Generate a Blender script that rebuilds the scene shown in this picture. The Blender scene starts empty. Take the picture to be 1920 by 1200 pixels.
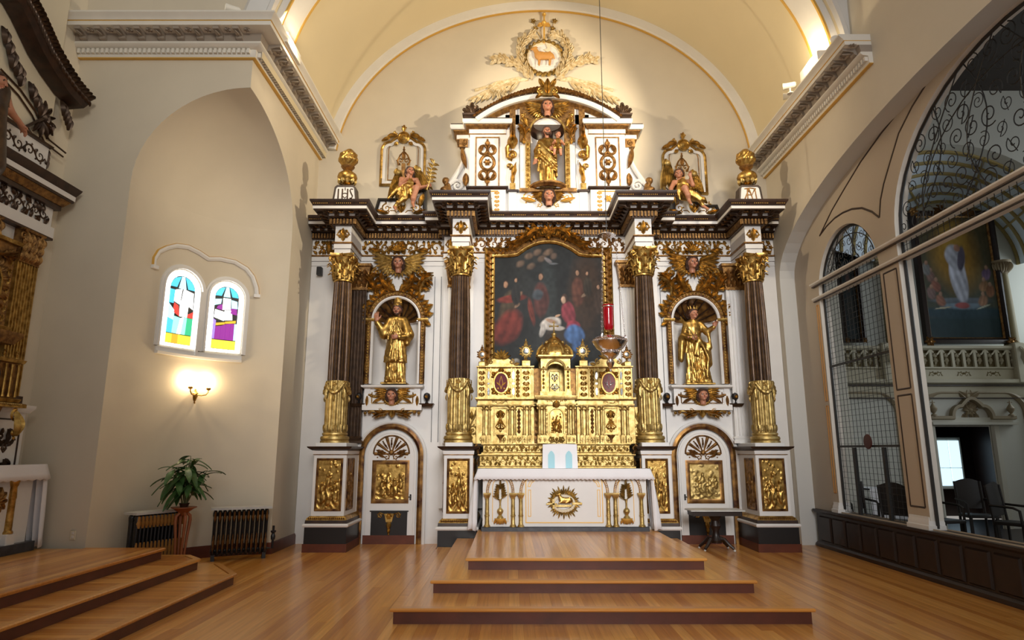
import bpy, bmesh, math, random
import numpy as np
from mathutils import Vector, Matrix
PI = math.pi
C = bpy.context.scene.collection
S = bpy.context.scene
# ---------------- camera, world, lights, exposure ----------------
FPX, PIT, CZ = 1212.0, math.radians(11.4), 1.56
cam_d = bpy.data.cameras.new('camera'); cam = bpy.data.objects.new('camera', cam_d); C.objects.link(cam)
cam_d.sensor_width = 36; cam_d.lens = FPX/1920*36; cam_d.clip_end = 200; cam_d.clip_start = .05
cam.location = (0, 0, CZ); cam.rotation_euler = (PI/2+PIT, 0, 0); S.camera = cam
WORLD = .33
w = bpy.data.worlds.new('world'); S.world = w; w.use_nodes = True
bg = w.node_tree.nodes['Background']; bg.inputs[0].default_value = (1.0, 0.95, 0.88, 1); bg.inputs[1].default_value = WORLD
S.view_settings.view_transform = 'Standard'; S.view_settings.look = 'None'
S.view_settings.exposure = 0.0; S.view_settings.gamma = 1; S.view_settings.use_curve_mapping = False

def lamp(name, kind, loc, energy, col, size=.1, target=None, spot=60, blend=.5, sy=None):
    d = bpy.data.lights.new(name, kind); d.energy = energy; d.color = col
    if kind == 'AREA':
        d.size = size
        if sy: d.shape = 'RECTANGLE'; d.size_y = sy
    else: d.shadow_soft_size = size
    if kind == 'SPOT': d.spot_size = math.radians(spot); d.spot_blend = blend
    o = bpy.data.objects.new(name, d); C.objects.link(o); o.location = loc
    if target is not None:
        o.rotation_euler = (Vector(target)-Vector(loc)).to_track_quat('-Z', 'Y').to_euler()
    return o
# added area light high behind the camera, standing in for nave daylight
key = lamp('altar_key_light', 'AREA', (1.6, -5.5, 6.5), 138, (1, .97, .94), 4.0, (1.0, 11.5, 3.2), sy=5); key.data.spread = math.radians(40)
# gallery and cornice spotlights
lamp('cornice_spot_left', 'SPOT', (-3.3, 8.2, 7.9), 210, (1, .84, .60), .06, (-1.9, 11.5, 4.4), 66, .7)
lamp('cornice_spot_right', 'SPOT', (4.25, 8.1, 7.5), 210, (1, .84, .60), .06, (3.0, 11.5, 4.4), 66, .7)
lamp('lunette_spot', 'SPOT', (4.1, 8.0, 7.5), 1000, (1, .82, .56), .05, (-1.3, 11.6, 7.6), 75, .5)
lamp('lunette_spot_b', 'SPOT', (-2.9, 8.3, 7.7), 600, (1, .82, .56), .05, (2.7, 11.6, 7.6), 70, .6)
lamp('altar_spot', 'SPOT', (.4, 6.0, 9.5), 60, (1, .84, .60), .08, (.75, 9.6, 1.0), 30, .8)
lamp('arch_uplight_left', 'POINT', (-3.3, 8.75, 7.5), 45, (1, .80, .50), .05)
lamp('arch_uplight_right', 'POINT', (4.45, 8.75, 7.3), 45, (1, .80, .50), .05)
lamp('chapel_window', 'AREA', (13.6, 13.0, 4.6), 90, (.82, .92, 1), 1.2, (8, 13.0, 5.0), sy=2.6)  # added unseen area light, brightens the vault and room beyond the screen
lamp('chapel_fill_b', 'AREA', (13.6, 8.0, 4.6), 110, (.82, .92, 1), 1.6, (9, 13.0, 3.0), sy=2.6)  # second added fill, aimed at the end wall beyond the screen
kl = lamp('left_wall_fill', 'AREA', (1.5, -2.5, 7.5), 30, (1, .93, .80), 2.0, (-4.6, 8.4, 7.0), sy=3); kl.data.spread = math.radians(50)  # added fill that lightens the upper left frontal wall

SCE = 8

# ---------------- pixel helpers (1920x1200) ----------------
cp, sp = math.cos(PIT), math.sin(PIT)
def W(px, py, Y):
    dx, dy = (px-960)/FPX, (600-py)/FPX
    t = Y/(cp-dy*sp)
    return dx*t, CZ+t*(sp+dy*cp)
def WP(px, py, Y):
    x, z = W(px, py, Y); return Vector((x, Y, z))
def WX(px, py, X):
    dx, dy = (px-960)/FPX, (600-py)/FPX
    t = X/dx
    return t*(cp-dy*sp), CZ+t*(sp+dy*cp)
def zz(py, Y): return W(960, py, Y)[1]
def xx(px, py, Y): return W(px, py, Y)[0]

# ---------------- materials ----------------
def mat(name, col, rough=.6, metal=0, bump=0, bscale=40, var=0, vscale=6, col2=None, spec=None, emit=None, estr=0, coat=0, objrand=0, trans=0):
    m = bpy.data.materials.new(name); m.use_nodes = True; nt = m.node_tree; N = nt.nodes; L = nt.links
    b = N['Principled BSDF']
    b.inputs['Base Color'].default_value = (*col, 1); b.inputs['Roughness'].default_value = rough; b.inputs['Metallic'].default_value = metal
    if spec is not None: b.inputs['Specular IOR Level'].default_value = spec
    if coat: b.inputs['Coat Weight'].default_value = coat; b.inputs['Coat Roughness'].default_value = .1
    if trans: b.inputs['Transmission Weight'].default_value = trans
    if emit: b.inputs['Emission Color'].default_value = (*emit, 1); b.inputs['Emission Strength'].default_value = estr
    tc = N.new('ShaderNodeTexCoord')
    if var or col2:
        n = N.new('ShaderNodeTexNoise'); n.inputs['Scale'].default_value = vscale; n.inputs['Detail'].default_value = 5
        L.new(tc.outputs['Object'], n.inputs['Vector'])
        r = N.new('ShaderNodeValToRGB'); r.color_ramp.elements[0].position = .35; r.color_ramp.elements[1].position = .68
        c2 = col2 if col2 else tuple(c*(1-var) for c in col)
        r.color_ramp.elements[0].color = (*c2, 1); r.color_ramp.elements[1].color = (*col, 1)
        L.new(n.outputs['Fac'], r.inputs['Fac'])
        L.new(r.outputs['Color'], b.inputs['Base Color'])
    if bump:
        n2 = N.new('ShaderNodeTexNoise'); n2.inputs['Scale'].default_value = bscale; n2.inputs['Detail'].default_value = 4
        L.new(tc.outputs['Object'], n2.inputs['Vector'])
        bp = N.new('ShaderNodeBump'); bp.inputs['Strength'].default_value = bump; bp.inputs['Distance'].default_value = .02
        L.new(n2.outputs['Fac'], bp.inputs['Height']); L.new(bp.outputs['Normal'], b.inputs['Normal'])
    return m
def woodmat(name, c1, c2, c3, rough=.28, axis='Y', glos=.3, sc=1.0):
    m = bpy.data.materials.new(name); m.use_nodes = True; nt = m.node_tree; N = nt.nodes; L = nt.links
    b = N['Principled BSDF']; b.inputs['Roughness'].default_value = rough
    b.inputs['Coat Weight'].default_value = glos; b.inputs['Coat Roughness'].default_value = .15
    tc = N.new('ShaderNodeTexCoord'); mp = N.new('ShaderNodeMapping')
    s = {'Y': (22, .7, 22), 'X': (.7, 22, 22)}[axis]
    mp.inputs['Scale'].default_value = tuple(v*sc for v in s)
    g = N.new('ShaderNodeNewGeometry'); L.new(g.outputs['Position'], mp.inputs['Vector'])
    n = N.new('ShaderNodeTexNoise'); n.inputs['Scale'].default_value = 1.5; n.inputs['Detail'].default_value = 7; n.inputs['Roughness'].default_value = .65
    L.new(mp.outputs['Vector'], n.inputs['Vector'])
    oi = N.new('ShaderNodeObjectInfo')
    r1 = N.new('ShaderNodeValToRGB'); r1.color_ramp.elements[0].color = (*c1, 1); r1.color_ramp.elements[1].color = (*c3, 1)
    e = r1.color_ramp.elements.new(.5); e.color = (*c2, 1)
    L.new(oi.outputs['Random'], r1.inputs['Fac'])
    r2 = N.new('ShaderNodeValToRGB'); r2.color_ramp.elements[0].position = .3; r2.color_ramp.elements[1].position = .7
    r2.color_ramp.elements[0].color = (.74, .66, .60, 1); r2.color_ramp.elements[1].color = (1.1, 1.08, 1.05, 1)
    L.new(n.outputs['Fac'], r2.inputs['Fac'])
    mx = N.new('ShaderNodeMix'); mx.data_type = 'RGBA'; mx.blend_type = 'MULTIPLY'; mx.inputs[0].default_value = 1
    L.new(r1.outputs['Color'], mx.inputs[6]); L.new(r2.outputs['Color'], mx.inputs[7]); L.new(mx.outputs[2], b.inputs['Base Color'])
    return m
def vcmat(name, rough=.6, sheen=0):
    m = bpy.data.materials.new(name); m.use_nodes = True; N = m.node_tree.nodes
    N['Principled BSDF'].inputs['Specular IOR Level'].default_value = .12; a = N.new('ShaderNodeVertexColor'); a.layer_name = 'paint'
    m.node_tree.links.new(a.outputs['Color'], N['Principled BSDF'].inputs['Base Color']); N['Principled BSDF'].inputs['Roughness'].default_value = rough
    return m
M = {}
M['wall'] = mat('cream_plaster', (.70, .63, .51), .8, bump=.05, bscale=9, var=.05, vscale=1.5)
M['wallg'] = mat('grey_plaster', (.62, .62, .60), .8)
M['ceil'] = mat('vault_plaster', (.76, .66, .45), .8, var=.04, vscale=1)
M['white'] = mat('white_paint', (.78, .77, .76), .45, var=.05, vscale=3)
M['whitec'] = mat('cornice_white_paint', (.80, .77, .71), .5, var=.06, vscale=4)
M['cream'] = mat('cream_relief_paint', (.74, .66, .50), .5)
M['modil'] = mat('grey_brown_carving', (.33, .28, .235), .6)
M['stucco'] = mat('gilt_stucco', (.86, .78, .60), .35, col2=(.62, .47, .24), vscale=18)
M['screen'] = mat('screen_tan_paint', (.52, .44, .34), .6)
M['gold'] = mat('gold_leaf', (.66, .43, .13), .34, metal=.92, bump=.14, bscale=60, col2=(.27, .15, .035), vscale=14)
M['goldb'] = mat('bright_gold_leaf', (.68, .51, .21), .42, metal=.88, bump=.22, bscale=70, col2=(.34, .23, .07), vscale=12)
M['goldd'] = mat('aged_gold', (.40, .22, .07), .42, metal=.8, bump=.4, bscale=60, col2=(.16, .08, .03), vscale=16)
M['goldp'] = mat('gold_paint', (.72, .44, .10), .45, metal=.4)
M['black'] = mat('black_paint', (.012, .011, .012), .35, bump=.03)
M['dbrown'] = mat('dark_brown_paint', (.05, .022, .012), .4, col2=(.02, .01, .006), vscale=9)
M['bronze'] = mat('bronze_brown', (.085, .048, .027), .36, metal=.5, col2=(.04, .022, .013), vscale=10)
M['goldred'] = mat('rubbed_gold', (.36, .19, .05), .4, metal=.7, col2=(.06, .02, .01), vscale=7)
M['wood'] = woodmat('floor_maple', (.56, .22, .035), (.70, .32, .062), (.84, .44, .11), .3)
M['woodx'] = woodmat('tread_maple', (.55, .22, .036), (.68, .31, .065), (.80, .41, .10), .3, axis='X')
M['riser'] = mat('cherry_riser', (.11, .026, .012), .4, var=.3, vscale=5)
M['redwood'] = mat('reddish_wood', (.13, .03, .012), .4, var=.3, vscale=6)
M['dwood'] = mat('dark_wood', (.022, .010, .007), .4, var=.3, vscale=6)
M['tan'] = mat('tan_gilt', (.55, .27, .07), .5)
M['iron'] = mat('black_iron', (.012, .012, .012), .5)
M['skin'] = mat('painted_skin', (.50, .22, .13), .45, var=.15, vscale=15)
M['hair'] = mat('painted_hair', (.055, .022, .012), .5, bump=.6, bscale=50)
M['cloth'] = mat('white_linen', (.82, .82, .86), .8, bump=.05, bscale=30)
M['slate'] = mat('dark_marble', (.045, .05, .062), .35, col2=(.02, .022, .03), vscale=12)
M['silver'] = mat('silver', (.85, .80, .80), .16, metal=1, bump=.15, bscale=30)
M['red'] = mat('ruby_glass', (.45, .005, .015), .08, trans=.5, emit=(.8, .0, .02), estr=.04)
M['leaf'] = mat('plant_leaf', (.07, .17, .045), .38, var=.4, vscale=8)
M['stem'] = mat('plant_stem', (.12, .13, .05), .6)
M['stand'] = mat('stand_wood', (.36, .11, .035), .45, var=.2, vscale=8)
M['marble'] = mat('grey_marble', (.62, .62, .60), .4, var=.2, vscale=6)

# ---------------- mesh builder ----------------
class Fr:
    """local frame: u right, v up, w out of the surface"""
    def __init__(s, o=(0, 0, 0), U=(1, 0, 0), V=(0, 0, 1), Wd=(0, -1, 0)):
        s.o = Vector(o); s.U = Vector(U); s.V = Vector(V); s.W = Vector(Wd)
    def __call__(s, u, v, w=0): return s.o+s.U*u+s.V*v+s.W*w
FR = Fr()
def front(Y): return Fr((0, Y, 0))
class MB:
    def __init__(s): s.v = []; s.f = []; s.m = []
    def add(s, vs, fs, mi=0):
        n = len(s.v); s.v += [tuple(p) for p in vs]; s.f += [tuple(n+i for i in f) for f in fs]; s.m += [mi]*len(fs)
        return s
    def box(s, x0, x1, y0, y1, z0, z1, mi=0, fr=None):
        vs = [(x, y, z) for z in (z0, z1) for y in (y0, y1) for x in (x0, x1)]
        if fr: vs = [fr(*p) for p in vs]
        return s.add(vs, [(0, 2, 3, 1), (4, 5, 7, 6), (0, 1, 5, 4), (2, 6, 7, 3), (0, 4, 6, 2), (1, 3, 7, 5)], mi)
    def bbox(s, x0, x1, y0, y1, z0, z1, b=.01, mi=0):   # box with bevelled vertical edges and top
        p = [(x0+b, y0), (x1-b, y0), (x1, y0+b), (x1, y1-b), (x1-b, y1), (x0+b, y1), (x0, y1-b), (x0, y0+b)]
        cx, cy = (x0+x1)/2, (y0+y1)/2
        def ins(q, d): return (q[0]+(d if q[0] < cx else -d), q[1]+(d if q[1] < cy else -d))
        rings = [[(*q, z0) for q in p], [(*q, z1-b) for q in p], [(*ins(q, b), z1) for q in p]]
        return s.loft(rings, True, True, mi)
    def loft(s, rings, cap0=False, cap1=False, mi=0, closed=True):
        n = len(rings[0]); vs = [p for r in rings for p in r]; fs = []
        for i in range(len(rings)-1):
            for j in range(n if closed else n-1):
                a = i*n+j; b = i*n+(j+1) % n; fs.append((a, b, b+n, a+n))
        if cap0: fs.append(tuple(reversed(range(n))))
        if cap1: fs.append(tuple((len(rings)-1)*n+j for j in range(n)))
        return s.add(vs, fs, mi)
    def lathe(s, prof, c=(0, 0, 0), n=20, mi=0, fl=None, ax='Z', a0=0, a1=2*PI):
        full = abs(a1-a0-2*PI) < 1e-6; rings = []
        k = n if full else n+1
        for r, z in prof:
            ring = []
            for j in range(k):
                a = a0+(a1-a0)*j/n; rr = r*(fl(a, z) if fl else 1)
                if ax == 'Z': ring.append((c[0]+rr*math.cos(a), c[1]+rr*math.sin(a), c[2]+z))
                elif ax == 'Y': ring.append((c[0]+rr*math.cos(a), c[1]-z, c[2]+rr*math.sin(a)))
                else: ring.append((c[0]+z, c[1]+rr*math.cos(a), c[2]+rr*math.sin(a)))
            rings.append(ring)
        return s.loft(rings, prof[0][0] > 1e-4 and full, prof[-1][0] > 1e-4 and full, mi, closed=full)
    def tube(s, pts, r, n=6, mi=0, caps=True, closed=False):
        pts = [Vector(p) for p in pts]; K = len(pts); rings = []
        t0 = (pts[1]-pts[0]).normalized(); up = Vector((0, 0, 1)) if abs(t0.z) < .9 else Vector((1, 0, 0))
        a = t0.cross(up).normalized()
        for i, p in enumerate(pts):
            if closed: t = (pts[(i+1) % K]-pts[i-1])
            else: t = pts[min(i+1, K-1)]-pts[max(i-1, 0)]
            if t.length < 1e-9: t = t0
            t.normalize(); a = (a-t*a.dot(t)); a = a.normalized() if a.length > 1e-6 else t.orthogonal().normalized()
            b = t.cross(a); rr = r[i] if isinstance(r, (list, tuple)) else r
            rings.append([p+(a*math.cos(2*PI*j/n)+b*math.sin(2*PI*j/n))*rr for j in range(n)])
        if closed: rings.append(rings[0])
        return s.loft(rings, caps and not closed, caps and not closed, mi)
    def sphere(s, c, r, n=10, k=7, mi=0, sc=(1, 1, 1)):
        rings = [[(c[0]+sc[0]*r*math.sin(PI*i/k)*math.cos(2*PI*j/n), c[1]+sc[1]*r*math.sin(PI*i/k)*math.sin(2*PI*j/n), c[2]-sc[2]*r*math.cos(PI*i/k)) for j in range(n)] for i in range(k+1)]
        return s.loft(rings, mi=mi)
    def poly(s, pts, fr, w0, w1, mi=0):     # extruded outline in the frame
        n = len(pts); vs = [fr(u, v, w0) for u, v in pts]+[fr(u, v, w1) for u, v in pts]
        fs = [tuple(reversed(range(n))), tuple(range(n, 2*n))]+[(i, (i+1) % n, n+(i+1) % n, n+i) for i in range(n)]
        return s.add(vs, fs, mi)
    def sweep(s, path, prof, N=(0, 0, 1), closed=False, mi=0, cap=True, pclosed=True):
        N = Vector(N); P = [Vector(p) for p in path]; K = len(P); rings = []
        for i in range(K):
            a = P[i]-P[i-1] if (i > 0 or closed) else None
            b = P[(i+1) % K]-P[i] if (i < K-1 or closed) else None
            ta = a.normalized() if a else b.normalized(); tb = b.normalized() if b else ta
            sa, sb = ta.cross(N), tb.cross(N); m = sa+sb
            if m.length < 1e-6: m = sa
            m.normalize(); d = max(m.dot(sa), .25)
            rings.append([P[i]+m*(u/d)+N*v for u, v in prof])
        if closed: rings.append(rings[0])
        return s.loft(rings, cap and not closed and pclosed, cap and not closed and pclosed, mi, closed=pclosed)
    def grid(s, f, nu, nv, mi=0):
        vs = [f(i/nu, j/nv) for j in range(nv+1) for i in range(nu+1)]
        fs = [(j*(nu+1)+i, j*(nu+1)+i+1, (j+1)*(nu+1)+i+1, (j+1)*(nu+1)+i) for j in range(nv) for i in range(nu)]
        return s.add(vs, fs, mi)
    # ---- carved ornament ----
    def stroke(s, fr, pts, w0, w1=None, h=.6, base=0, mi=0):
        w1 = w0 if w1 is None else w1; K = len(pts); rings = []
        for i, (u, v) in enumerate(pts):
            ua, va = pts[max(i-1, 0)]; ub, vb = pts[min(i+1, K-1)]
            d = math.hypot(ub-ua, vb-va) or 1; nu, nv = -(vb-va)/d, (ub-ua)/d
            w = w0+(w1-w0)*i/(K-1)
            rings.append([fr(u+nu*w*q, v+nv*w*q, base+w*h*g) for q, g in ((-1, 0), (-.6, .8), (0, 1.15), (.6, .8), (1, 0))])
        return s.loft(rings, mi=mi, closed=False)
    def spiral(s, fr, c, r, a0, turns, sg=1, w=.01, h=.7, base=0, n=None, mi=0):
        n = n or max(8, int(turns*12)); pts = []
        for i in range(n+1):
            t = i/n; rr = r*(1-t)**.85+.12*r*t; a = a0+sg*2*PI*turns*t
            pts.append((c[0]+rr*math.cos(a), c[1]+rr*math.sin(a)))
        s.stroke(fr, pts, w, w*.55, h, base, mi); s.ball(fr, pts[-1][0], pts[-1][1], w*.95, base, mi=mi)
        return pts
    def ball(s, fr, u, v, r, base=0, mi=0, fl=.8, n=8):
        rings = [[fr(u+r*q*math.cos(2*PI*j/n), v+r*q*math.sin(2*PI*j/n), base+r*g*fl) for j in range(n)] for q, g in ((1, 0), (.87, .5), (.5, .87), (.02, 1))]
        return s.loft(rings, mi=mi)
    def leaf(s, fr, u, v, a, L, Wd, curl=0, lift=.25, base=0, lob=4, mi=0, n=8):
        rings = []; x, y, ang = u, v, a
        for i in range(n+1):
            t = i/n; hw = Wd*(math.sin(PI*min(1, t*.93+.05))**.8)*(1+.28*math.sin(lob*2*PI*t)); hw = max(hw, Wd*.05)
            nu, nv = -math.sin(ang), math.cos(ang); hh = base+L*lift*math.sin(PI*t*.85)+Wd*.1
            rings.append([fr(x+nu*hw*q, y+nv*hw*q, hh*g) for q, g in ((-1, .45), (-.5, 1.15), (0, .72), (.5, 1.15), (1, .45))])
            ang = a+curl*(t+.5/n); x += math.cos(ang)*L/n; y += math.sin(ang)*L/n
        return s.loft(rings, mi=mi, closed=False)
    def rosette(s, fr, u, v, r, n=6, base=0, mi=0):
        for k in range(n): s.leaf(fr, u, v, 2*PI*k/n, r, r*.36, lift=.25, base=base+r*.1, lob=1, mi=mi, n=4)
        return s.ball(fr, u, v, r*.3, base+r*.2, mi=mi)
    def acanthus(s, fr, u, v, a, L, sg=1, mi=0, w=.3, base=0):     # big curling leaf with side lobes
        s.leaf(fr, u, v, a, L, L*w*.36, curl=sg*1.5, lift=.26, base=base+.01, lob=3, mi=mi, n=10)
        for t, q in ((.2, .55), (.42, .5), (.62, .4)):
            aa = a+sg*1.5*t*.6; x = u+math.cos(aa)*L*t; y = v+math.sin(aa)*L*t
            s.leaf(fr, x, y, a+sg*1.5*t-sg*.9, L*q, L*q*.15, curl=-sg*1.1, lift=.3, base=base, lob=2, mi=mi, n=5)
            s.leaf(fr, x, y, a+sg*1.5*t+sg*.8, L*q*.75, L*q*.13, curl=sg*1.1, lift=.3, base=base, lob=2, mi=mi, n=5)
        return s
    def scroll(s, fr, u, v, r, a0, sg=1, turns=1.25, w=None, mi=0, leaves=4, base=0):
        w = w or r*.14; p = s.spiral(fr, (u, v), r, a0, turns, sg, w, base=base, mi=mi)
        for k in range(leaves):
            i = int(len(p)*(.06+.14*k)); a = a0+sg*2*PI*turns*i/len(p)
            s.leaf(fr, p[i][0], p[i][1], a+sg*.9, r*.55, r*.16, curl=-sg*1.2, lift=.2, base=base, lob=2, mi=mi, n=5)
        return s
    def frieze(s, fr, u0, u1, v0, v1, n=None, mi=0, base=0, sym=True):   # running rinceau
        h = v1-v0; L = u1-u0; n = n or max(2, 2*round(L/h/2)); c = L/n; vm = (v0+v1)/2; r = min(h*.42, c*.45)
        for k in range(n):
            left = (k < n/2) if sym else True; um = u0+c*(k+.5); up = (k % 2 == 0) if left else ((n-1-k) % 2 == 0)
            sg = (1 if up else -1)*(1 if left else -1); a0 = PI if left else 0
            s.scroll(fr, um, vm, r, a0+(.4*sg), -sg, 1.1, r*.16, mi, 3, base)
            pts = [(um-c*.5+c*t, vm+(r*.85 if up else -r*.85)*math.sin(PI*t)) for t in [q/6 for q in range(7)]]
            s.stroke(fr, pts, r*.13, r*.13, .8, base, mi)
            s.leaf(fr, um+(.5*c if left else -.5*c), vm, (PI/2 if up else -PI/2), r*.9, r*.24, curl=-sg*.8, base=base, lob=2, mi=mi, n=5)
        return s
    def candel(s, fr, u, v0, v1, hw, mi=0, base=0, n=None):    # symmetric candelabra panel
        H = v1-v0; n = n or max(1, round(H/(hw*1.5))); c = H/n
        for k in range(n):
            vb = v0+c*k; r = min(hw*.5, c*.43)
            for sg in (1, -1):
                for q in (.2, .8): s.leaf(fr, u+sg*hw*.3, vb+c*q, (PI/2-sg*.7)*(1 if q < .5 else -1), hw*.75, hw*.17, lift=.25, base=base, lob=1, mi=mi, n=4)
                s.scroll(fr, u+sg*(hw-r*1.05), vb+c*.5, r, (PI if sg > 0 else 0)+sg*.6, -sg if k % 2 else sg, 1.1, r*.27, mi, 3, base)
                s.stroke(fr, [(u, vb), (u+sg*r*.5, vb+c*.12), (u+sg*(hw-2*r), vb+c*.42)], r*.16, r*.16, .8, base, mi)
            s.ball(fr, u, vb+c*.12, hw*.13, base, mi); s.leaf(fr, u, vb+c*.18, PI/2, c*.6, hw*.17, base=base, lob=2, mi=mi, n=6)
        return s
    def build(s, name, m, parent=None, smooth=35, recalc=False, off=None):
        me = bpy.data.meshes.new(name); vs = s.v
        o = bpy.data.objects.new(name, me)
        org = Vector((0, 0, 0))
        if parent is not None:
            o.parent = parent; q = parent
            while q is not None: org += q.location; q = q.parent
        elif vs:
            a = np.array(vs); lo, hi = a.min(0), a.max(0); org = Vector(((lo[0]+hi[0])/2, (lo[1]+hi[1])/2, lo[2])); o.location = org
        a = np.array(vs, dtype=np.float64)-np.array(org[:])
        me.from_pydata(a.tolist(), [], s.f)
        ms = m if isinstance(m, (list, tuple)) else [m]
        for q in ms: me.materials.append(M[q] if isinstance(q, str) else q)
        if len(ms) > 1: me.polygons.foreach_set('material_index', s.m)
        if recalc:
            bm = bmesh.new(); bm.from_mesh(me); bmesh.ops.recalc_face_normals(bm, faces=bm.faces); bm.to_mesh(me); bm.free()
        if smooth:
            me.polygons.foreach_set('use_smooth', [True]*len(me.polygons)); me.set_sharp_from_angle(angle=math.radians(smooth))
        me.validate(); me.update(); C.objects.link(o)
        return o
def tag(o, label=None, cat=None, group=None, kind=None):
    if label: o['label'] = label
    if cat: o['category'] = cat
    if group: o['group'] = group
    if kind: o['kind'] = kind
    return o
def thing(name, label, cat, loc=(0, 0, 0), group=None):
    o = bpy.data.objects.new(name, None); C.objects.link(o); o.location = loc; o.empty_display_size = .1
    return tag(o, label, cat, group)
def setting(name, loc=(0, 0, 0)):
    o = bpy.data.objects.new(name, None); C.objects.link(o); o.location = loc; o['kind'] = 'structure'; return o
def struct(name, mb, m, parent=None, **k):
    o = mb.build(name, m, parent, **k)
    if parent is None: o['kind'] = 'structure'
    return o
def inst(src, loc, parent=None, scale=None, rz=0, name=None):
    o = src.copy(); C.objects.link(o); o.location = loc
    if scale: o.scale = scale
    if rz: o.rotation_euler = (0, 0, rz)
    if parent is not None: o.parent = parent
    return o
def dup(root, loc, label=None, group=None, scale=None, rz=0):
    r = root.copy(); C.objects.link(r); r.location = loc
    if scale: r.scale = scale
    if rz: r.rotation_euler = (0, 0, rz)
    if label: r['label'] = label
    if group: r['group'] = group
    for ch in list(root.children):
        c = ch.copy(); C.objects.link(c); c.parent = r
        for g in list(ch.children):
            d = g.copy(); C.objects.link(d); d.parent = c
    return r
def arch_pts(c, a, zs, b, n=24, t0=0, t1=PI): return [(c-a*math.cos(t0+(t1-t0)*i/n), zs+b*math.sin(t0+(t1-t0)*i/n)) for i in range(n+1)]
rnd = random.Random(7)
def archwall(mb, mp, s0, s1, z0, z1, ops, depth, back=True):
    ss = {s0, s1}
    for c, a, zs, b, zb in ops:
        for i in range(33): ss.add(min(max(c-a*math.cos(PI*i/32), s0), s1))
    ss = sorted(ss)
    for i in range(len(ss)-1):
        p, q = ss[i], ss[i+1]
        if q-p < 1e-6: continue
        m = (p+q)/2; op = next((o for o in ops if abs(m-o[0]) < o[1]), None)
        def top(x): return op[2]+op[3]*math.sqrt(max(0, 1-((x-op[0])/op[1])**2))
        spans = []
        if op:
            spans.append((top(p), top(q), z1, z1))
            if op[4] > z0: spans.append((z0, z0, op[4], op[4]))
            mb.add([mp(p, top(p), 0), mp(q, top(q), 0), mp(q, top(q), depth), mp(p, top(p), depth)], [(0, 1, 2, 3)], 1)
            for sx in (op[0]-op[1], op[0]+op[1]):
                if abs(p-sx) < 1e-6 or abs(q-sx) < 1e-6:
                    mb.add([mp(sx, op[4], 0), mp(sx, op[2], 0), mp(sx, op[2], depth), mp(sx, op[4], depth)], [(0, 1, 2, 3)], 1)
        else: spans.append((z0, z0, z1, z1))
        for a_, b_, c_, d_ in spans:
            mb.add([mp(p, a_, 0), mp(q, b_, 0), mp(q, d_, 0), mp(p, c_, 0)], [(0, 1, 2, 3)], 0)
            if back: mb.add([mp(p, a_, depth), mp(q, b_, depth), mp(q, d_, depth), mp(p, c_, depth)], [(0, 3, 2, 1)], 0)
# ================= room shell =================
YB, XL, XR, XW = 11.62, -3.72, 4.87, -6.2      # back wall, sanctuary side walls, far left wall
YF = 8.36                                       # frontal wall left of the sanctuary
XS = 5.14                                       # screen wall plane on the right
AX, AA, AB, AZ = .6, 4.2, 3.52, 6.95            # vault section: centre, half width, rise, springing
mb = MB(); mb.add([(XL, YB, -.05), (XR+.6, YB, -.05), (XR+.6, YB, 11.2), (XL-.6, YB, 11.2)], [(0, 1, 2, 3)])
struct('wall_back', mb, 'wall', smooth=0)
# left wall: frontal piece, side piece, concave niche and its half dome, one surface
mb = MB(); zs, ra, rb, rise = 5.2, 1.54, 2.07, 1.42
n = 28; th = [PI/2*i/n for i in range(n+1)]
xs = [XL-ra*math.cos(t) for t in th]; ys = [YF+rb*math.sin(t) for t in th]
mb.grid(lambda u, v: (XL-ra*math.cos(PI/2*u), YF+rb*math.sin(PI/2*u), -.05+(zs+.05)*v), n, 6)
mb.grid(lambda u, v: (XL-ra*math.cos(PI/2*u)*math.cos(PI/2*v), YF+rb*math.sin(PI/2*u)*math.cos(PI/2*v), zs+rise*math.sin(PI/2*v)), n, 14)
ax_ = [(XL-ra*math.cos(PI/2*i/n), zs+rise*math.sin(PI/2*i/n)) for i in range(n+1)]
ay_ = [(YF+rb*math.cos(PI/2*i/n), zs+rise*math.sin(PI/2*i/n)) for i in range(n+1)]
ztop = 11.5
mb.add([(XW, YF, -.05), (XL-ra, YF, -.05), (XL-ra, YF, ztop), (XW, YF, ztop)], [(0, 1, 2, 3)])
for i in range(n):
    (a, b), (c, d) = ax_[i], ax_[i+1]; mb.add([(a, YF, b), (c, YF, d), (c, YF, 7.4), (a, YF, 7.4)], [(0, 1, 2, 3)])
    (a, b), (c, d) = ay_[i], ay_[i+1]; mb.add([(XL, a, b), (XL, c, d), (XL, c, 7.4), (XL, a, 7.4)], [(0, 1, 2, 3)])
mb.add([(XL, YF+rb, -.05), (XL, YB, -.05), (XL, YB, 7.4), (XL, YF+rb, 7.4)], [(0, 1, 2, 3)])
struct('wall_left', mb, 'wall', smooth=30)
# frontal wall above the cornice, cut by the vault arch
mb = MB(); P = arch_pts(AX, AA, AZ, AB, 40)
for i in range(40):
    (a, b), (c, d) = P[i], P[i+1]; mb.add([(a, YF, b), (c, YF, d), (c, YF, 12), (a, YF, 12)], [(0, 1, 2, 3)])
mb.add([(XL-ra, YF, 7.4), (AX-AA, YF, 7.4), (AX-AA, YF, 12), (XL-ra, YF, 12)], [(0, 1, 2, 3)])
mb.add([(AX+AA, YF, 6.9), (XR+.1, YF, 6.9), (XR+.1, YF, 12), (AX+AA, YF, 12)], [(0, 1, 2, 3)])
struct('wall_front_arch', mb, 'wall', smooth=0)
# far left wall behind the side altar
mb = MB(); mb.add([(XW, 1.5, -.05), (XW, YF, -.05), (XW, YF, 12), (XW, 1.5, 12)], [(0, 1, 2, 3)])
struct('wall_far_left', mb, 'wall', smooth=0)
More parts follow.
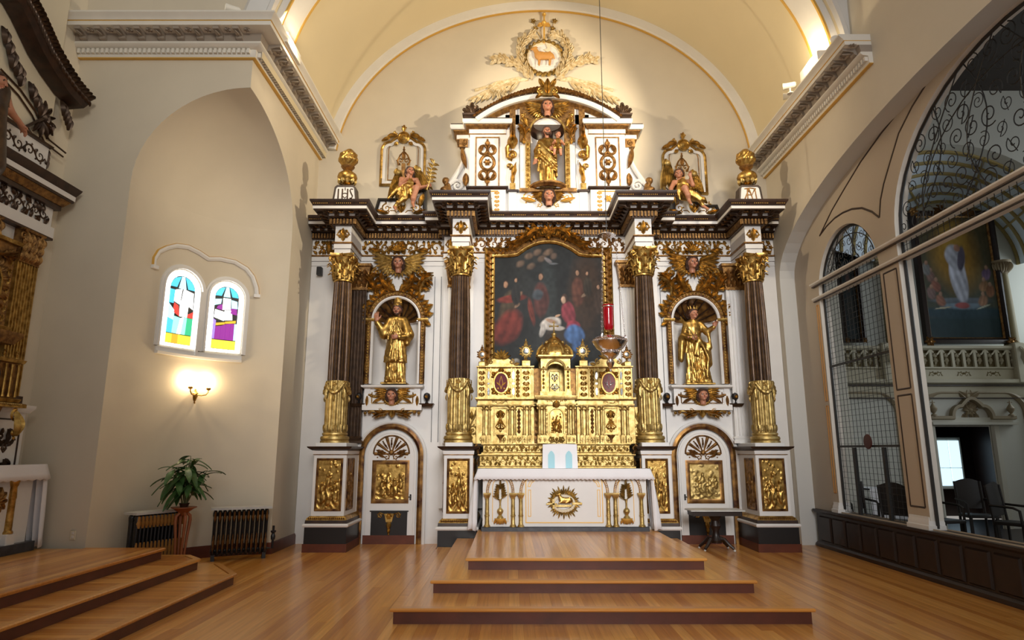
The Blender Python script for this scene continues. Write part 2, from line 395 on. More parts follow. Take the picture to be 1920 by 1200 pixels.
# barrel vault
mb = MB(); P = arch_pts(AX, AA, AZ, AB, 64, .04, PI-.01); mb.loft([[(a, YF, b) for a, b in P], [(a, YB+.02, b) for a, b in P]], closed=False)
struct('ceiling', mb, 'ceil', smooth=60)
# transverse arch band and lunette ring
def ring(name, Y, prof, mname, sc=1.0, N=(0, -1, 0), t0=.15):
    mb = MB(); P = [(AX+(a-AX)*sc, AZ+(b-AZ)*sc) for a, b in arch_pts(AX, AA, AZ, AB, 72, t0, PI-.045)]
    mb.sweep([(a, Y, b) for a, b in P], prof, N); return mb
m_ = ring('a', 8.42, [(-.02, 0), (.13, 0), (.13, -.52), (-.02, -.52)], 'white')
o = struct('trim_1', m_, 'white')
for k, (u, v) in enumerate(((.135, .0), (.135, -.52))):
    q = ring('b', 8.42, [(u-.02, v-.018), (u+.012, v-.018), (u+.012, v+.018), (u-.02, v+.018)], 'goldp').build('gold_line', 'goldp', o)
m_ = ring('c', YB-.04, [(.0, 0), (.0, .05), (.17, .05), (.19, .02), (.19, -.04), (0, -.04)], 'white', t0=.09)
o = struct('trim_2', m_, 'white')
ring('d', YB-.04, [(.19, .02), (.203, .02), (.203, -.03), (.19, -.03)], 'goldp', t0=.09).build('gold_line', 'goldp', o)
# outer moulding of the front arch
m_ = ring('e', YF, [(-.42, 0), (-.42, .04), (-.36, .08), (-.1, .05), (-.06, .1), (.0, .1), (0, 0)], 'white')
struct('trim_3', m_, 'white')
# right wall with its wide arch
mb = MB(); archwall(mb, lambda s, z, w: (XR+w, s, z), 1.5, YB, -.05, 12, [(6.0, 5.38, 4.62, 1.42, -.05)], XS-XR, back=False)
struct('wall_right', mb, ['wall', 'wallg'], smooth=0)
# ---------------- floor of maple boards ----------------
mb = MB(); mb.box(XW, XS+.2, 2.2, YB, -.12, -.016); fl = struct('floor', mb, 'dwood', smooth=0)
bw = .0955; nb = int((XS+.15-XW)/bw)+1
def boardmesh(L, wd, h=.014, m='wood', nm='floor_board'):
    b = MB(); g = .0002; c = .0007
    b.loft([[(g, 0, 0), (wd-g, 0, 0), (wd-g, L-g, 0), (g, L-g, 0)], [(g, 0, h-c), (wd-g, 0, h-c), (wd-g, L-g, h-c), (g, L-g, h-c)], [(g+c, c, h), (wd-g-c, c, h), (wd-g-c, L-g-c, h), (g+c, L-g-c, h)]], True, True)
    me = bpy.data.meshes.new(nm); me.from_pydata(b.v, [], b.f); me.materials.append(M[m]); return me
fo = fl.location; bme = boardmesh(1, bw)
for i in range(nb):
    x = XW+i*bw
    if x+bw > XS+.2: break
    cut = 3.6+((i*0.618) % 1)*6.6
    for (a, b) in ((2.2, cut), (cut, YB)):
        o = bpy.data.objects.new('floor_board', bme); C.objects.link(o); o.parent = fl
        o.location = (x-fo.x, a-fo.y, -.014-fo.z); o.scale = (1, b-a, 1)
# ---------------- stepped platforms ----------------
def nosing(mb, path, z, t=.032, out=.03, closed=False):
    mb.sweep(path, [(-.06, z-t), (out-.008, z-t), (out, z-t*.65), (out, z-t*.3), (out-.008, z), (-.06, z)], (0, 0, 1), closed)
P0 = thing('altar_platform', 'three-step maple platform with dark cherry risers under the main altar', 'platform', (.83, 8, 0))
lv = [(-1.09, 2.75, 6.35, 0, .14), (-.80, 2.46, 6.98, .14, .265), (-.485, 2.13, 7.56, .265, .39)]
yb_ = 10.165
for k, (x0, x1, y0, z0, z1) in enumerate(lv):
    o = MB().box(x0, x1, y0, yb_, z0 if k == 0 else z0-.01, z1-.032).build('riser', 'riser', P0, smooth=0)
    b = MB(); nosing(b, [(x0, yb_, 0), (x0, y0, 0), (x1, y0, 0), (x1, yb_, 0)], z1)
    b.build('nosing', 'woodx', P0)
    w_ = .10; n = int((x1-x0-.1)/w_); w_ = (x1-x0-.1)/n; me = boardmesh(1, w_, .03, 'wood', 'tread_board')
    ylast = lv[k+1][2] if k < 2 else yb_
    for i in range(n):
        xa = x0+.05+i*w_
        inside = k < 2 and xa > lv[k+1][0]+.03 and xa+w_ < lv[k+1][1]-.03
        o = bpy.data.objects.new('tread_board', me); C.objects.link(o); o.parent = P0
        o.location = (xa-.83, y0+.05-8, z1-.031); o.scale = (1, (ylast if inside else yb_)-y0-.05, 1)
# left platform
P1 = thing('side_platform', 'three-step wooden platform with clipped corners before the left side altar', 'platform', (-5.2, 6, 0))
lv1 = [([(-5.22, 8.82), (-3.80, 8.82), (-3.30, 8.12), (-3.30, 2.3)], 0, .13), ([(-5.22, 8.62), (-4.10, 8.62), (-3.85, 8.35), (-3.85, 2.3)], .13, .26), ([(-5.22, 8.30), (-4.28, 8.30), (-4.28, 2.3)], .26, .39)]
for k, (pl, z0, z1) in enumerate(lv1):
    poly = [(XW+.01, 8.33)]+[(pl[0][0]-.01, 8.33)]+pl+[(XW+.01, 2.3)] if k < 2 else [(XW+.01, 8.30)]+pl+[(XW+.01, 2.3)]
    if k == 2: poly = [(XW+.01, 8.30), (-4.28, 8.30), (-4.28, 2.3), (XW+.01, 2.3)]
    zf = Fr((0, 0, 0), (1, 0, 0), (0, 1, 0), (0, 0, 1))
    MB().poly(poly, zf, z0 if k == 0 else z0-.01, z1-.034).build('riser', 'riser', P1, smooth=0)
    b = MB(); b.sweep([(x, y, 0) for x, y in reversed(pl)], [(-.05, z1-.034), (.022, z1-.034), (.03, z1-.022), (.03, z1-.01), (.022, z1), (-.05, z1)], (0, 0, 1)); b.build('nosing', 'woodx', P1)
    # boards: long on the top level, crosswise on the treads
    if k == 2:
        me = boardmesh(1, .096, .03, 'wood', 'tread_board')
        for i in range(19):
            o = bpy.data.objects.new('tread_board', me); C.objects.link(o); o.parent = P1
            o.location = (-4.33-.096*(i+1)+5.2, 2.3-6, z1-.031); o.scale = (1, 5.95, 1)
    else:
        xa = -3.35 if k == 0 else -3.90; xin = -3.85 if k == 0 else -4.28; yt = 8.05 if k == 0 else 8.28; m2 = 'woodx'
        b = MB(); Ln = xa-xin; g = .0016; wd = .085
        b.box(0, Ln, g, wd-g, 0, .03); me = bpy.data.meshes.new('tread_board'); me.from_pydata(b.v, [], b.f); me.materials.append(M[m2])
        nn = int((yt-2.6)/wd)
        for i in range(nn):
            o = bpy.data.objects.new('tread_board', me); C.objects.link(o); o.parent = P1
            o.location = (xin+5.2, yt-wd*(i+1)-6, z1-.031)
        MB().poly([(-5.2, yt)]+[(x_+(-.05 if i > 0 else 0), y_-.05) for i, (x_, y_) in enumerate(pl[:-1])]+[(pl[2][0]-.05, yt)], zf, z1-.031, z1-.001).build('landing_board', 'wood', P1, smooth=0)
# ---------------- baseboards ----------------
def base(name, path, h=.17, t=.03, m='redwood', **k):
    mb = MB(); mb.sweep([(x, y, 0) for x, y in path], [(-.01, 0), (t, 0), (t, h-.03), (t*.5, h), (-.01, h)]); return struct(name, mb, m, **k)
base('baseboard_left', [(XL-ra*math.cos(PI/2*i/20), YF+rb*math.sin(PI/2*i/20)) for i in range(4, 21)]+[(XL, YB), (-3.1, YB)])
base('baseboard_right', [(4.25, YB), (XR, YB)][0:1]+[(XS, YB)], m='dwood')
# ---------------- room cornices with modillions and dentils ----------------
def room_cornice(name, path, z0, H, inner=False, fm=True):
    P_ = [Vector((x, y, z0)) for x, y in path]; root = setting(name, P_[0])
    def sw(nm, m, prof, **k): b = MB(); b.sweep(P_, prof); return b.build(nm, m, root, **k)
    s = H/.45
    sw('gold_fillet', 'goldp', [(-.01, .01), (.052, .01), (.052, .022*s), (-.01, .022*s)])
    sw('bed_moulding', 'whitec', [(-.01, .022*s), (.05, .022*s), (.06, .05*s), (.06, .125*s), (.13, .135*s), (.16, .16*s), (.16, .185*s), (-.01, .185*s)])
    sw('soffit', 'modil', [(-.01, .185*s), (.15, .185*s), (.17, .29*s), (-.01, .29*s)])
    sw('corona', 'whitec', [(-.01, .29*s), (.36, .29*s), (.36, .345*s), (-.01, .345*s)])
    sw('gold_line', 'goldp', [(-.01, .345*s), (.365, .345*s), (.365, .357*s), (-.01, .357*s)])
    sw('crown_moulding', 'whitec', [(-.01, .357*s), (.37, .357*s), (.375, .375*s), (.40, .40*s), (.43, .43*s), (.43, .45*s), (-.01, .45*s)])
    dent = MB(); mods = []
    for a, b in zip(P_[:-1], P_[1:]):
        d = b-a; L = d.length; t = d.normalized(); nrm = t.cross(Vector((0, 0, 1))); f = Fr(a, t, (0, 0, 1), nrm)
        nd = int(L/.066)
        for i in range(nd): dent.box((i+.2)*L/nd, (i+.75)*L/nd, .058*s, .12*s, .05, .105, fr=f)
        nm = max(2, round(L/.27))
        for i in range(nm): mods.append((f, (i+.5)*L/nm))
    tag(dent.build('dentils', 'whitec', root, smooth=0), kind='stuff')
    for f, u in mods:
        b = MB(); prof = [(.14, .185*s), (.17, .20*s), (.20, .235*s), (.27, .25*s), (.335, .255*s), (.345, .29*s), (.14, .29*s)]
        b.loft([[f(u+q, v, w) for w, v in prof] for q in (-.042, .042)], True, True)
        b.tube([f(u-.046, .225*s, .175), f(u+.046, .225*s, .175)], .03, 8)
        b.leaf(Fr(f(u, .235*s, .2), f.W, f.U, -f.V), 0, 0, 0, .14, .03, lift=.1)
        b.build('modillion', 'modil', root)
        b = MB(); b.rosette(Fr(f(u+.135, .288*s, .26), f.U, f.W, -f.V), 0, 0, .05, 6); b.build('coffer_rosette', 'modil', root)
    return root
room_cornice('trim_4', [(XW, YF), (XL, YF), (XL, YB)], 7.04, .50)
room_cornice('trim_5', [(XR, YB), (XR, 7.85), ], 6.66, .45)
# stub blocks under the arch feet
for k, x in enumerate((XL+.22, XR-.2)):
    b = MB(); b.bbox(x-.2, x+.2, 8.5, 9.1, 7.45 if k == 0 else 7.08, 7.62 if k == 0 else 7.32, .015); struct('trim_%d' % (6+k), b, 'whitec')
# spotlights on the cornice
def spotlamp(loc, tgt, label, lit):
    loc = Vector(loc); t = thing('track_spotlight', label, 'spotlight', loc); d = (Vector(tgt)-loc).normalized()
    U = d.cross(Vector((0, 0, 1))).normalized(); V = U.cross(d)
    f = lambda u, v, w: loc+Vector((0, 0, .14))+U*u+V*v+d*w
    b = MB(); b.loft([[f(r*math.cos(2*PI*j/14), r*math.sin(2*PI*j/14), w) for j in range(14)] for r, w in ((.03, -.1), (.048, -.08), (.05, .05), (.058, .1), (.05, .1), (.045, .06))], True, False); b.build('lamp_body', 'whitec', t)
    b = MB(); b.lathe([(.05, 0), (.05, .015), (.012, .02), (.012, .13)], loc, 12); b.build('bracket', 'whitec', t)
    b = MB(); b.loft([[f(r*math.cos(2*PI*j/14), r*math.sin(2*PI*j/14), w) for j in range(14)] for r, w in ((.046, .07), (.03, .085), (.001, .09))]); b.build('bulb', 'lit' if lit else 'bulboff', t)
M['lit'] = mat('lit_bulb', (1, .9, .7), .3, emit=(1, .82, .55), estr=22)
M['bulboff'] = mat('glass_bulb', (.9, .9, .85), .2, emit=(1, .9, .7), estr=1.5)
spotlamp((-3.95, 8.1, 7.54), (-5.5, 7.2, 7.5), 'white cylindrical spotlight on the left cornice top', False)
spotlamp((4.55, 9.65, 7.11), (1, 11.5, 7.6), 'white spotlight on the right cornice, the one further from the arch', True)
spotlamp((4.42, 9.35, 7.11), (1, 11.0, 7.2), 'twin white spotlight head on the right cornice, nearer head of the pair', True)
spotlamp((4.62, 8.25, 7.11), (4.5, 9, 9), 'bright white spotlight at the foot of the big arch on the right cornice', True)

# ---------------- curved niche: twin window, sconce, radiators, plant ----------------
def NI(px, py):     # point of the niche wall seen at a pixel
    dx, dy = (px-960)/FPX, (600-py)/FPX; ry = cp-dy*sp; best = None
    # solve ((t dx - XL)/ra)^2 + ((t ry - YF)/rb)^2 = 1, far root
    A_ = (dx/ra)**2+(ry/rb)**2; B_ = -2*(dx*XL/ra**2+ry*YF/rb**2); C_ = (XL/ra)**2+(YF/rb)**2-1
    t = (-B_+math.sqrt(max(0, B_*B_-4*A_*C_)))/(2*A_); x, y = t*dx, t*ry
    return math.atan2((y-YF)/rb, (XL-x)/ra), CZ+t*(sp+dy*cp)
# arc length table of the niche ellipse
_T = np.linspace(0, PI/2, 400); _X = XL-ra*np.cos(_T); _Y = YF+rb*np.sin(_T)
_S = np.concatenate([[0], np.cumsum(np.hypot(np.diff(_X), np.diff(_Y)))])
def sN(th): return float(np.interp(th, _T, _S))
class NF:       # frame bent along the niche wall: u = arc length, w towards the room
    def __call__(s, u, v, w=0):
        t = float(np.interp(u, _S, _T)); x = XL-ra*math.cos(t); y = YF+rb*math.sin(t)
        nx, ny = math.cos(t)/ra, -math.sin(t)/rb; d = math.hypot(nx, ny); return Vector((x+nx/d*w, y+ny/d*w, v))
nf = NF()
def win_px(px, py): a, z = NI(px, py); return sN(a), z
wroot = setting('window_1', nf(*win_px(375, 672)))
PN = {}
def glassmat(k, col, st): PN[k] = mat('stained_glass_'+k, tuple(c*.8 for c in col), .3, emit=col, estr=st)
glassmat('white', (1, 1, .98), 3.2); glassmat('blue', (.10, .62, .92), 1.1); glassmat('teal', (.35, .95, .80), 1.3); glassmat('red', (.85, .08, .06), .9)
glassmat('green', (.06, .62, .30), .9); glassmat('yellow', (.95, .85, .08), .95); glassmat('purple', (.38, .05, .42), .7); glassmat('violet', (.45, .30, .85), .9)
glassmat('sky', (.45, .86, 1), 1.5); glassmat('gold', (.95, .55, .05), .9)
for k in PN: M['g_'+k] = PN[k]
M['lead'] = mat('lead_came', (.05, .05, .045), .5)
def cell(u0, u1, v0, v1, n=1): return [(u0, v0), (u1, v0), (u1, v1), (u0, v1)]
for wi, (pl_, pr_, pb, ptop) in enumerate(((297, 366, 648, 505), (384, 449, 660, 528))):
    uL, zb = win_px(pl_, pb-3); uR, _ = win_px(pr_, pb+6); uL2, _ = win_px(pl_+12, ptop+45)
    _, zt = win_px((pl_+pr_)/2+6, ptop); hw = (uR-uL)/2; cu = (uL+uR)/2; zsp = zt-hw
    sash = MB()
    # frame: outer moulding
    path = [(cu-hw-.02, zb-.02)]+[(cu-(hw+.02)*math.cos(PI*i/16), zsp+(hw+.02)*math.sin(PI*i/16)) for i in range(17)]+[(cu+hw+.02, zb-.02)]
    for r_, w_, h_ in ((.03, .035, .02), (.0, .03, .045)):
        K = len(path); rings = []
        for i, (u, v) in enumerate(path):
            du = (u-cu); 
            if v > zsp: d = math.hypot(du, v-zsp); ex, ey = du/d, (v-zsp)/d
            else: ex, ey = (1 if du > 0 else -1), 0
            rings.append([nf(u+ex*a, v+ey*a, b) for a, b in ((r_, 0), (r_, h_), (r_+w_, h_), (r_+w_, 0))])
        sash.loft(rings, closed=True)
    fo_ = sash.build('window_frame', 'white', wroot)
    # border panes (white), then colour pieces: each pane a part; lead lines stand proud
    def pane(pts, colr, w=.012, name='pane'):
        mb = MB(); c0 = (sum(p[0] for p in pts)/len(pts), sum(p[1] for p in pts)/len(pts))
        q = [(c0[0]+(a-c0[0])*.955, c0[1]+(b-c0[1])*.965) for a, b in pts]
        n_ = len(q); mb.add([nf(a, b, w) for a, b in q]+[nf(a, b, .002) for a, b in q], [tuple(range(n_))]+[(i, (i+1) % n_, n_+(i+1) % n_, n_+i) for i in range(n_)])
        mb.build(name, 'g_'+colr, fo_, smooth=0)
    bk = MB(); bp = [(cu-hw, zb)]+[(cu-hw*math.cos(PI*i/16), zsp+hw*math.sin(PI*i/16)) for i in range(17)]+[(cu+hw, zb)]
    
    for i in range(16):
        t0, t1 = PI*i/16, PI*(i+1)/16; a0_, a1_ = cu-hw*math.cos(t0), cu-hw*math.cos(t1)
        bk.add([nf(a0_, zb, .001), nf(a1_, zb, .001), nf(a1_, zsp+hw*math.sin(t1), .001), nf(a0_, zsp+hw*math.sin(t0), .001)], [(0, 1, 2, 3)])
    bk.build('lead_came', 'lead', wroot, smooth=0)
    hi = hw*.70; bh = .10; H_ = zsp-zb
    for sg in (-1, 1):
        ns = 5
        for i in range(ns):
            a, b = zb+bh+(H_-bh)*i/ns, zb+bh+(H_-bh)*(i+1)/ns
            pane([(cu+sg*hw, a), (cu+sg*hi, a), (cu+sg*hi, b), (cu+sg*hw, b)], 'white')
    for i in range(6):
        t0, t1 = PI*i/6, PI*(i+1)/6; tm = (t0+t1)/2
        pane([(cu-hw*math.cos(t), zsp+hw*math.sin(t)) for t in (t0, tm, t1)]+[(cu-hi*math.cos(t), zsp+hi*math.sin(t)) for t in (t1, tm, t0)], 'white')
    for i in range(3): pane(cell(cu-hw+2*hw*i/3, cu-hw+2*hw*(i+1)/3, zb, zb+bh*.45), 'white')
    for i in range(4): pane(cell(cu-hi+2*hi*i/4, cu-hi+2*hi*(i+1)/4, zb+bh*.5, zb+bh*1.9), 'yellow' if i != 1 or wi else 'gold')
    for sg in (-1, 1): pane([(cu+sg*hw, zb+bh*.5), (cu+sg*hi, zb+bh*.5), (cu+sg*hi, zb+bh), (cu+sg*hw, zb+bh)], 'white')
    z2 = zb+bh*1.95; g = lambda a, b: (cu+hi*a, z2+(zsp+hi-z2)*b)
    if wi == 0:
        L_ = [([(-1, 0), (-.55, 0), (-.5, .22), (-1, .25)], 'blue'), ([(-1, .25), (-.5, .22), (-.45, .38), (-1, .5)], 'sky'), ([(-.55, 0), (-.15, 0), (.05, .28), (-.5, .3)], 'teal'), ([(-.15, 0), (.15, 0), (.3, .3), (.05, .28)], 'white'),
              ([(.15, 0), (.5, 0), (.55, .3), (.3, .3)], 'teal'), ([(.5, 0), (1, 0), (1, .3), (.55, .3)], 'green'), ([(-.6, .36), (-.05, .3), (-.2, .48), (-.55, .52)], 'red'), ([(.55, .3), (1, .3), (1, .42), (.6, .36)], 'red'),
              ([(-.05, .3), (.55, .3), (.6, .55), (-.1, .58)], 'white'), ([(-.6, .54), (-.1, .5), (0, .78), (-.55, .74)], 'white'), ([(0, .58), (.95, .45), (.9, .74), (.1, .78)], 'white'), ([(-1, .5), (-.6, .5), (-.58, .74), (-.95, .74)], 'blue')]
    else:
        L_ = [([(-1, 0), (-.8, 0), (-.75, .35), (-1, .38)], 'violet'), ([(-.8, 0), (-.35, 0), (-.3, .26), (-.75, .24)], 'purple'), ([(-.35, 0), (.1, 0), (.1, .3), (-.3, .26)], 'purple'), ([(.1, 0), (.45, 0), (.5, .32), (.1, .3)], 'purple'), ([(.45, 0), (.8, 0), (.8, .32), (.5, .32)], 'purple'), ([(.8, 0), (1, 0), (1, .32), (.8, .32)], 'sky'),
              ([(-.75, .25), (0, .29), (0, .33), (-.75, .3)], 'gold'), ([(0, .3), (.9, .33), (.9, .38), (0, .34)], 'gold'), ([(-.95, .4), (-.1, .35), (-.1, .52), (-.9, .55)], 'white'), ([(-.1, .36), (.6, .38), (.5, .56), (-.1, .55)], 'white'), ([(.3, .5), (.95, .48), (.9, .6), (.4, .6)], 'purple'),
              ([(-.8, .57), (-.3, .55), (-.35, .66), (-.7, .62)], 'purple'), ([(-.3, .55), (.4, .57), (.35, .78), (-.3, .78)], 'white'), ([(.45, .6), (.95, .6), (.9, .74), (.4, .76)], 'sky'), ([(-1, .62), (-.45, .66), (-.4, .76), (-.95, .74)], 'sky')]
    for pts, cc in L_: pane([g(a, b) for a, b in pts], cc)
    rr = hi*.97; q = lambda r, d: (cu+rr*r*math.cos(math.radians(d)), zsp+rr*r*math.sin(math.radians(d)))
    pane([q(1, 175), q(1, 150), q(1, 125), q(.98, 100), (cu-hi*.45, zsp+.02)], 'blue'); pane([q(1, 5), q(1, 30), q(1, 55), q(.98, 80), (cu+hi*.45, zsp+.02)], 'blue')
    pane([q(1, 97), q(1, 83), (cu+hi*.3, zsp+.01), (cu-hi*.3, zsp+.01)], 'sky')
    tag(fo_, None)
# sill below both windows, centre mullion strip, hood moulding
pts = [win_px(a, b) for a, b in ((290, 655), (325, 664), (365, 671), (410, 676), (452, 680))]
zs_ = sum(p[1] for p in pts)/5
b = MB(); us = np.linspace(pts[0][0], pts[-1][0], 24)
b.loft([[nf(u, zs_-.02, 0), nf(u, zs_-.02, .05), nf(u, zs_+.015, .06), nf(u, zs_+.02, 0)] for u in us], True, True); b.build('window_sill', 'white', wroot)
b = MB(); b.loft([[nf(u, zs_+.02, 0), nf(u, zs_+.02, .025), nf(u, zs_+.085, .025), nf(u, zs_+.085, 0)] for u in us], True, True); b.build('apron', 'white', wroot)
um, zm = win_px(375, 560)
b = MB(); b.poly([(um-.02, zs_+.02), (um+.02, zs_+.02), (um+.02, zm+.1), (um-.02, zm+.1)], nf, 0, .05); b.build('mullion', 'white', wroot)
hp = [win_px(a, b) for a, b in ((288, 500), (289, 485), (297, 472), (312, 465), (330, 461), (352, 464), (372, 474), (390, 486), (412, 486), (440, 492), (462, 505), (474, 520), (481, 540), (482, 555))]
hp2 = []
for i in range(len(hp)-1):
    for k in range(4): hp2.append((hp[i][0]+(hp[i+1][0]-hp[i][0])*k/4, hp[i][1]+(hp[i+1][1]-hp[i][1])*k/4))
hp2.append(hp[-1])
hr = setting('trim_8', nf(*hp[0]))
for nm, mm, w0, off in (('hood_moulding', 'white', .032, 0), ('gold_line', 'goldp', .005, .034)):
    b = MB(); rings = []
    for i, (u, v) in enumerate(hp2):
        ua, va = hp2[max(i-1, 0)]; ub, vb = hp2[min(i+1, len(hp2)-1)]; d = math.hypot(ub-ua, vb-va); nu, nv = -(vb-va)/d, (ub-ua)/d
        rings.append([nf(u+nu*(off+q), v+nv*(off+q), g) for q, g in ((-w0, 0), (-w0, .02), (0, .04), (w0, .03), (w0, 0))])
    b.loft(rings, True, True, closed=False)
    if off == 0:
        for p in (hp[0], hp[-1]): b.poly([(p[0]-.05, p[1]-.03), (p[0]+.05, p[1]-.03), (p[0]+.05, p[1]+.02), (p[0]-.05, p[1]+.02)], nf, 0, .05)
    b.build(nm, mm, hr)
# sconce
M['sbulb'] = mat('warm_bulb', (1, .9, .7), .3, emit=(1, .78, .45), estr=14)
u_, z_ = win_px(365, 738); sf = Fr(nf(u_, z_), (nf(u_+.05, z_)-nf(u_-.05, z_)).normalized(), (0, 0, 1), (nf(u_, z_, .1)-nf(u_, z_)).normalized())
t = thing('wall_sconce', 'small gilt two-armed wall sconce glowing below the stained glass windows', 'sconce', sf.o)
b = MB(); b.loft([[sf(r*math.cos(2*PI*j/12), v+0*j, .0+w+r*abs(math.sin(PI*j/12))*.9) for j in range(12)] for r, v, w in ((.004, -.155, .02), (.022, -.14, .01), (.012, -.12, .01), (.03, -.1, .0), (.05, -.04, 0), (.06, .0, 0), (.03, .03, 0), (.012, .05, .01), (.02, .07, 0))], True, True); b.build('back_plate', 'gold', t)
for sg in (-1, 1):
    a = MB(); pp = [sf(sg*.02, -.02, .05), sf(sg*.06, -.03, .09), sf(sg*.11, -.02, .12), sf(sg*.135, .02, .13), sf(sg*.14, .06, .13)]
    a.tube(pp, [.011, .01, .009, .009, .009], 7); a.build('arm', 'gold', t)
    c_ = sf(sg*.14, .06, .13); a = MB(); a.lathe([(.01, -.01), (.03, .0), (.036, .02), (.028, .03), (.012, .03)], c_, 12); a.build('candle_cup', 'gold', t)
    a = MB(); a.lathe([(.012, .03), (.012, .07), (.022, .095), (.024, .12), (.012, .15), (.001, .17)], c_, 12); a.build('bulb', 'sbulb', t)
    lamp('sconce_lamp', 'POINT', c_+Vector((0, 0, .13))-sf.W*.055, SCE, (1, .74, .42), .02)
M_ = None
# radiators
def radiator(p0, p1, z1, ncol, label, nup):
    p0 = Vector((*p0, 0)); p1 = Vector((*p1, 0)); d = (p1-p0); L = d.length; U = d.normalized(); Wn = U.cross(Vector((0, 0, 1)))
    f = Fr(p0, U, (0, 0, 1), Wn); t = thing('radiator', label, 'radiator', p0+U*L/2, 'cast iron radiators in the niche')
    for i in range(ncol):
        u = (i+.5)*L/ncol; a = MB(); r = L/ncol*.46
        for w in (-.06, .06):
            a.loft([[f(u+r*q*math.cos(2*PI*j/8), v, w+.045*q*math.sin(2*PI*j/8)) for j in range(8)] for v, q in ((.07, .5), (.10, 1), (.16, .8), (z1/2, .72), (z1-.14, .8), (z1-.07, 1), (z1-.035, .5))], True, True)
        a.box(u-r*.5, u+r*.5, .1, .16, -.09, .09, fr=f); a.box(u-r*.5, u+r*.5, z1-.13, z1-.07, -.09, .09, fr=f)
        a.build('radiator_section', 'black', t)
        g = MB(); g.leaf(f, u, z1-.05, -PI/2, .15, r*.6, base=.116, lift=.05, lob=2); g.build('bronze_ornament', 'tan', t); g = MB(); g.leaf(f, u, z1*.5, -PI/2, z1*.36, r*.55, base=.104, lift=.03, lob=3)
        g.build('bronze_ornament', 'tan', t)
    for u in (.04, L-.04): a = MB(); a.box(u-.025, u+.025, 0.0, .09, -.09, .09, fr=f); a.build('foot', 'black', t)
    a = MB()
    a.tube([f(.0, z1-.1, 0), f(L, z1-.1, 0)], .025, 8); a.tube([f(0, .13, 0), f(L, .13, 0)], .025, 8); a.build('pipe', 'black', t)
    a = MB(); a.box(-.03, L+.03, z1-.03, z1, -.14, .14, fr=f); a.build('shelf_top', 'marble', t)
    if nup:
        a = MB(); a.tube([f(L, .13, 0), f(L+.08, .13, .0), f(L+.08, .45, 0)], .018, 8); a.lathe([(.03, .25), (.035, .3), (.02, .34), (.04, .36), (.04, .38)], f(L+.08, 0, 0), 10); a.build('valve_pipe', 'black', t)
    return t
def onfloor(px, py, z=0): 
    dx, dy = (px-960)/FPX, (600-py)/FPX; r = (sp+dy*cp); t_ = (z-CZ)/r; return (t_*dx, t_*(cp-dy*sp))
radiator((-4.98, 8.82), (-4.66, 9.42), .76, 13, 'black cast iron radiator partly hidden behind the left platform', False)
radiator((-4.36, 9.80), (-3.66, 10.12), .74, 12, 'black cast iron radiator with white marble top right of the plant', True)
# plant on a stand
px0, py0 = -4.50, 9.20
t = thing('plant_stand', 'slender reddish wooden plant stand with tapering open legs', 'stand', (px0, py0, 0))
zt_ = .80
b = MB(); b.lathe([(.09, 0), (.10, .012), (.10, .03), (.07, .045)], (px0, py0, 0), 16); b.build('foot', 'stand', t)
for k in range(4):
    a = PI/4+PI/2*k; b = MB(); pp = [(px0+r*math.cos(a), py0+r*math.sin(a), z) for r, z in ((.055, .03), (.06, .2), (.075, .42), (.095, .62), (.09, .68), (.05, .72))]
    b.tube(pp, [.016, .016, .018, .022, .022, .02], 6); b.build('leg', 'stand', t)
b = MB(); b.lathe([(.03, .70), (.05, .72), (.13, .775), (.165, .79), (.165, .80), (.0001, .80)], (px0, py0, 0), 20); b.build('top_dish', 'stand', t)
t = thing('potted_plant', 'leafy green potted plant standing on the tall wooden stand', 'plant', (px0, py0, zt_))
b = MB(); b.lathe([(.05, 0), (.06, .03), (.07, .05), (.06, .05), (.05, .04), (.0001, .04)], (px0, py0, zt_), 18); b.build('pot', 'dbrown', t)
R = random.Random(3); lf = []
for s_ in range(9):
    a = 2*PI*s_/9+R.uniform(-.3, .3); tilt = R.uniform(.1, .95) if s_ else 0; h = R.uniform(.32, .60)
    if s_ == 0: h = .64
    base_ = Vector((px0+.03*math.cos(a), py0+.03*math.sin(a), zt_+.04)); tip = base_+Vector((math.cos(a)*math.sin(tilt)*h*.8, math.sin(a)*math.sin(tilt)*h*.8, h*math.cos(tilt*.75)))
    mid = (base_+tip)/2+Vector((0, 0, .06)); b = MB(); b.tube([base_, mid, tip], [.009, .007, .004], 6); b.build('stem', 'stem', t)
    for k in range(10):
        q = .35+.65*k/9; p = base_.lerp(mid, q*2) if q < .5 else mid.lerp(tip, (q-.5)*2); lf.append((p, a+k*2.4, q, tilt))
for p, a, q, tilt in lf:
    L_ = R.uniform(.22, .31); el = R.uniform(-.75, .5)+(q-.6)*.7; b = MB()
    d = Vector((math.cos(a)*math.cos(el), math.sin(a)*math.cos(el), math.sin(el))); sd = d.cross(Vector((0, 0, 1))).normalized(); up = sd.cross(d); rings = []
    for i in range(7):
        tt = i/6; c_ = p+d*L_*(tt*.95+.1)+Vector((0, 0, -.09*tt*tt*1.2)); hw = .044*math.sin(PI*min(1, tt*.92+.06))**.75
        rings.append([c_-sd*hw+up*.008, c_+up*-.004, c_+sd*hw+up*.008])
    b.loft(rings, closed=False); b.tube([p, p+d*L_*.12], .003, 4); b.build('leaf', 'leaf', t)
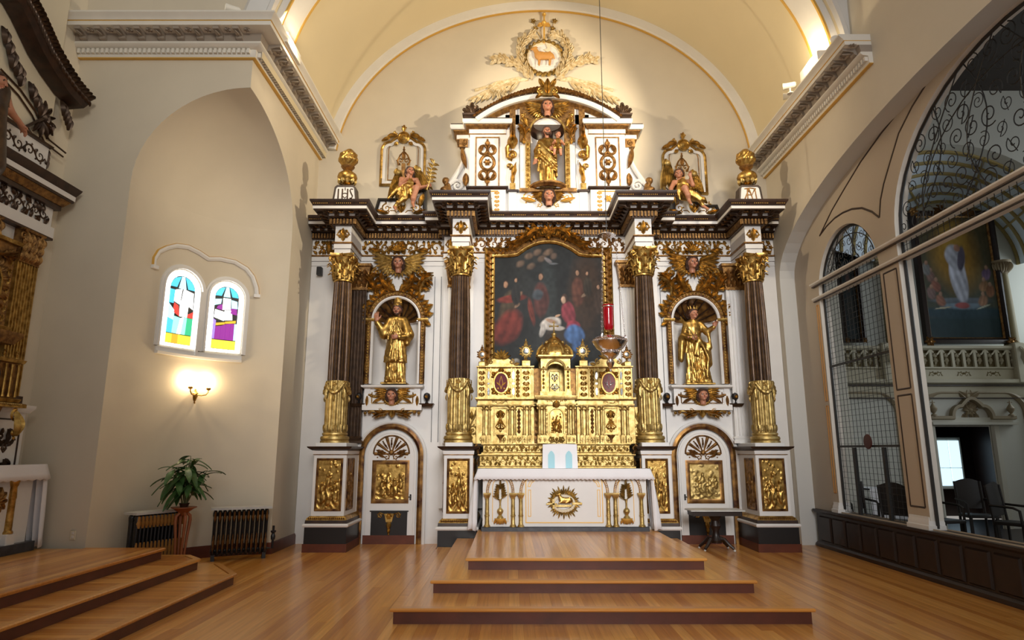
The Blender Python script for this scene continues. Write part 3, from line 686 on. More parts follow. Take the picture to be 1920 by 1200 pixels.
# wall socket, small box
# ================= screen wall on the right with iron grilles =================
OPS = [(9.62, .90, 4.07, .92, .62), (6.05, 2.22, 4.40, 1.65, .62), (2.5, .9, 4.07, .92, .62)]
mb = MB(); archwall(mb, lambda s, z, w: (XS+w, s, z), 1.5, YB, .6, 7.0, OPS, .17)
scr = struct('wall_screen', mb, ['screen', 'whitec'], smooth=0)
sf_ = Fr((XS, 0, 0), (0, 1, 0), (0, 0, 1), (-1, 0, 0))    # u = y, v = z, out towards the nave
def pline(pts, nm, m, w=.012, h=.5, par=scr):
    b = MB(); q = []
    for i in range(len(pts)-1):
        for k in range(4): q.append((pts[i][0]+(pts[i+1][0]-pts[i][0])*k/4, pts[i][1]+(pts[i+1][1]-pts[i][1])*k/4))
    q.append(pts[-1]); b.stroke(sf_, q, w, w, h); return b.build(nm, m, par)
LA = [WX(a, b, XS) for a, b in ((1537, 442), (1560, 394), (1582, 356), (1614, 303), (1652, 250), (1702, 188), (1740, 148), (1779, 107))]
LB = [WX(a, b, XS) for a, b in ((1649, 408), (1651, 375), (1657, 345), (1670, 300), (1685, 250), (1710, 200), (1740, 152), (1779, 107))]
LC = [WX(a, b, XS) for a, b in ((1537, 442), (1550, 424), (1565, 409), (1580, 399), (1597, 392), (1616, 390), (1635, 397), (1649, 408))]
for L_ in (LA, LB, LC): pline(L_, 'panel_moulding', 'dbrown', .016)
for z_, pr in ((4.31, .06), (4.06, .04)):
    b = MB(); b.sweep([(XS, 10.72, z_), (XS, 1.5, z_)], [(-.02, -.035), (.0, -.035), (pr*.6, -.02), (pr, .0), (pr, .02), (.0, .035), (-.02, .035)]); o = b.build('transom_rail', 'whitec', scr)
    b = MB()
    for c, a, *_ in OPS[:2]: b.box(XS, XS+.12, c-a, c+a, z_-.03, z_+.03)
    tag(b.build('transom_back', 'whitec', scr), kind='stuff')
    b = MB(); b.sweep([(XS, 10.70, z_-.036), (XS, 1.5, z_-.036)], [(.0, -.008), (pr*.6, -.008), (pr*.6, .006), (.0, .006)]); b.build('brown_line', 'dbrown', scr)
# pilaster panels, left jamb panels
for (ya, yb, segs) in ((8.32, 8.66, ((.86, 2.27), (2.35, 3.95))), (10.56, 10.66, ((.9, 2.27), (2.35, 3.95))), (3.45, 3.79, ((.86, 2.27), (2.35, 3.95)))):
    for za, zb2 in segs:
        b = MB(); e = .018
        for q in ((ya+e, za, yb-e, za), (yb-e, za, yb-e, zb2), (yb-e, zb2, ya+e, zb2), (ya+e, zb2, ya+e, za)): b.stroke(sf_, [(q[0], q[1]), ((q[0]+q[2])/2, (q[1]+q[3])/2), (q[2], q[3])], .012, .012, .7)
        tag(b.build('panel_moulding', 'dbrown' if ya < 10 else 'tan', scr), kind='stuff')
    b = MB(); b.sweep([(XS, yb+.03, .6), (XS, ya-.03, .6), (XS+.17, ya-.03, .6)], [(-.02, 0), (.05, 0), (.05, .05), (.03, .06), (.03, .09), (.012, .12), (.012, .15), (-.02, .16)]); b.build('pilaster_base', 'white', scr)
# wainscot
wn = setting('trim_9', (5.2, 6, 0)); b = MB(); b.box(XS-.02, XS+.19, 1.5, 11.3, 0, .57); b.build('wainscot_core', 'dwood', wn)
for i in range(22):
    y0 = 11.2-.44*(i+1)
    if y0 < 1.6: break
    b = MB(); b.loft([[(XS-.02, y0+.04+e, .10+e*.9), (XS-.02, y0+.42-e, .10+e*.9), (XS-.02, y0+.42-e, .50-e*.9), (XS-.02, y0+.04+e, .50-e*.9)] if k == 0 else [(XS-.045, y0+.04+e, .10+e), (XS-.045, y0+.42-e, .10+e), (XS-.045, y0+.42-e, .50-e), (XS-.045, y0+.04+e, .50-e)] for k, e in ((0, 0), (1, .02), (1, .05))], False, True)
    b.build('wainscot_panel', 'dwood', wn)
b = MB(); b.sweep([(XS, 11.32, .57), (XS, 1.5, .57)], [(-.2, 0), (.04, -.03), (.075, 0), (.075, .03), (-.2, .035)]); b.build('wainscot_cap', 'dwood', wn)
b = MB(); b.sweep([(XS, 11.32, 0), (XS, 1.5, 0)], [(-.01, 0), (.06, 0), (.06, .05), (.03, .08), (-.01, .08)]); b.build('wainscot_foot', 'dwood', wn)
# iron grilles
XI = XS+.07
def spiral_mesh(sg):
    b = MB(); pts = []
    for i in range(27):
        t = i/26; r = 1*(1-t)**.9+.1*t; a = sg*(-PI*.5+2*PI*1.55*t); pts.append((0, r*math.cos(a), r*math.sin(a)))
    b.tube([(0, -1.1*0, -1.0)]+pts[1:], .06, 4); me = bpy.data.meshes.new('iron_scroll'); me.from_pydata(b.v, [], b.f); me.materials.append(M['iron']); return me
SM = [spiral_mesh(1), spiral_mesh(-1)]
def grille(label, op, mesh_below, mesh_between, seed):
    c, a, zs_, b_, zb = op; R = random.Random(seed); t = thing('iron_grille', label, 'grille', (XI, c, zb))
    ztop = lambda y: zs_+b_*math.sqrt(max(0, 1-((y-c)/a)**2))
    def bar(nm, pts, r=.009, kind=None): q = MB(); q.tube(pts, r, 5); return q.build(nm, 'iron', t)
    bar('frame_bar', [(XI, c-a+.02, zb)]+[(XI, c-(a-.02)*math.cos(PI*i/20), zs_+(b_-.02)*math.sin(PI*i/20)) for i in range(21)]+[(XI, c+a-.02, zb)], .022)
    # scrolls
    n = 0; rs = .15 if a > 1.5 else .105; row = 0; z = 4.31+rs*1.0
    while z < zs_+b_-rs*.6:
        k = 0; y = c-a+rs
        while y < c+a-rs*.5:
            yy = y+(rs*.9 if row % 2 else 0)
            if z+rs*.7 < ztop(yy) and abs(yy-c) < a-rs*.5:
                r = rs*R.uniform(.62, .95); o = bpy.data.objects.new('iron_scroll', SM[(k+row) % 2]); C.objects.link(o); o.parent = t
                o.location = (0, yy-c, z-zb); o.scale = (r, r, r); o.rotation_euler = (R.uniform(-.8, .8)+(0 if row % 2 else PI), 0, 0); n += 1
            k += 1; y += rs*1.75
        z += rs*1.55; row += 1
    # long curved stems
    ns = 9 if a > 1.5 else 5
    for i in range(ns):
        y0 = c-a+.1+(2*a-.2)*i/(ns-1); sgn = 1 if i % 2 else -1; pts = []
        for q in range(15):
            s_ = q/14; y = y0+sgn*.28*a*math.sin(s_*PI*1.1)*.6+(c-y0)*s_*.45; z2 = 4.31+(ztop(y)-4.31)*s_; pts.append((XI, y, z2))
        bar('stem_bar', pts, .008)
    for f_ in (.78,): bar('inner_arch_bar', [(XI, c-a*f_*math.cos(PI*i/20), 4.31+(zs_+b_-4.31)*f_*math.sin(PI*i/20)) for i in range(21)], .008)
    def mesh(z0, z1):
        q = MB(); ny = max(2, round(2*a/.105)); nz = max(2, round((z1-z0)/.085))
        for i in range(1, ny):
            y = c-a+2*a*i/ny; q.box(XI-.003, XI+.003, y-.0022, y+.0022, z0, z1)
        for i in range(nz+1):
            z = z0+(z1-z0)*i/nz; q.box(XI-.005, XI+.001, c-a+.02, c+a-.02, z-.002, z+.002)
        tag(q.build('wire_mesh', 'iron', t, smooth=0), kind='stuff')
    if mesh_between: mesh(4.08, 4.30)
    if mesh_below:
        mesh(zb+.01, 4.05)
        for z in (2.9, 1.62): q = MB(); q.box(XI-.015, XI+.015, c-a, c+a, z-.016, z+.016); q.build('cross_bar', 'iron', t)
    return t
g1 = grille('narrow arched iron grille with wire mesh and scrollwork top, beside the altar wall', OPS[0], True, True, 3)
for ya, yb2 in ((10.0, 10.06), (9.2, 9.26)):
    b = MB(); b.box(XI-.02, XI+.02, ya, yb2, .62, 1.6); b.build('gate_stile', 'iron', g1)
grille('wide arched iron grille of open scrollwork in the big right-hand arch', OPS[1], False, True, 5)
# dark red disc hung on the narrow grille
y_, z_ = WX(1628, 828, XI-.03)
b = MB(); b.loft([[(XI-.03+w, y_+r*math.cos(2*PI*j/24), z_+r*math.sin(2*PI*j/24)) for j in range(24)] for r, w in ((.105, 0), (.11, -.008), (.10, -.018), (.02, -.02))], True, True)
M['darkred'] = mat('dark_red_enamel', (.055, .008, .008), .4)
tag(b.build('round_plaque', 'darkred'), 'dark red round disc hung on the narrow iron grille', 'disc')

# ================= room beyond the screen =================
M['ribgold'] = mat('rib_gold_paint', (.34, .25, .08), .5)
M['galarch'] = mat('olive_brown_paint', (.30, .24, .15), .6)
M['doorw'] = mat('door_surround_paint', (.52, .50, .42), .6)
YG, YU = 13.7, 14.5
def gx(px, py=600, Y=YG): return xx(px, py, Y)
mb = MB(); dx0, dx1 = gx(1766, 900), gx(1868, 900); dz = zz(800, YG)
mb.add([(XS+.17, YG, 0), (dx0, YG, 0), (dx0, YG, 3.3), (XS+.17, YG, 3.3)], [(0, 1, 2, 3)]); mb.add([(dx0, YG, dz), (dx1, YG, dz), (dx1, YG, 3.3), (dx0, YG, 3.3)], [(0, 1, 2, 3)]); mb.add([(dx1, YG, 0), (14, YG, 0), (14, YG, 3.3), (dx1, YG, 3.3)], [(0, 1, 2, 3)])
mb.add([(XS+.17, YU, 3.0), (14, YU, 3.0), (14, YU, 8.6), (XS+.17, YU, 8.6)], [(0, 1, 2, 3)])
mb.add([(XS+.17, YG, 3.3), (14, YG, 3.3), (14, YU, 3.3), (XS+.17, YU, 3.3)], [(0, 1, 2, 3)])
mb.add([(XS+.17, YB, -.02), (XS+.17, YB, 8.6), (XS+.17, YU, 8.6), (XS+.17, YU, -.02)], [(0, 1, 2, 3)])
M['wallfar'] = mat('far_room_plaster', (.60, .60, .54), .8)
struct('wall_chapel', mb, 'wallfar', smooth=0)
mb = MB(); mb.add([(14, YU, -.02), (14, 3, -.02), (14, 3, 8.6), (14, YU, 8.6)], [(0, 1, 2, 3)]); struct('wall_chapel_side', mb, 'wallfar', smooth=0)
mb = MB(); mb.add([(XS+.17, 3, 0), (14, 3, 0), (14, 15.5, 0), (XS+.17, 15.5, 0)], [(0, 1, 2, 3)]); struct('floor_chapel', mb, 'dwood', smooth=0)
# coffer box behind the open door with daylit window
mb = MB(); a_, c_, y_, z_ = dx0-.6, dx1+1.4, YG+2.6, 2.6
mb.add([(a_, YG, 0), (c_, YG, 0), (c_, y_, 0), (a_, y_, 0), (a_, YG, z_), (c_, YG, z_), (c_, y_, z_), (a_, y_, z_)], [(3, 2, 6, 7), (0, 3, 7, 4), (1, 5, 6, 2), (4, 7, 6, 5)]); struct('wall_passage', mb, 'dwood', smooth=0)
# vault with gold ribs
def vsec(y):        # splayed vault section: narrow at the end wall, wide towards the arch
    q = (14.5-y)/2.5; return [(10.25-1.75*q-(1.55+.85*q)*math.cos(PI*i/32), 5.8-.4*q+(1.55+.5*q)*math.sin(PI*i/32)) for i in range(33)]
mb = MB(); mb.loft([[(a, y, b) for a, b in vsec(y)] for y in (12.0, 13.2, YU)], closed=False)
M['vaultw'] = mat('pale_vault', (.66, .74, .82), .8); cv = struct('ceiling_chapel', mb, 'vaultw', smooth=60)
mb = MB(); archwall(mb, lambda s, z, w: (s, 12.0-w, z), XS+.17, 14, -.02, 8.6, [(8.5, 2.4, 5.4, 2.05, -.02)], .25); struct('wall_chapel_arch', mb, ['wallfar', 'wallfar'], smooth=0)
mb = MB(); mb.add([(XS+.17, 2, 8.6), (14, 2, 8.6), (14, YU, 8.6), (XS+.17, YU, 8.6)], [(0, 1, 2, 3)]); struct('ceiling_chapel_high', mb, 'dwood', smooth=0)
for y in (YU-.05, 14.0, 13.5, 13.0, 12.5, 12.05):
    P = vsec(y)
    b = MB(); b.sweep([(a, y, c_) for a, c_ in P], [(-.01, -.05), (.04, -.04), (.05, 0), (.04, .04), (-.01, .05)], (0, -1, 0)); b.build('vault_rib', 'ribgold', cv)
for i in (6, 12, 20, 26):
    b = MB(); b.tube([(vsec(y)[i][0], y, vsec(y)[i][1]-.02) for y in (12.0, 13.2, YU-.02)], .025, 6); b.build('vault_rib', 'ribgold', cv)
# gallery
gal = thing('gallery_front', 'pale gallery front with pierced balustrade across the room beyond the screen', 'balcony', (9.5, YG-.1, 2.9)); zt, zb = zz(648, YG-.1), zz(690, YG-.1)
X0, X1 = XS+.3, 13.9
for nm, m, za, zc, pr in (('top_rail', 'galcream', zt-.09, zt, .10), ('bottom_rail', 'galcream', zb-.02, zb+.03, .06), ('frieze_band', 'galcream', zb-.24, zb-.02, .02), ('cornice', 'galcream', zb-.36, zb-.24, .14), ('cornice_line', 'dbrown', zb-.385, zb-.36, .12), ('fascia', 'galcream', zb-.62, zb-.385, .06), ('fascia_line', 'dbrown', zb-.64, zb-.62, .07)):
    if nm == 'top_rail': M['galcream'] = mat('gallery_cream', (.50, .46, .34), .6); M['galolive'] = mat('gallery_olive', (.20, .16, .07), .6)
    b = MB(); b.sweep([(X0, YG, za), (X1, YG, za)], [(-.01, 0), (pr*.5, 0), (pr, (zc-za)*.4), (pr, zc-za), (-.01, zc-za)]); b.build(nm, m, gal)
b = MB(); b.box(X0, X1, YG+.02, YG+.05, zb, zt-.05); b.build('back_panel', 'galolive', gal)
step = gx(1805, 670)-gx(1784.5, 670); ff = front(YG-.03); bal = None
x = gx(1722, 670); k = 0; x_ = x-step*9
bm_ = MB(); h_ = zt-zb-.1; f0 = Fr((0, 0, 0))
bm_.box(-.028, .028, -.02, .03, 0, h_*.98); bm_.sweep([(-step/2, 0, h_*.72)]+[(-(step/2-.02)*math.cos(PI*i/8)*.8, 0, h_*.72+h_*.25*math.sin(PI*i/8)) for i in range(1, 8)], [(0, 0), (.03, 0), (.03, .02), (0, .02)], (0, -1, 0))
bo = bm_.build('baluster', 'galcream', gal); bo.location = (x_-gal.location.x, .06, zb+.03-gal.location.z)
me0 = bo.data; q_ = np.array(bm_.v); me = bpy.data.meshes.new('baluster'); me.from_pydata(bm_.v, [], bm_.f); me.materials.append(M['galcream']); bo.data = me
for i in range(1, 36):
    if x_+step*i > X1: break
    inst(bo, (x_+step*i-gal.location.x, .06, zb+.03-gal.location.z))
lt = MB(); lf_ = Fr((0, 0, 0)); lt.ball(lf_, 0, h_*.62, .05); lt.leaf(lf_, 0, h_*.1, PI/2, h_*.42, .035, lob=2); lt.rosette(lf_, 0, h_*.3, .06, 4)
me = bpy.data.meshes.new('pierced_ornament'); me.from_pydata(lt.v, [], lt.f); me.materials.append(M['galcream'])
for i in range(36):
    if x_+step*(i+.5) > X1: break
    o = bpy.data.objects.new('pierced_ornament', me); C.objects.link(o); o.parent = gal; o.location = (x_+step*(i+.5)-gal.location.x, .1, zb+.05-gal.location.z)
for px in (1752, 1805, 1860):
    b = MB(); b.frieze(front(YG-.02), gx(px-12, 693), gx(px+12, 693), zb-.2, zb-.06, 2); b.build('frieze_ornament', 'galolive', gal)
for px in (1659, 1905):
    b = MB(); cx_ = gx(px, 670); b.bbox(cx_-.12, cx_+.12, YG-.16, YG+.02, zb-.3, zt+.06, .02); b.leaf(front(YG-.16), cx_, zt-.02, -PI/2, .4, .06, lob=2); b.build('gallery_post', 'galcream', gal)
# arch moulding of the bays below
for (a_, b_) in ((1520, 1682), (1727, 1921)):
    xa, xb = gx(a_, 760), gx(b_, 760); za, r_ = zz(737, YG), .42; b = MB()
    pth = [(xa, YG, 0.0), (xa, YG, za-r_)]+[(xa+r_-r_*math.cos(PI/2*i/8), YG, za-r_+r_*math.sin(PI/2*i/8)) for i in range(1, 9)]+[(xb-r_+r_*math.sin(PI/2*i/8), YG, za-r_+r_*math.cos(PI/2*i/8)) for i in range(0, 9)]+[(xb, YG, 0.0)]
    b.sweep(pth, [(-.06, 0), (-.05, .05), (0, .07), (.06, .03), (.06, 0)], (0, -1, 0)); struct('trim_%d' % (10 if a_ < 1600 else 11), b, 'galarch')
# chapel door surround
dr = setting('door_3', ((dx0+dx1)/2, YG, 0)); fd = front(YG-.0)
b = MB(); w_ = .16
b.sweep([(dx0-.02, YG, 0), (dx0-.02, YG, dz+.02), (dx1+.02, YG, dz+.02), (dx1+.02, YG, 0)], [(-w_, 0), (-w_, .05), (-w_*.3, .07), (0, .03), (0, 0)], (0, -1, 0)); b.build('door_surround', 'doorw', dr)
z1, z2 = zz(795, YG), zz(783, YG); xa, xb = gx(1741, 790), gx(1900, 790); xm = (xa+xb)/2
b = MB(); b.box(xa, xb, YG-.14, YG, z1-.02, z1+.03); b.box(xa+.05, xb-.05, YG-.06, YG, z1, z2); b.build('lintel', 'doorw', dr)
b = MB(); pth = [(xa, 0, z2), (xm-.42, 0, z2)]+[(xm-.42+.0+.3*(1-math.cos(PI/2*i/6))*.6, 0, z2+.24*math.sin(PI/2*i/6)) for i in range(1, 7)]+[(xm-.22+.44*i/8, 0, z2+.24+.16*math.sin(PI*i/8)) for i in range(0, 9)]+[(xm+.42-.3*.6*(1-math.sin(PI/2*i/6)), 0, z2+.24*math.cos(PI/2*i/6)) for i in range(0, 7)]+[(xb, 0, z2)]
b.sweep([(x, YG, z) for x, _, z in pth], [(-.03, 0), (-.03, .12), (.03, .12), (.05, .05), (.05, 0)], (0, -1, 0)); b.build('pediment_moulding', 'galarch', dr)
b = MB(); b.rosette(fd, xm, z2+.16, .16, 8); b.leaf(fd, xm, z2+.4, PI/2, .22, .1); b.leaf(fd, xm, z2+.38, PI*.8, .3, .07); b.leaf(fd, xm, z2+.38, PI*.2, .3, .07); b.candel(fd, xm, z2-.1, z2+.36, .2); b.build('crest', 'galarch', dr)
for x in (xa+.08, xb-.08):
    b = MB(); b.lathe([(.06, 0), (.06, .03), (.02, .06), (.07, .13), (.075, .17), (.03, .24), (.015, .27), (.015, .3), (.001, .36)], (x, YG-.08, z2+.02), 12); b.box(x-.05, x+.05, YG-.085, YG-.075, z2+.3, z2+.32); b.build('finial', 'galarch', dr)
# lit window seen through the door
q = MB(); xa, xb = xx(1763, 870, YG+2.4), xx(1808, 870, YG+2.4); za, zb3 = zz(911, YG+2.4), zz(826, YG+2.4)
wr = setting('window_2', ((xa+xb)/2, YG+2.5, za)); M['daylit'] = mat('daylit_glass', (.7, .85, 1), .3, emit=(.62, .84, 1), estr=1.3)
for (u0, u1) in ((0, .52), (.56, 1)):
    for (v0, v1) in ((0, .38), (.40, 1)):
        q = MB(); q.box(xa+(xb-xa)*u0, xa+(xb-xa)*u1, YG+2.50, YG+2.52, za+(zb3-za)*v0, za+(zb3-za)*v1); q.build('pane', 'daylit', wr)
q = MB(); q.box(xa-.06, xb+.06, YG+2.53, YG+2.56, za-.08, zb3+.08); q.build('window_frame', 'doorw', wr)

for px, lab in ((1896, 'olive brown gallery column with carved capital at the right edge beyond the screen'), (1672, 'olive brown gallery column with carved capital seen through the narrow grille')):
    cx = gx(px, 560, YG-.05); z0_, z1_ = zt+.0, zz(488, YG); t = thing('gallery_column', lab, 'column', (cx, YG+.1, z0_), 'gallery columns'); b = MB(); b.lathe([(.16, 0), (.16, .06), (.12, .1), (.125, .15), (.115, 1.0), (.10, z1_-z0_-.3)], (cx, YG+.1, z0_), 20); b.build('shaft', 'galolive', t)
    b = MB(); b.lathe([(.11, z1_-z0_-.3), (.10, z1_-z0_-.27), (.13, z1_-z0_-.1), (.2, z1_-z0_-.04), (.2, z1_-z0_)], (cx, YG+.1, z0_), 16)
    for k in range(7): a = PI+PI*k/6; N_ = Vector((math.cos(a), math.sin(a), 0)); b.leaf(Fr(Vector((cx, YG+.1, z1_-.28))+N_*.11, (-N_.y, N_.x, 0), (0, 0, 1), N_), 0, 0, PI/2, .26, .06, lift=.35)
    b.build('capital', 'galarch', t)
# ================= sculpting: smooth unions of shapes turned into one surface =================
class Sculpt:
    def __init__(s, lo, hi, h):
        s.lo = np.array(lo, dtype=np.float32); s.h = h; s.n = [int((b-a)/h)+2 for a, b in zip(lo, hi)]
        s.ax = [s.lo[i]+h*np.arange(s.n[i], dtype=np.float32) for i in range(3)]
        s.D = np.full(s.n, 10., np.float32); s.B = np.full(s.n, 10., np.float32); s.L = np.zeros(s.n, np.int8)
    def _sub(s, lo, hi):
        sl = []
        for i in range(3):
            a = int(np.floor((lo[i]-s.lo[i])/s.h)); b = int(np.ceil((hi[i]-s.lo[i])/s.h))+1
            a, b = max(0, a), min(s.n[i], b)
            if a >= b: return None
            sl.append(slice(a, b))
        g = [s.ax[0][sl[0]][:, None, None], s.ax[1][sl[1]][None, :, None], s.ax[2][sl[2]][None, None, :]]
        return tuple(sl), g
    def put(s, sl, d, lab, k, cut=False):
        D = s.D[sl]
        if cut: s.D[sl] = np.maximum(D, -d); return
        h = np.maximum(k-np.abs(D-d), 0)/k if k > 0 else 0
        s.D[sl] = np.minimum(D, d)-h*h*k*.25
        B = s.B[sl]; L = s.L[sl]; m = d < B; B[m] = d[m]; L[m] = lab; s.B[sl] = B; s.L[sl] = L
    def cap(s, a, b, ra, rb=None, lab=0, k=.02, cut=False):
        rb = ra if rb is None else rb; a = np.array(a, float); b = np.array(b, float); R = max(ra, rb)+k+2*s.h
        q = s._sub(np.minimum(a, b)-R, np.maximum(a, b)+R)
        if q is None: return s
        sl, (X, Y, Z) = q; d = b-a; L2 = max(1e-9, float(d@d))
        t = np.clip(((X-a[0])*d[0]+(Y-a[1])*d[1]+(Z-a[2])*d[2])/L2, 0, 1)
        v = np.sqrt((X-a[0]-t*d[0])**2+(Y-a[1]-t*d[1])**2+(Z-a[2]-t*d[2])**2)-(ra+(rb-ra)*t)
        s.put(sl, v, lab, k, cut); return s
    def chain(s, pts, rs, lab=0, k=.02):
        for i in range(len(pts)-1): s.cap(pts[i], pts[i+1], rs[i], rs[i+1], lab, k)
        return s
    def ell(s, c, r, lab=0, k=.02, rot=None, cut=False):
        R = max(r)+k+2*s.h; c = np.array(c, float); q = s._sub(c-R, c+R)
        if q is None: return s
        sl, (X, Y, Z) = q; X, Y, Z = X-c[0], Y-c[1], Z-c[2]
        if rot is not None:
            m = rot; X, Y, Z = (m[0][0]*X+m[1][0]*Y+m[2][0]*Z, m[0][1]*X+m[1][1]*Y+m[2][1]*Z, m[0][2]*X+m[1][2]*Y+m[2][2]*Z)
        k0 = np.sqrt((X/r[0])**2+(Y/r[1])**2+(Z/r[2])**2); k1 = np.sqrt((X/r[0]**2)**2+(Y/r[1]**2)**2+(Z/r[2]**2)**2)+1e-6
        s.put(sl, (k0*(k0-1)/k1+0*(X+Y+Z)).astype(np.float32), lab, k, cut); return s
    def robe(s, lv, n=9, lab=0, k=.02, ph=0, tw=0, sharp=1.0):
        """lv: (z, cx, cy, rx, ry, fold depth) from the bottom up"""
        lv = np.array(lv, float); Z = s.ax[2]; zi = np.clip(Z, lv[0, 0], lv[-1, 0])
        f = [np.interp(zi, lv[:, 0], lv[:, i])[None, None, :] for i in range(1, 6)]
        q = s._sub((-9, -9, lv[0, 0]-.03), (9, 9, lv[-1, 0]+.03)); sl, (X, Y, Zg) = q
        f = [a[:, :, sl[2]] for a in f]; x, y = X-f[0], Y-f[1]
        th = np.arctan2(y, x)+0*Zg; w = np.cos(n*th+ph+tw*Zg); w2 = np.cos((n*.5+1)*th+ph*2-tw*.7*Zg)
        rr = np.sqrt((x/f[2])**2+(y/f[3])**2); d = (rr-1)*np.minimum(f[2], f[3])-f[4]*(.65*(1-2*np.abs(w)**sharp)+.35*w2)
        dz = np.maximum(lv[0, 0]-Zg, Zg-lv[-1, 0]); s.put(sl, np.maximum(d, dz).astype(np.float32), lab, k); return s
    def head(s, c, r, yaw=0, pit=0, roll=0, skin=1, hair=2, dark=3, lips=4, style='long', beard=False, k=None):
        k = k or r*.18; m = (Matrix.Rotation(yaw, 3, 'Z') @ Matrix.Rotation(pit, 3, 'X') @ Matrix.Rotation(roll, 3, 'Y')); c = Vector(c)
        P = lambda x, y, z: c+m @ Vector((x*r, y*r, z*r))
        E = lambda p, q, lab, kk=k, cut=False: s.ell(P(*p), [a*r for a in q], lab, kk, m, cut)
        Cc = lambda a, b, ra, rb, lab, kk=k*.5: s.cap(P(*a), P(*b), ra*r, rb*r, lab, kk)
        E((0, .1, .12), (.74, .86, .88), skin); E((0, -.2, -.45), (.52, .56, .52), skin); Cc((0, .15, -.5), (0, .2, -1.4), .42, .46, skin, k)
        E((0, -.62, .34), (.5, .2, .12), skin); E((.32, -.84, .12), (.17, .16, .11), skin, .01, True); E((-.32, -.84, .12), (.17, .16, .11), skin, .01, True)
        E((.3, -.66, .12), (.13, .13, .10), dark, .004); E((-.3, -.66, .12), (.13, .13, .10), dark, .004)
        Cc((0, -.74, .25), (0, -.98, -.16), .09, .14, skin); E((.4, -.55, -.2), (.24, .24, .22), skin); E((-.4, -.55, -.2), (.24, .24, .22), skin)
        Cc((-.15, -.76, -.42), (.15, -.76, -.42), .07, .07, lips, k*.2); E((0, -.62, -.76), (.2, .2, .17), skin)
        E((.76, .1, .02), (.1, .18, .24), skin); E((-.76, .1, .02), (.1, .18, .24), skin)
        E((0, .28, .42), (.86, .86, .72), hair, k*.4); Cc((.5, -.36, .72), (-.5, -.36, .72), .2, .2, hair)
        for sx in (1, -1):
            Cc((sx*.62, -.28, .62), (sx*.84, .1, .1), .2, .22, hair)
            if style == 'long': Cc((sx*.84, .1, .1), (sx*.78, .3, -.85), .24, .26, hair); Cc((sx*.5, .6, 0), (sx*.5, .6, -1.1), .4, .3, hair); E((sx*.9, .05, -.3), (.2, .26, .2), hair)
            else: Cc((sx*.84, .1, .1), (sx*.7, .4, -.3), .2, .3, hair)
        if beard: E((0, -.45, -.78), (.42, .36, .42), hair, k*.5); Cc((-.22, -.8, -.3), (.22, -.8, -.3), .07, .07, hair); Cc((.5, -.3, -.2), (.3, -.5, -.8), .16, .2, hair); Cc((-.5, -.3, -.2), (-.3, -.5, -.8), .16, .2, hair)
        return s
    def hand(s, w, d, side, r, lab=1, curl=.5, sg=1):
        """wrist w, pointing d, side = towards the thumb, r = hand length"""
        w = Vector(w); d = Vector(d).normalized(); side = (Vector(side)-d*Vector(side).dot(d)).normalized(); n = d.cross(side)*sg
        s.cap(w-d*r*.25, w+d*r*.08, r*.15, r*.14, lab, r*.1); P = lambda a, b, c=0: w+d*r*a+side*r*b+n*r*c
        s.cap(P(.1, .1), P(.44, .15), r*.11, r*.11, lab, r*.12); s.cap(P(.1, -.08), P(.42, -.13), r*.11, r*.10, lab, r*.12); s.cap(P(.1, 0), P(.45, .02), r*.11, r*.11, lab, r*.12)
        for q, (b, L) in enumerate(((.19, .40), (.065, .46), (-.06, .42), (-.18, .33))):
            a = P(.45, b); c1 = curl*.9; u1 = (d*math.cos(c1)+n*math.sin(c1)); u2 = (d*math.cos(c1*2.1)+n*math.sin(c1*2.1))
            m_ = a+u1*r*L*.55; s.cap(a, m_, r*.062, r*.056, lab, r*.02); s.cap(m_, m_+u2*r*L*.5, r*.056, r*.045, lab, r*.02)
        a = P(.14, .16); b = P(.32, .36, .08); s.cap(a, b, r*.085, r*.065, lab, r*.05); s.cap(b, b+(d*.8+side*.2+n*.5).normalized()*r*.2, r*.06, r*.05, lab, r*.02)
        return s
    def mesh(s, mb, f=None, lm=None):
        """surface nets"""
        V = s.D; ins = V < 0; nx, ny, nz = V.shape
        c = np.zeros((nx-1, ny-1, nz-1), np.int8)
        for i in (0, 1):
            for j in (0, 1):
                for k in (0, 1): c += ins[i:nx-1+i, j:ny-1+j, k:nz-1+k]
        act = (c > 0) & (c < 8); idx = np.full(act.shape, -1, np.int64); A = np.argwhere(act)
        if not len(A): return mb
        idx[act] = np.arange(len(A)); pos = np.zeros((len(A), 3)); cnt = np.zeros(len(A))
        co = [(0, 0, 0), (1, 0, 0), (0, 1, 0), (1, 1, 0), (0, 0, 1), (1, 0, 1), (0, 1, 1), (1, 1, 1)]
        for a, b in ((0, 1), (2, 3), (4, 5), (6, 7), (0, 2), (1, 3), (4, 6), (5, 7), (0, 4), (1, 5), (2, 6), (3, 7)):
            pa, pb = A+co[a], A+co[b]; va, vb = V[tuple(pa.T)], V[tuple(pb.T)]; m = (va < 0) != (vb < 0)
            t = np.where(m, va/(va-vb+1e-12), 0)[:, None]; pos += np.where(m[:, None], pa+(pb-pa)*t, 0); cnt += m
        pos = pos/cnt[:, None]*s.h+s.lo; lab = s.L[tuple(np.minimum(A+1, np.array(V.shape)-1).T)]
        lab0 = s.L[tuple(A.T)]; lab = np.where(s.B[tuple(A.T)] < s.B[tuple(np.minimum(A+1, np.array(V.shape)-1).T)], lab0, lab)
        F_ = []; I = ins
        def quads(e, flip, i0, i1, i2, i3): F_.append(np.stack([i0, i1, i2, i3] if not flip else [i3, i2, i1, i0], 1))
        m = I[:-1, 1:-1, 1:-1] != I[1:, 1:-1, 1:-1]; E = np.argwhere(m)+[0, 1, 1]
        def g(E, d): return idx[tuple((E+d).T)]
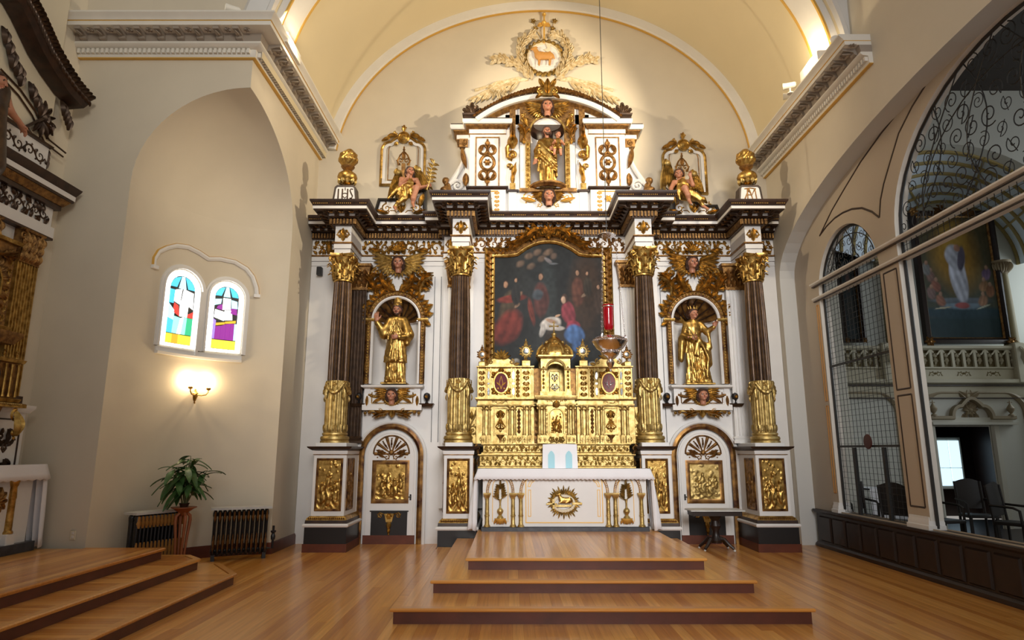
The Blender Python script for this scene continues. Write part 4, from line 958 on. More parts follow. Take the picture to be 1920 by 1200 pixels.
        for ax_, (d1, d2) in ((0, ((0, -1, 0), (0, 0, -1))), (1, ((0, 0, -1), (-1, 0, 0))), (2, ((-1, 0, 0), (0, -1, 0)))):
            sl0 = [slice(1, -1)]*3; sl1 = [slice(1, -1)]*3; sl0[ax_] = slice(0, -1); sl1[ax_] = slice(1, None)
            a_, b_ = I[tuple(sl0)], I[tuple(sl1)]; off = np.array([1, 1, 1]); off[ax_] = 0
            for cond, fl in ((a_ & ~b_, False), (~a_ & b_, True)):
                E = np.argwhere(cond)+off
                if not len(E): continue
                q = [g(E, np.array((0, 0, 0))), g(E, np.array(d1)), g(E, np.array(d1)+np.array(d2)), g(E, np.array(d2))]
                if fl: q = q[::-1]
                F_.append(np.stack(q, 1))
        Fc = np.concatenate(F_); Fc = Fc[(Fc >= 0).all(1)]
        P = pos.tolist()
        if f: P = [tuple(f(*p)) for p in P]
        n0 = len(mb.v); mb.v += [tuple(p) for p in P]; mb.f += [tuple(q) for q in (Fc+n0).tolist()]
        lm_ = lm or {}; L = lab[Fc[:, 0]].tolist(); mb.m += [lm_.get(l, l) for l in L]
        return mb
FIG = ['gold', 'skin', 'hair', 'eyedark', 'lips']
M['eyedark'] = mat('painted_eye', (.03, .015, .01), .3); M['lips'] = mat('painted_lips', (.42, .10, .07), .4)
def place(loc, sc=1.0, flip=1, rz=0):
    c_, s_ = math.cos(rz), math.sin(rz); x0, y0, z0 = loc
    return lambda x, y, z: (x0+sc*(flip*x*c_-y*s_), y0+sc*(flip*x*s_+y*c_), z0+sc*z)
# a cherub head with necklet, shared by all the carved cherubs (unit = head half height)
def cherub_mb():
    mb = MB(); S_ = Sculpt((-1.5, -1.3, -1.7), (1.5, 1.5, 1.4), .085); S_.head((0, 0, 0), 1.0, style='long'); S_.mesh(mb); return mb
_CH = cherub_mb()
_CM = bpy.data.meshes.new('cherub_head'); _a = np.array(_CH.v); _CM.from_pydata(_a.tolist(), [], _CH.f)
for q in ('skin', 'skin', 'hair', 'eyedark', 'lips'): _CM.materials.append(M[q])
_CM.polygons.foreach_set('material_index', _CH.m); _CM.polygons.foreach_set('use_smooth', [True]*len(_CH.f))
def cherub(parent, loc, r, rz=0, tilt=0):
    o = bpy.data.objects.new('cherub_head', _CM); C.objects.link(o); o.parent = parent; org = Vector((0, 0, 0)); q = parent
    while q is not None: org += q.location; q = q.parent
    o.location = Vector(loc)-org; o.scale = (r, r, r); o.rotation_euler = (tilt, 0, rz); return o
def wing(mb, fr, u, v, L, sg, rise=.25, w=.36, mi=0, base=0):   # spread feathered wing
    for row, (ls, off, bs) in enumerate(((1, 0, 0), (.72, .12, .18), (.45, .2, .34))):
        n = 8-row*2
        for i in range(n):
            t = i/(n-1); a = rise+(1-t)*.15-t*1.15; a_ = a if sg > 0 else PI-a
            mb.leaf(fr, u+sg*L*.05*(1-t), v+L*w*(.35-t*.55)+L*off*.3, a_, L*ls*(1-.5*t), L*.085, curl=-sg*.25, lift=.05, base=base+L*bs*.12+.004, lob=.5, mi=mi, n=6)
    mb.stroke(fr, [(u, v-L*.1), (u+sg*L*.3, v+L*(.18+rise*.2)), (u+sg*L*.62, v+L*(.22+rise*.5))], L*.07, L*.03, .9, base, mi)
    return mb
# ================= the altarpiece =================
YO, YI, YC, YR = 10.75, 10.37, 11.32, 11.52      # faces: outer block, inner block, centre, recess
AXC = .656; OX = (-2.94, 4.20); IX = (-.86, 2.21); DX = (-2.10, 3.33)
ZC, ZT = 4.905, 5.76
# back wall is recut with the two statue niches
bw_ = bpy.data.objects['wall_back']; bpy.data.objects.remove(bw_)
NOPS = [(DX[0], .41, 3.88, .41, 2.71), (DX[1], .41, 3.88, .41, 2.71)]
mb = MB(); archwall(mb, lambda s, z, w: (s, YB+w, z), XL, XR+.6, -.05, 11.2, NOPS, .05, back=False); struct('wall_back', mb, 'wall', smooth=0)
ent = thing('altarpiece', 'tall white and gilt altarpiece wall with dark carved entablature over the columns', 'altarpiece', (AXC, YR, 0))
mb = MB(); archwall(mb, lambda s, z, w: (s, YR+.02+w, z), XL+.005, XR-.005, .0, 5.35, NOPS, .0, back=False); mb.box(-1.24, -.45, YC+.01, YR, .6, ZC); mb.box(1.77, 2.62, YC+.01, YR, .6, ZC)
mb.build('backing_panel', 'white', ent, smooth=0)
# fine lines on the white panels
b = MB()
for x in (-1.42, -1.30): b.box(x-.004, x+.004, YR+.005, YR+.03, 1.7, 4.7)
for x in (2.72, 2.66): b.box(x-.004, x+.004, YR+.005, YR+.03, 1.7, 4.7)
tag(b.build('panel_groove', 'iron', ent), kind='stuff')
PTH = [(XL+.01, YR)]
for x, yb, yf in ((OX[0], YR, YO), (IX[0], None, YI), (IX[1], None, YI), (OX[1], YR, YO)):
    if yb: PTH += [(x-.14, YR), (x-.14, yf), (x+.14, yf), (x+.14, YR)]
    else:
        if x < 0: PTH += [(-1.24, YR), (-1.24, YC)]
        PTH += [(x-.14, YC), (x-.14, yf), (x+.14, yf), (x+.14, YC)]
        if x > 0: PTH += [(2.60, YC), (2.60, YR)]
PTH += [(XR-.01, YR)]
P3 = [(x, y, 0) for x, y in PTH]
def esw(nm, m, prof, par=ent):
    b = MB(); b.sweep(P3, prof); return b.build(nm, m, par)
def rect(z0, z1, u, u0=-.03): return [(u0, z0), (u, z0), (u, z1), (u0, z1)]
esw('architrave', 'white', rect(4.905, 4.985, .0)); esw('architrave_line', 'dbrown', rect(4.985, 4.992, .002)); esw('architrave', 'white', rect(4.992, 5.075, .012))
esw('architrave_moulding', 'goldd', [(-.02, 5.075), (.02, 5.075), (.035, 5.09), (.035, 5.105), (-.02, 5.105)])
esw('frieze', 'white', rect(5.105, 5.40, 0)); esw('dentil_bed', 'bronze', rect(5.40, 5.52, .05)); esw('ovolo', 'dbrown', [(-.02, 5.52), (.105, 5.52), (.13, 5.54), (.13, 5.548), (-.02, 5.548)])
esw('soffit_band', 'white', rect(5.548, 5.59, .13)); esw('soffit', 'bronze', rect(5.59, 5.606, .31))
esw('corona', 'white', rect(5.606, 5.656, .32)); esw('crown_moulding', 'dbrown', [(-.02, 5.656), (.325, 5.656), (.33, 5.675), (.345, 5.70), (.365, 5.73), (.37, 5.76), (-.02, 5.765)])
dn = MB(); dg = MB(); mme = None; gd = MB()
segs = []
for a, b in zip(PTH[:-1], PTH[1:]):
    a, b = Vector((*a, 0)), Vector((*b, 0)); d = b-a; L = d.length; t = d.normalized(); segs.append((a, t, L, t.cross(Vector((0, 0, 1)))))
for k, (a, t, L, n_) in enumerate(segs):
    f = Fr(a, t, (0, 0, 1), n_); fr_ = abs(t.x) > .5
    ex0 = ex1 = .0
    # convex ends extend the run, concave ends shorten it
    def turn(i, j): return segs[i][1].cross(segs[j][1]).z
    if k > 0: ex0 = .09 if turn(k-1, k) > 0 else -.09
    if k < len(segs)-1: ex1 = .09 if turn(k, k+1) > 0 else -.09
    u0, u1 = -ex0 if ex0 < 0 else -ex0, L+ex1
    u0 = -ex0; 
    if u1-u0 > .08:
        nd = max(2, int((u1-u0)/.052))
        for i in range(nd):
            dn.box(u0+(i+.18)*(u1-u0)/nd, u0+(i+.78)*(u1-u0)/nd, 5.415, 5.505, .05, .095, fr=f)
    m0, m1 = -ex0*2.4, L+ex1*2.4
    if m1-m0 > .12:
        nm = max(1, int(round((m1-m0)/.165)))
        for i in range(nm):
            u = m0+(i+.5)*(m1-m0)/nm; b = MB()
            b.loft([[f(u+q, v, w) for w, v in ((.11, 5.53), (.16, 5.535), (.19, 5.56), (.27, 5.568), (.295, 5.585), (.295, 5.604), (.11, 5.604))] for q in (-.036, .036)], True, True)
            b.leaf(Fr(f(u, 5.562, .14), f.W, f.U, -f.V), 0, 0, 0, .15, .028, lift=.1); b.build('modillion', 'bronze', ent)
        for i in range(nm-1):
            u = m0+(i+1)*(m1-m0)/nm; dg.rosette(Fr(f(u, 5.588, .225), f.U, f.W, -f.V), 0, 0, .05, 5)
    if fr_:
        w0, w1 = -ex0*3.6, L+ex1*3.6; nn = int((w1-w0)/.032)
        for i in range(nn):
            if (i % 12) < 8: gd.ball(Fr(f(0, 0, .338), f.U, f.V, f.W), w0+(i+.5)*(w1-w0)/nn, 5.695, .010, fl=.9, n=5)
        if L > .5:
            o = MB(); r0 = -ex0*.5; 
            n8 = 2*max(2, round(L/.5)); o.frieze(f, .05, L-.05, 5.125, 5.385, n8)
            for i in range(n8*5): o.leaf(f, .05+(L-.1)*(i+.5)/(n8*5), 5.12 if i % 2 else 5.39, (PI/2 if i % 2 else -PI/2)+.5*math.sin(i*2.1), .11, .028, curl=.8*math.sin(i*1.7), lift=.25, lob=1, n=4)
            for i in range(n8+1): o.rosette(f, .05+(L-.1)*i/n8, 5.255, .05, 5)
            o.leaf(f, L/2, 5.13, PI/2, .25, .06); o.build('frieze_ornament', 'goldd' if L > 2 else 'gold', ent)
        elif L > .2:
            o = MB(); o.candel(f, L/2, 5.13, 5.39, L*.42, n=1); o.leaf(f, L/2, 5.14, PI/2, .22, .05); o.build('frieze_ornament', 'gold', ent)
tag(dn.build('dentils', 'goldd', ent, smooth=0), kind='stuff'); tag(dg.build('soffit_rosettes', 'goldd', ent), kind='stuff'); tag(gd.build('beading', 'goldp', ent), kind='stuff')

# ---- columns ----
def fluted(n, d): return lambda a, z: 1-d*max(0, math.cos(n*a))**.6
def make_column(x, y, label):
    t = thing('column', label, 'column', (x, y, 1.68), 'fluted columns of the altarpiece'); c = (x, y, 0)
    b = MB(); b.lathe([(.235, 1.68), (.235, 1.715), (.215, 1.72), (.232, 1.735), (.236, 1.76), (.225, 1.785), (.20, 1.79), (.195, 1.80), (.208, 1.815), (.205, 1.84), (.185, 1.85)], c, 36); b.build('base', 'goldb', t)
    b = MB(); b.lathe([(.183, 1.85), (.185, 1.9), (.185, 2.2), (.182, 2.6), (.178, 2.70), (.165, 2.705)], c, 144, fl=fluted(24, .05))
    b.build('lower_drum', 'goldb', t)
    for k in range(14):
        a = 2*PI*k/14; fr = Fr((x+.183*math.cos(a), y+.183*math.sin(a), 1.85), (-math.sin(a), math.cos(a), 0), (0, 0, 1), (math.cos(a), math.sin(a), 0))
        b = MB() if k == 0 else b; b.leaf(fr, 0, 0, PI/2, .13, .04, lob=1.5, lift=.12, n=5)
    tag(b.build('base_leaves', 'goldb', t), kind='stuff')
    b = MB(); ns = 4
    for k in range(ns):
        a0 = 2*PI*k/ns-PI/4-PI/2
        pts = []
        for i in range(15):
            s_ = i/14; a = a0+2*PI/ns*s_; z = 2.66-.16*math.sin(PI*s_); pts.append((x+.20*math.cos(a), y+.20*math.sin(a), z))
        b.tube(pts, [.018+.018*math.sin(PI*i/14)+.006*math.cos(i*3.1) for i in range(15)], 7)
        fr = Fr((x+.19*math.cos(a0), y+.19*math.sin(a0), 2.64), (-math.sin(a0), math.cos(a0), 0), (0, 0, 1), (math.cos(a0), math.sin(a0), 0))
        b.spiral(fr, (.0, .01), .045, 0, 1.2, 1, .014, base=.01); b.leaf(fr, 0, -.02, -PI/2, .24, .035, lob=3, lift=.12)
        for q in range(5): b.ball(fr, .018*math.sin(q*2.3), -.06-.04*q, .020-.0015*q, .012)
        am = a0+PI/ns; fr = Fr((x+.185*math.cos(am), y+.185*math.sin(am), 2.5), (-math.sin(am), math.cos(am), 0), (0, 0, 1), (math.cos(am), math.sin(am), 0))
        b.rosette(fr, 0, .14, .05, 5); b.leaf(fr, 0, -.03, -PI/2, .12, .025)
    b.build('garland', 'goldb', t)
    b = MB(); b.lathe([(.168, 2.70), (.170, 2.78), (.168, 3.3), (.158, 3.95), (.145, 4.42)], c, 144, fl=fluted(22, .09)); b.build('shaft', 'bronze', t)
    b = MB()
    for k in range(22):
        a = 2*PI*(k+.5)/22; r0, r1 = .1695, .146; b.tube([(x+r0*math.cos(a), y+r0*math.sin(a), 2.72), (x+(r0+.001)*math.cos(a), y+(r0+.001)*math.sin(a), 3.3), (x+(r1+.014)*math.cos(a), y+(r1+.014)*math.sin(a), 3.93), (x+r1*math.cos(a), y+r1*math.sin(a), 4.41)], .0026, 4)
    tag(b.build('gilt_fillets', 'goldd', t), kind='stuff')
    # Corinthian capital
    b = MB(); b.lathe([(.15, 4.41), (.165, 4.42), (.165, 4.44), (.15, 4.45), (.15, 4.6), (.165, 4.75), (.20, 4.84)], c, 24); b.build('bell', 'gold', t)
    b = MB()
    for tier, (z0, L, nL, off) in enumerate(((4.445, .17, 8, 0), (4.50, .25, 8, PI/8), (4.60, .20, 8, 0))):
        for k in range(nL):
            a = 2*PI*k/nL+off-PI/2; rr = .152+.012*tier; N_ = Vector((math.cos(a), math.sin(a), 0)); U = Vector((-math.sin(a), math.cos(a), 0)); rings = []
            for i in range(8):
                s_ = i/7; hw = .058*(math.sin(PI*min(1, s_*.8+.18))**.6)*(1+.22*math.sin(s_*13)); out = rr+.02+.015*s_+(.07*max(0, s_-.6)**1.3*4); zq = z0+L*(s_ if s_ < .85 else .85-(s_-.85)*1.2)
                o_ = Vector((x, y, zq)); rings.append([o_+N_*(out-.012)+U*-hw, o_+N_*(out+.008)+U*-hw*.5, o_+N_*(out-.002), o_+N_*(out+.008)+U*hw*.5, o_+N_*(out-.012)+U*hw])
            b.loft(rings, closed=False)
    tag(b.build('acanthus_leaves', 'gold', t), kind='stuff')
    for k in range(4):
        a = PI/4+PI/2*k; N_ = Vector((math.cos(a), math.sin(a), 0)); fr = Fr(Vector((x, y, 0))+N_*.24, N_, (0, 0, 1), (-N_.y, N_.x, 0)); b = MB()
        fr.o = fr.o-fr.W*.018; b.spiral(fr, (-.0, 4.80), .05, PI*.75, 1.3, -1, .017, .8); fr2 = Fr(fr.o+fr.W*.036, fr.U*-1, (0, 0, 1), -fr.W); b.spiral(fr2, (0, 4.80), .05, PI*.25, 1.3, 1, .017, .8)
        b.stroke(fr, [(-.10, 4.62), (-.08, 4.74), (-.04, 4.83)], .02, .02, 1); b.build('volute', 'gold', t)
    b = MB(); pts = []
    for k in range(4):
        a0 = -PI/4+PI/2*k; a1 = a0+PI/2; p0 = Vector((math.cos(a0), math.sin(a0), 0))*.31; p1 = Vector((math.cos(a1), math.sin(a1), 0))*.31; mid = Vector((math.cos(a0+PI/4), math.sin(a0+PI/4), 0))
        tt = (p1-p0).normalized()
        for i in range(9): s_ = i/9; pts.append(p0.lerp(p1, .06+.88*s_)-mid*(.055*math.sin(PI*s_)))
    b.loft([[(x+p.x*q, y+p.y*q, z) for p in pts] for z, q in ((4.845, .88), (4.86, .97), (4.885, 1), (4.905, 1))], True, True); b.build('abacus', 'gold', t)
    b = MB()
    for k in range(4):
        a = PI/2*k; N_ = Vector((math.cos(a), math.sin(a), 0)); b.rosette(Fr(Vector((x, y, 0))+N_*.185, (-N_.y, N_.x, 0), (0, 0, 1), N_), 0, 4.865, .045, 5)
    b.build('fleuron', 'gold', t)
    return t
YOc, YIc = YO+.15, YI+.15
c0 = make_column(OX[0], YOc, 'dark fluted column with gold foot and capital, far left of the altarpiece')
dup(c0, (IX[0], YIc, 1.68), 'dark fluted column with gold foot and capital, just left of the large painting')
dup(c0, (IX[1], YIc, 1.68), 'dark fluted column with gold foot and capital, just right of the large painting')
dup(c0, (OX[1], YOc, 1.68), 'dark fluted column with gold foot and capital, far right of the altarpiece')
# pilasters behind the columns
for (x, y, m, lab) in ((-2.83, YR, 'bronze', 'dark fluted pilaster behind the far left column'), (-.95, YC, 'white', 'pale pilaster behind the column left of the painting'), (2.12, YC, 'white', 'pale fluted pilaster behind the column right of the painting'), (4.08, YR, 'white', 'pale fluted pilaster behind the far right column')):
    t = thing('pilaster', lab, 'pilaster', (x, y, 1.68), 'pilasters behind the columns'); hw = .19
    b = MB(); ring = []
    nf_ = 6
    ring.append((x-hw, y+.01)); ring.append((x-hw, y-.10))
    for i in range(nf_):
        u0 = x-hw+.02+(2*hw-.04)*i/nf_; u1 = x-hw+.02+(2*hw-.04)*(i+1)/nf_
        for q, dd in ((.12, 0), (.25, .018), (.5, .024), (.75, .018), (.88, 0)): ring.append((u0+(u1-u0)*q, y-.10+dd))
    ring += [(x+hw, y-.10), (x+hw, y+.01)]
    b.loft([[(px_, py_, z) for px_, py_ in ring] for z in (1.80, 4.42)], True, True); b.build('shaft', m, t, smooth=20)
    b = MB(); b.sweep([(x-hw, y+.0, 0), (x-hw, y-.10, 0), (x+hw, y-.10, 0), (x+hw, y, 0)], [(-.02, 1.68), (.04, 1.68), (.04, 1.72), (.02, 1.74), (.035, 1.77), (.01, 1.80), (-.02, 1.80)]); b.build('base', m, t)
    fr = front(y-.10); b = MB(); b.box(x-hw, x+hw, y-.11, y, 4.42, 4.84)
    b.loft([[(x-q, y, z), (x-q, y-.10-(q-hw), z), (x+q, y-.10-(q-hw), z), (x+q, y, z)] for z, q in ((4.42, hw+.015), (4.45, hw+.015), (4.46, hw), (4.84, hw+.05), (4.86, hw+.075), (4.905, hw+.075))], True, True)
    for z0, L, off, nL in ((4.46, .17, 0, 4), (4.54, .2, .5, 3), (4.62, .2, 0, 4)):
        for i in range(nL): b.leaf(fr, x-hw+2*hw*(i+.5)/nL, z0, PI/2, L, .05, lift=.3, lob=2)
    for sg in (-1, 1): b.spiral(fr, (x+sg*(hw-.01), 4.79), .05, PI/2, 1.3, sg, .015)
    b.build('capital', 'goldd', t)
# ---- pedestals ----
def relief(mb, fr, u0, u1, v0, v1, seed, amp=.03, nx=40, nz=64, arch=False):
    R = random.Random(seed); U, V = np.meshgrid(np.linspace(0, 1, nx+1), np.linspace(0, 1, nz+1)); H = np.zeros_like(U); asp = (v1-v0)/(u1-u0)
    figs = [(.5+R.uniform(-.06, .06), .08, .66, .2), (.22, .12, .42, .14), (.78, .12, .45, .14)] if asp > 1.2 else [(.42, .12, .62, .15), (.66, .1, .5, .14), (.22, .1, .45, .13), (.85, .3, .35, .1)]
    for (cx, by, hh, ww) in figs:
        ww *= (1 if asp > 1.2 else .9)
        for (px_, py_, rx, ry, am) in ((cx, by+hh*.93, ww*.32, hh*.085*1.1, 1.0), (cx, by+hh*.68, ww*.62, hh*.2, .9), (cx+.02, by+hh*.3, ww*.8, hh*.34, .75), (cx-ww*.7, by+hh*.6, ww*.35, hh*.09, .6), (cx+ww*.75, by+hh*.52, ww*.4, hh*.08, .6)):
            q = 1-((U-px_)/rx)**2-((V-py_)/ry)**2; H = np.maximum(H, np.sqrt(np.clip(q, 0, 1))*am)
    H += .22*np.clip(np.sin(U*31+np.sin(V*17+seed)*2.2), 0, 1)*(H > .15)
    for _ in range(26):
        a, b_, r = R.random(), R.random(), R.uniform(.03, .08); q = 1-((U-a)/r)**2-((V-b_)*asp/r)**2; H = np.maximum(H, np.sqrt(np.clip(q, 0, 1))*R.uniform(.2, .45))
    H = H+.12*np.sin(V*40+np.sin(U*9)*3)*(V < .2)
    vs = [fr(u0+(u1-u0)*U[j, i], v0+(v1-v0)*V[j, i], .004+amp*H[j, i]) for j in range(nz+1) for i in range(nx+1)]
    fs = [(j*(nx+1)+i, j*(nx+1)+i+1, (j+1)*(nx+1)+i+1, (j+1)*(nx+1)+i) for j in range(nz) for i in range(nx)]
    return mb.add(vs, fs)
def framed(par, fr, u0, u1, v0, v1, seed, m='gold', wd=.03):
    b = MB(); pth = [fr(u0, v0, 0), fr(u0, v1, 0), fr(u1, v1, 0), fr(u1, v0, 0)]
    b.sweep(pth, [(-wd*.2, 0), (-wd*.2, .012), (wd*.3, .02), (wd, .006), (wd, 0)], N=fr.W, closed=True); f_ = b.build('panel_frame', 'goldred', par)
    b = MB(); relief(b, fr, u0+wd, u1-wd, v0+wd, v1-wd, seed); b.build('relief_panel', m, f_)
def make_pedestal(x, yf, hw, label, seed, dep, full=True):
    """yf: front of the die"""
    t = thing('column_pedestal', label, 'pedestal', (x, yf, 0), 'column pedestals of the altarpiece'); yb = YR
    def slab(nm, m, prof): b = MB(); b.sweep([(x-hw, yb, 0), (x-hw, yf, 0), (x+hw, yf, 0), (x+hw, yb, 0)], prof); return b.build(nm, m, t)
    slab('floor_plinth', 'redwood', [(-.02, 0), (.085, 0), (.085, .125), (-.02, .125)])
    slab('plinth', 'black', [(-.02, .125), (.07, .125), (.07, .375), (-.02, .375)])
    slab('plinth_lip', 'white', [(-.02, .375), (.085, .375), (.10, .395), (.10, .415), (.085, .43), (-.02, .43)])
    slab('dark_moulding', 'dbrown', [(-.02, .43), (.07, .43), (.065, .48), (-.02, .48)]); slab('gilt_moulding', 'gold', [(-.02, .48), (.06, .48), (.045, .515), (.01, .54), (-.02, .54)])
    b = MB(); b.box(x-hw, x+hw, yf, yb, .54, 1.50); b.build('die', 'white', t)
    slab('cap_band', 'white', [(-.02, 1.50), (.012, 1.50), (.02, 1.555), (-.02, 1.555)]); slab('cap_line', 'goldred', [(-.02, 1.488), (.014, 1.488), (.014, 1.50), (-.02, 1.50)])
    slab('cap_moulding', 'dbrown', [(-.02, 1.555), (.03, 1.56), (.09, 1.60), (.10, 1.622), (-.02, 1.622)])
    b = MB(); b.bbox(x-hw+.01, x+hw-.01, yf+.0, yb, 1.62, 1.68, .006); b.build('cap_block', 'white', t)
    b = MB(); f = front(yf-.052)
    for i in range(18): b.leaf(f, x-hw-.03+(2*hw+.06)*(i+.5)/18, .482, PI/2, .045, .014, lob=1, n=4)
    tag(b.build('moulding_leaves', 'goldd', t), kind='stuff')
    framed(t, front(yf), x-hw+.055, x+hw-.055, .62, 1.43, seed)
    if full:
        for sg in (-1, 1):
            fr = Fr((x+sg*hw, yf, 0), (0, -sg*-1 if False else sg, 0), (0, 0, 1), (sg, 0, 0)); framed(t, fr, (.09 if sg > 0 else -.09-(dep-.15)), (.09+dep-.15 if sg > 0 else -.09), .62, 1.43, seed+9, 'goldd')
    return t
make_pedestal(-2.93, 10.66, .262, 'white column pedestal with gilt relief on a black plinth, far left of the altarpiece', 1, .55)
make_pedestal(-.83, 10.26, .225, 'white column pedestal with gilt relief at the left end of the altar table', 2, .7)
make_pedestal(2.24, 10.26, .225, 'white column pedestal with gilt relief at the right end of the altar table', 3, .7)
make_pedestal(4.18, 10.66, .252, 'white column pedestal with gilt relief on a black plinth, far right of the altarpiece', 4, .55)
# ---- low side doors ----
for k, x in enumerate(DX):
    d = setting('door_%d' % (k+1), (x, YR, 0)); hw = .44; zs = 1.46; fr = front(YR)
    def archpath(r, z0=.0): return [(x-r, YR, z0)]+[(x-r*math.cos(PI*i/24), YR, zs+r*math.sin(PI*i/24)) for i in range(25)]+[(x+r, YR, z0)]
    b = MB(); b.sweep(archpath(hw+.02), [(-.155, -.0), (-.155, .05), (-.12, .07), (-.10, .05), (-.10, 0)], (0, -1, 0)); b.build('door_surround', 'white', d)
    b = MB(); b.sweep(archpath(hw+.02), [(-.10, 0), (-.10, .05), (-.05, .065), (-.01, .05), (-.01, .0)], (0, -1, 0)); b.build('marbled_moulding', 'goldred', d)
    b = MB(); pts = [(x-hw, .13)]+[(x-hw*math.cos(PI*i/24), zs+hw*math.sin(PI*i/24)) for i in range(25)]+[(x+hw, .13)]; b.poly(pts, fr, -.0, .025); b.build('door_leaf', 'white', d)
    b = MB(); b.sweep(archpath(hw-.035, .14), [(-.012, .024), (-.006, .032), (.006, .032), (.012, .024)], (0, -1, 0)); b.build('edge_bead', 'white', d)
    b = MB(); b.box(x-hw, x+hw, YR-.035, YR, .0, .145); b.build('kick_plate', 'redwood', d)
    # fan
    f2 = front(YR-.025); zf = 1.50; r = .31
    b = MB(); b.sweep([(x-r*math.cos(PI*i/20), YR-.025, zf+r*math.sin(PI*i/20)) for i in range(21)], [(-.015, 0), (0, .02), (.015, 0)], (0, -1, 0)); b.stroke(f2, [(x-r, zf), (x, zf), (x+r, zf)], .012, .012, 1)
    for i in range(6):
        a = PI*(i+.0)/5; b.stroke(f2, [(x+.05*math.cos(a), zf+.05*math.sin(a)), (x+r*.5*math.cos(a), zf+r*.5*math.sin(a)), (x+r*.95*math.cos(a), zf+r*.95*math.sin(a))], .012, .030, .8)
    b.ball(f2, x, zf+.02, .05)
    for i in range(5):
        a = PI*(i+.5)/5
        if i in (0, 4): b.leaf(f2, x+.09*math.cos(a), zf+.09*math.sin(a)-.02, a, .19, .03, lob=3)
        else: b.leaf(f2, x+.1*math.cos(a), zf+.1*math.sin(a), a, .17, .016, lob=3); b.ball(f2, x+.26*math.cos(a), zf+.26*math.sin(a), .016)
    b.build('fan_shell', 'goldd', d)
    b = MB(); 
    for sg in (-1, 1): b.scroll(f2, x+sg*.08, zf-.055, .05, PI/2, sg, 1.1, .012); b.leaf(f2, x+sg*.1, zf-.06, PI/2-sg*1.35, .16, .022, curl=sg*.5); b.ball(f2, x+sg*.24, zf-.06, .014)
    b.build('scroll_ornament', 'goldd', d)
    framed(d, f2, x-.31, x+.31, .68, 1.38, 20+k, 'gold' if k == 0 else 'goldb', .06)
    b = MB(); b.box(x-.31, x+.31, YR-.035, YR-.02, .145, .53); b.box(x-.33, x+.33, YR-.05, YR-.02, .53, .55); b.build('lower_panel', 'black', d)
    b = MB(); f3 = front(YR-.037)
    for sg in (-1, 1): b.scroll(f3, x+sg*.15, .47, .045, PI/2, -sg, 1.1, .012, 0, 3); b.stroke(f3, [(x+sg*.15, .51), (x+sg*.08, .49), (x+sg*.05, .40), (x+sg*.02, .36)], .012, .01, 1)
    b.rosette(f3, x, .46, .06, 6); b.leaf(f3, x, .38, -PI/2, .14, .045); b.leaf(f3, x, .28, -PI/2, .11, .03); b.ball(f3, x, .165, .02); b.poly([(x-.08, .5), (x+.08, .5), (x+.05, .36), (x-.05, .36)], f3, 0, .012); b.build('console_ornament', 'gold', d)
    sx = 1 if k == 0 else -1; b = MB(); b.bbox(x+sx*.355-.014, x+sx*.355+.014, YR-.035, YR-.02, .72, .82, .004); b.tube([(x+sx*.355, YR-.03, .78), (x+sx*.355, YR-.07, .78), (x+sx*.325, YR-.075, .775)], .009, 6); b.build('door_handle', 'iron', d)
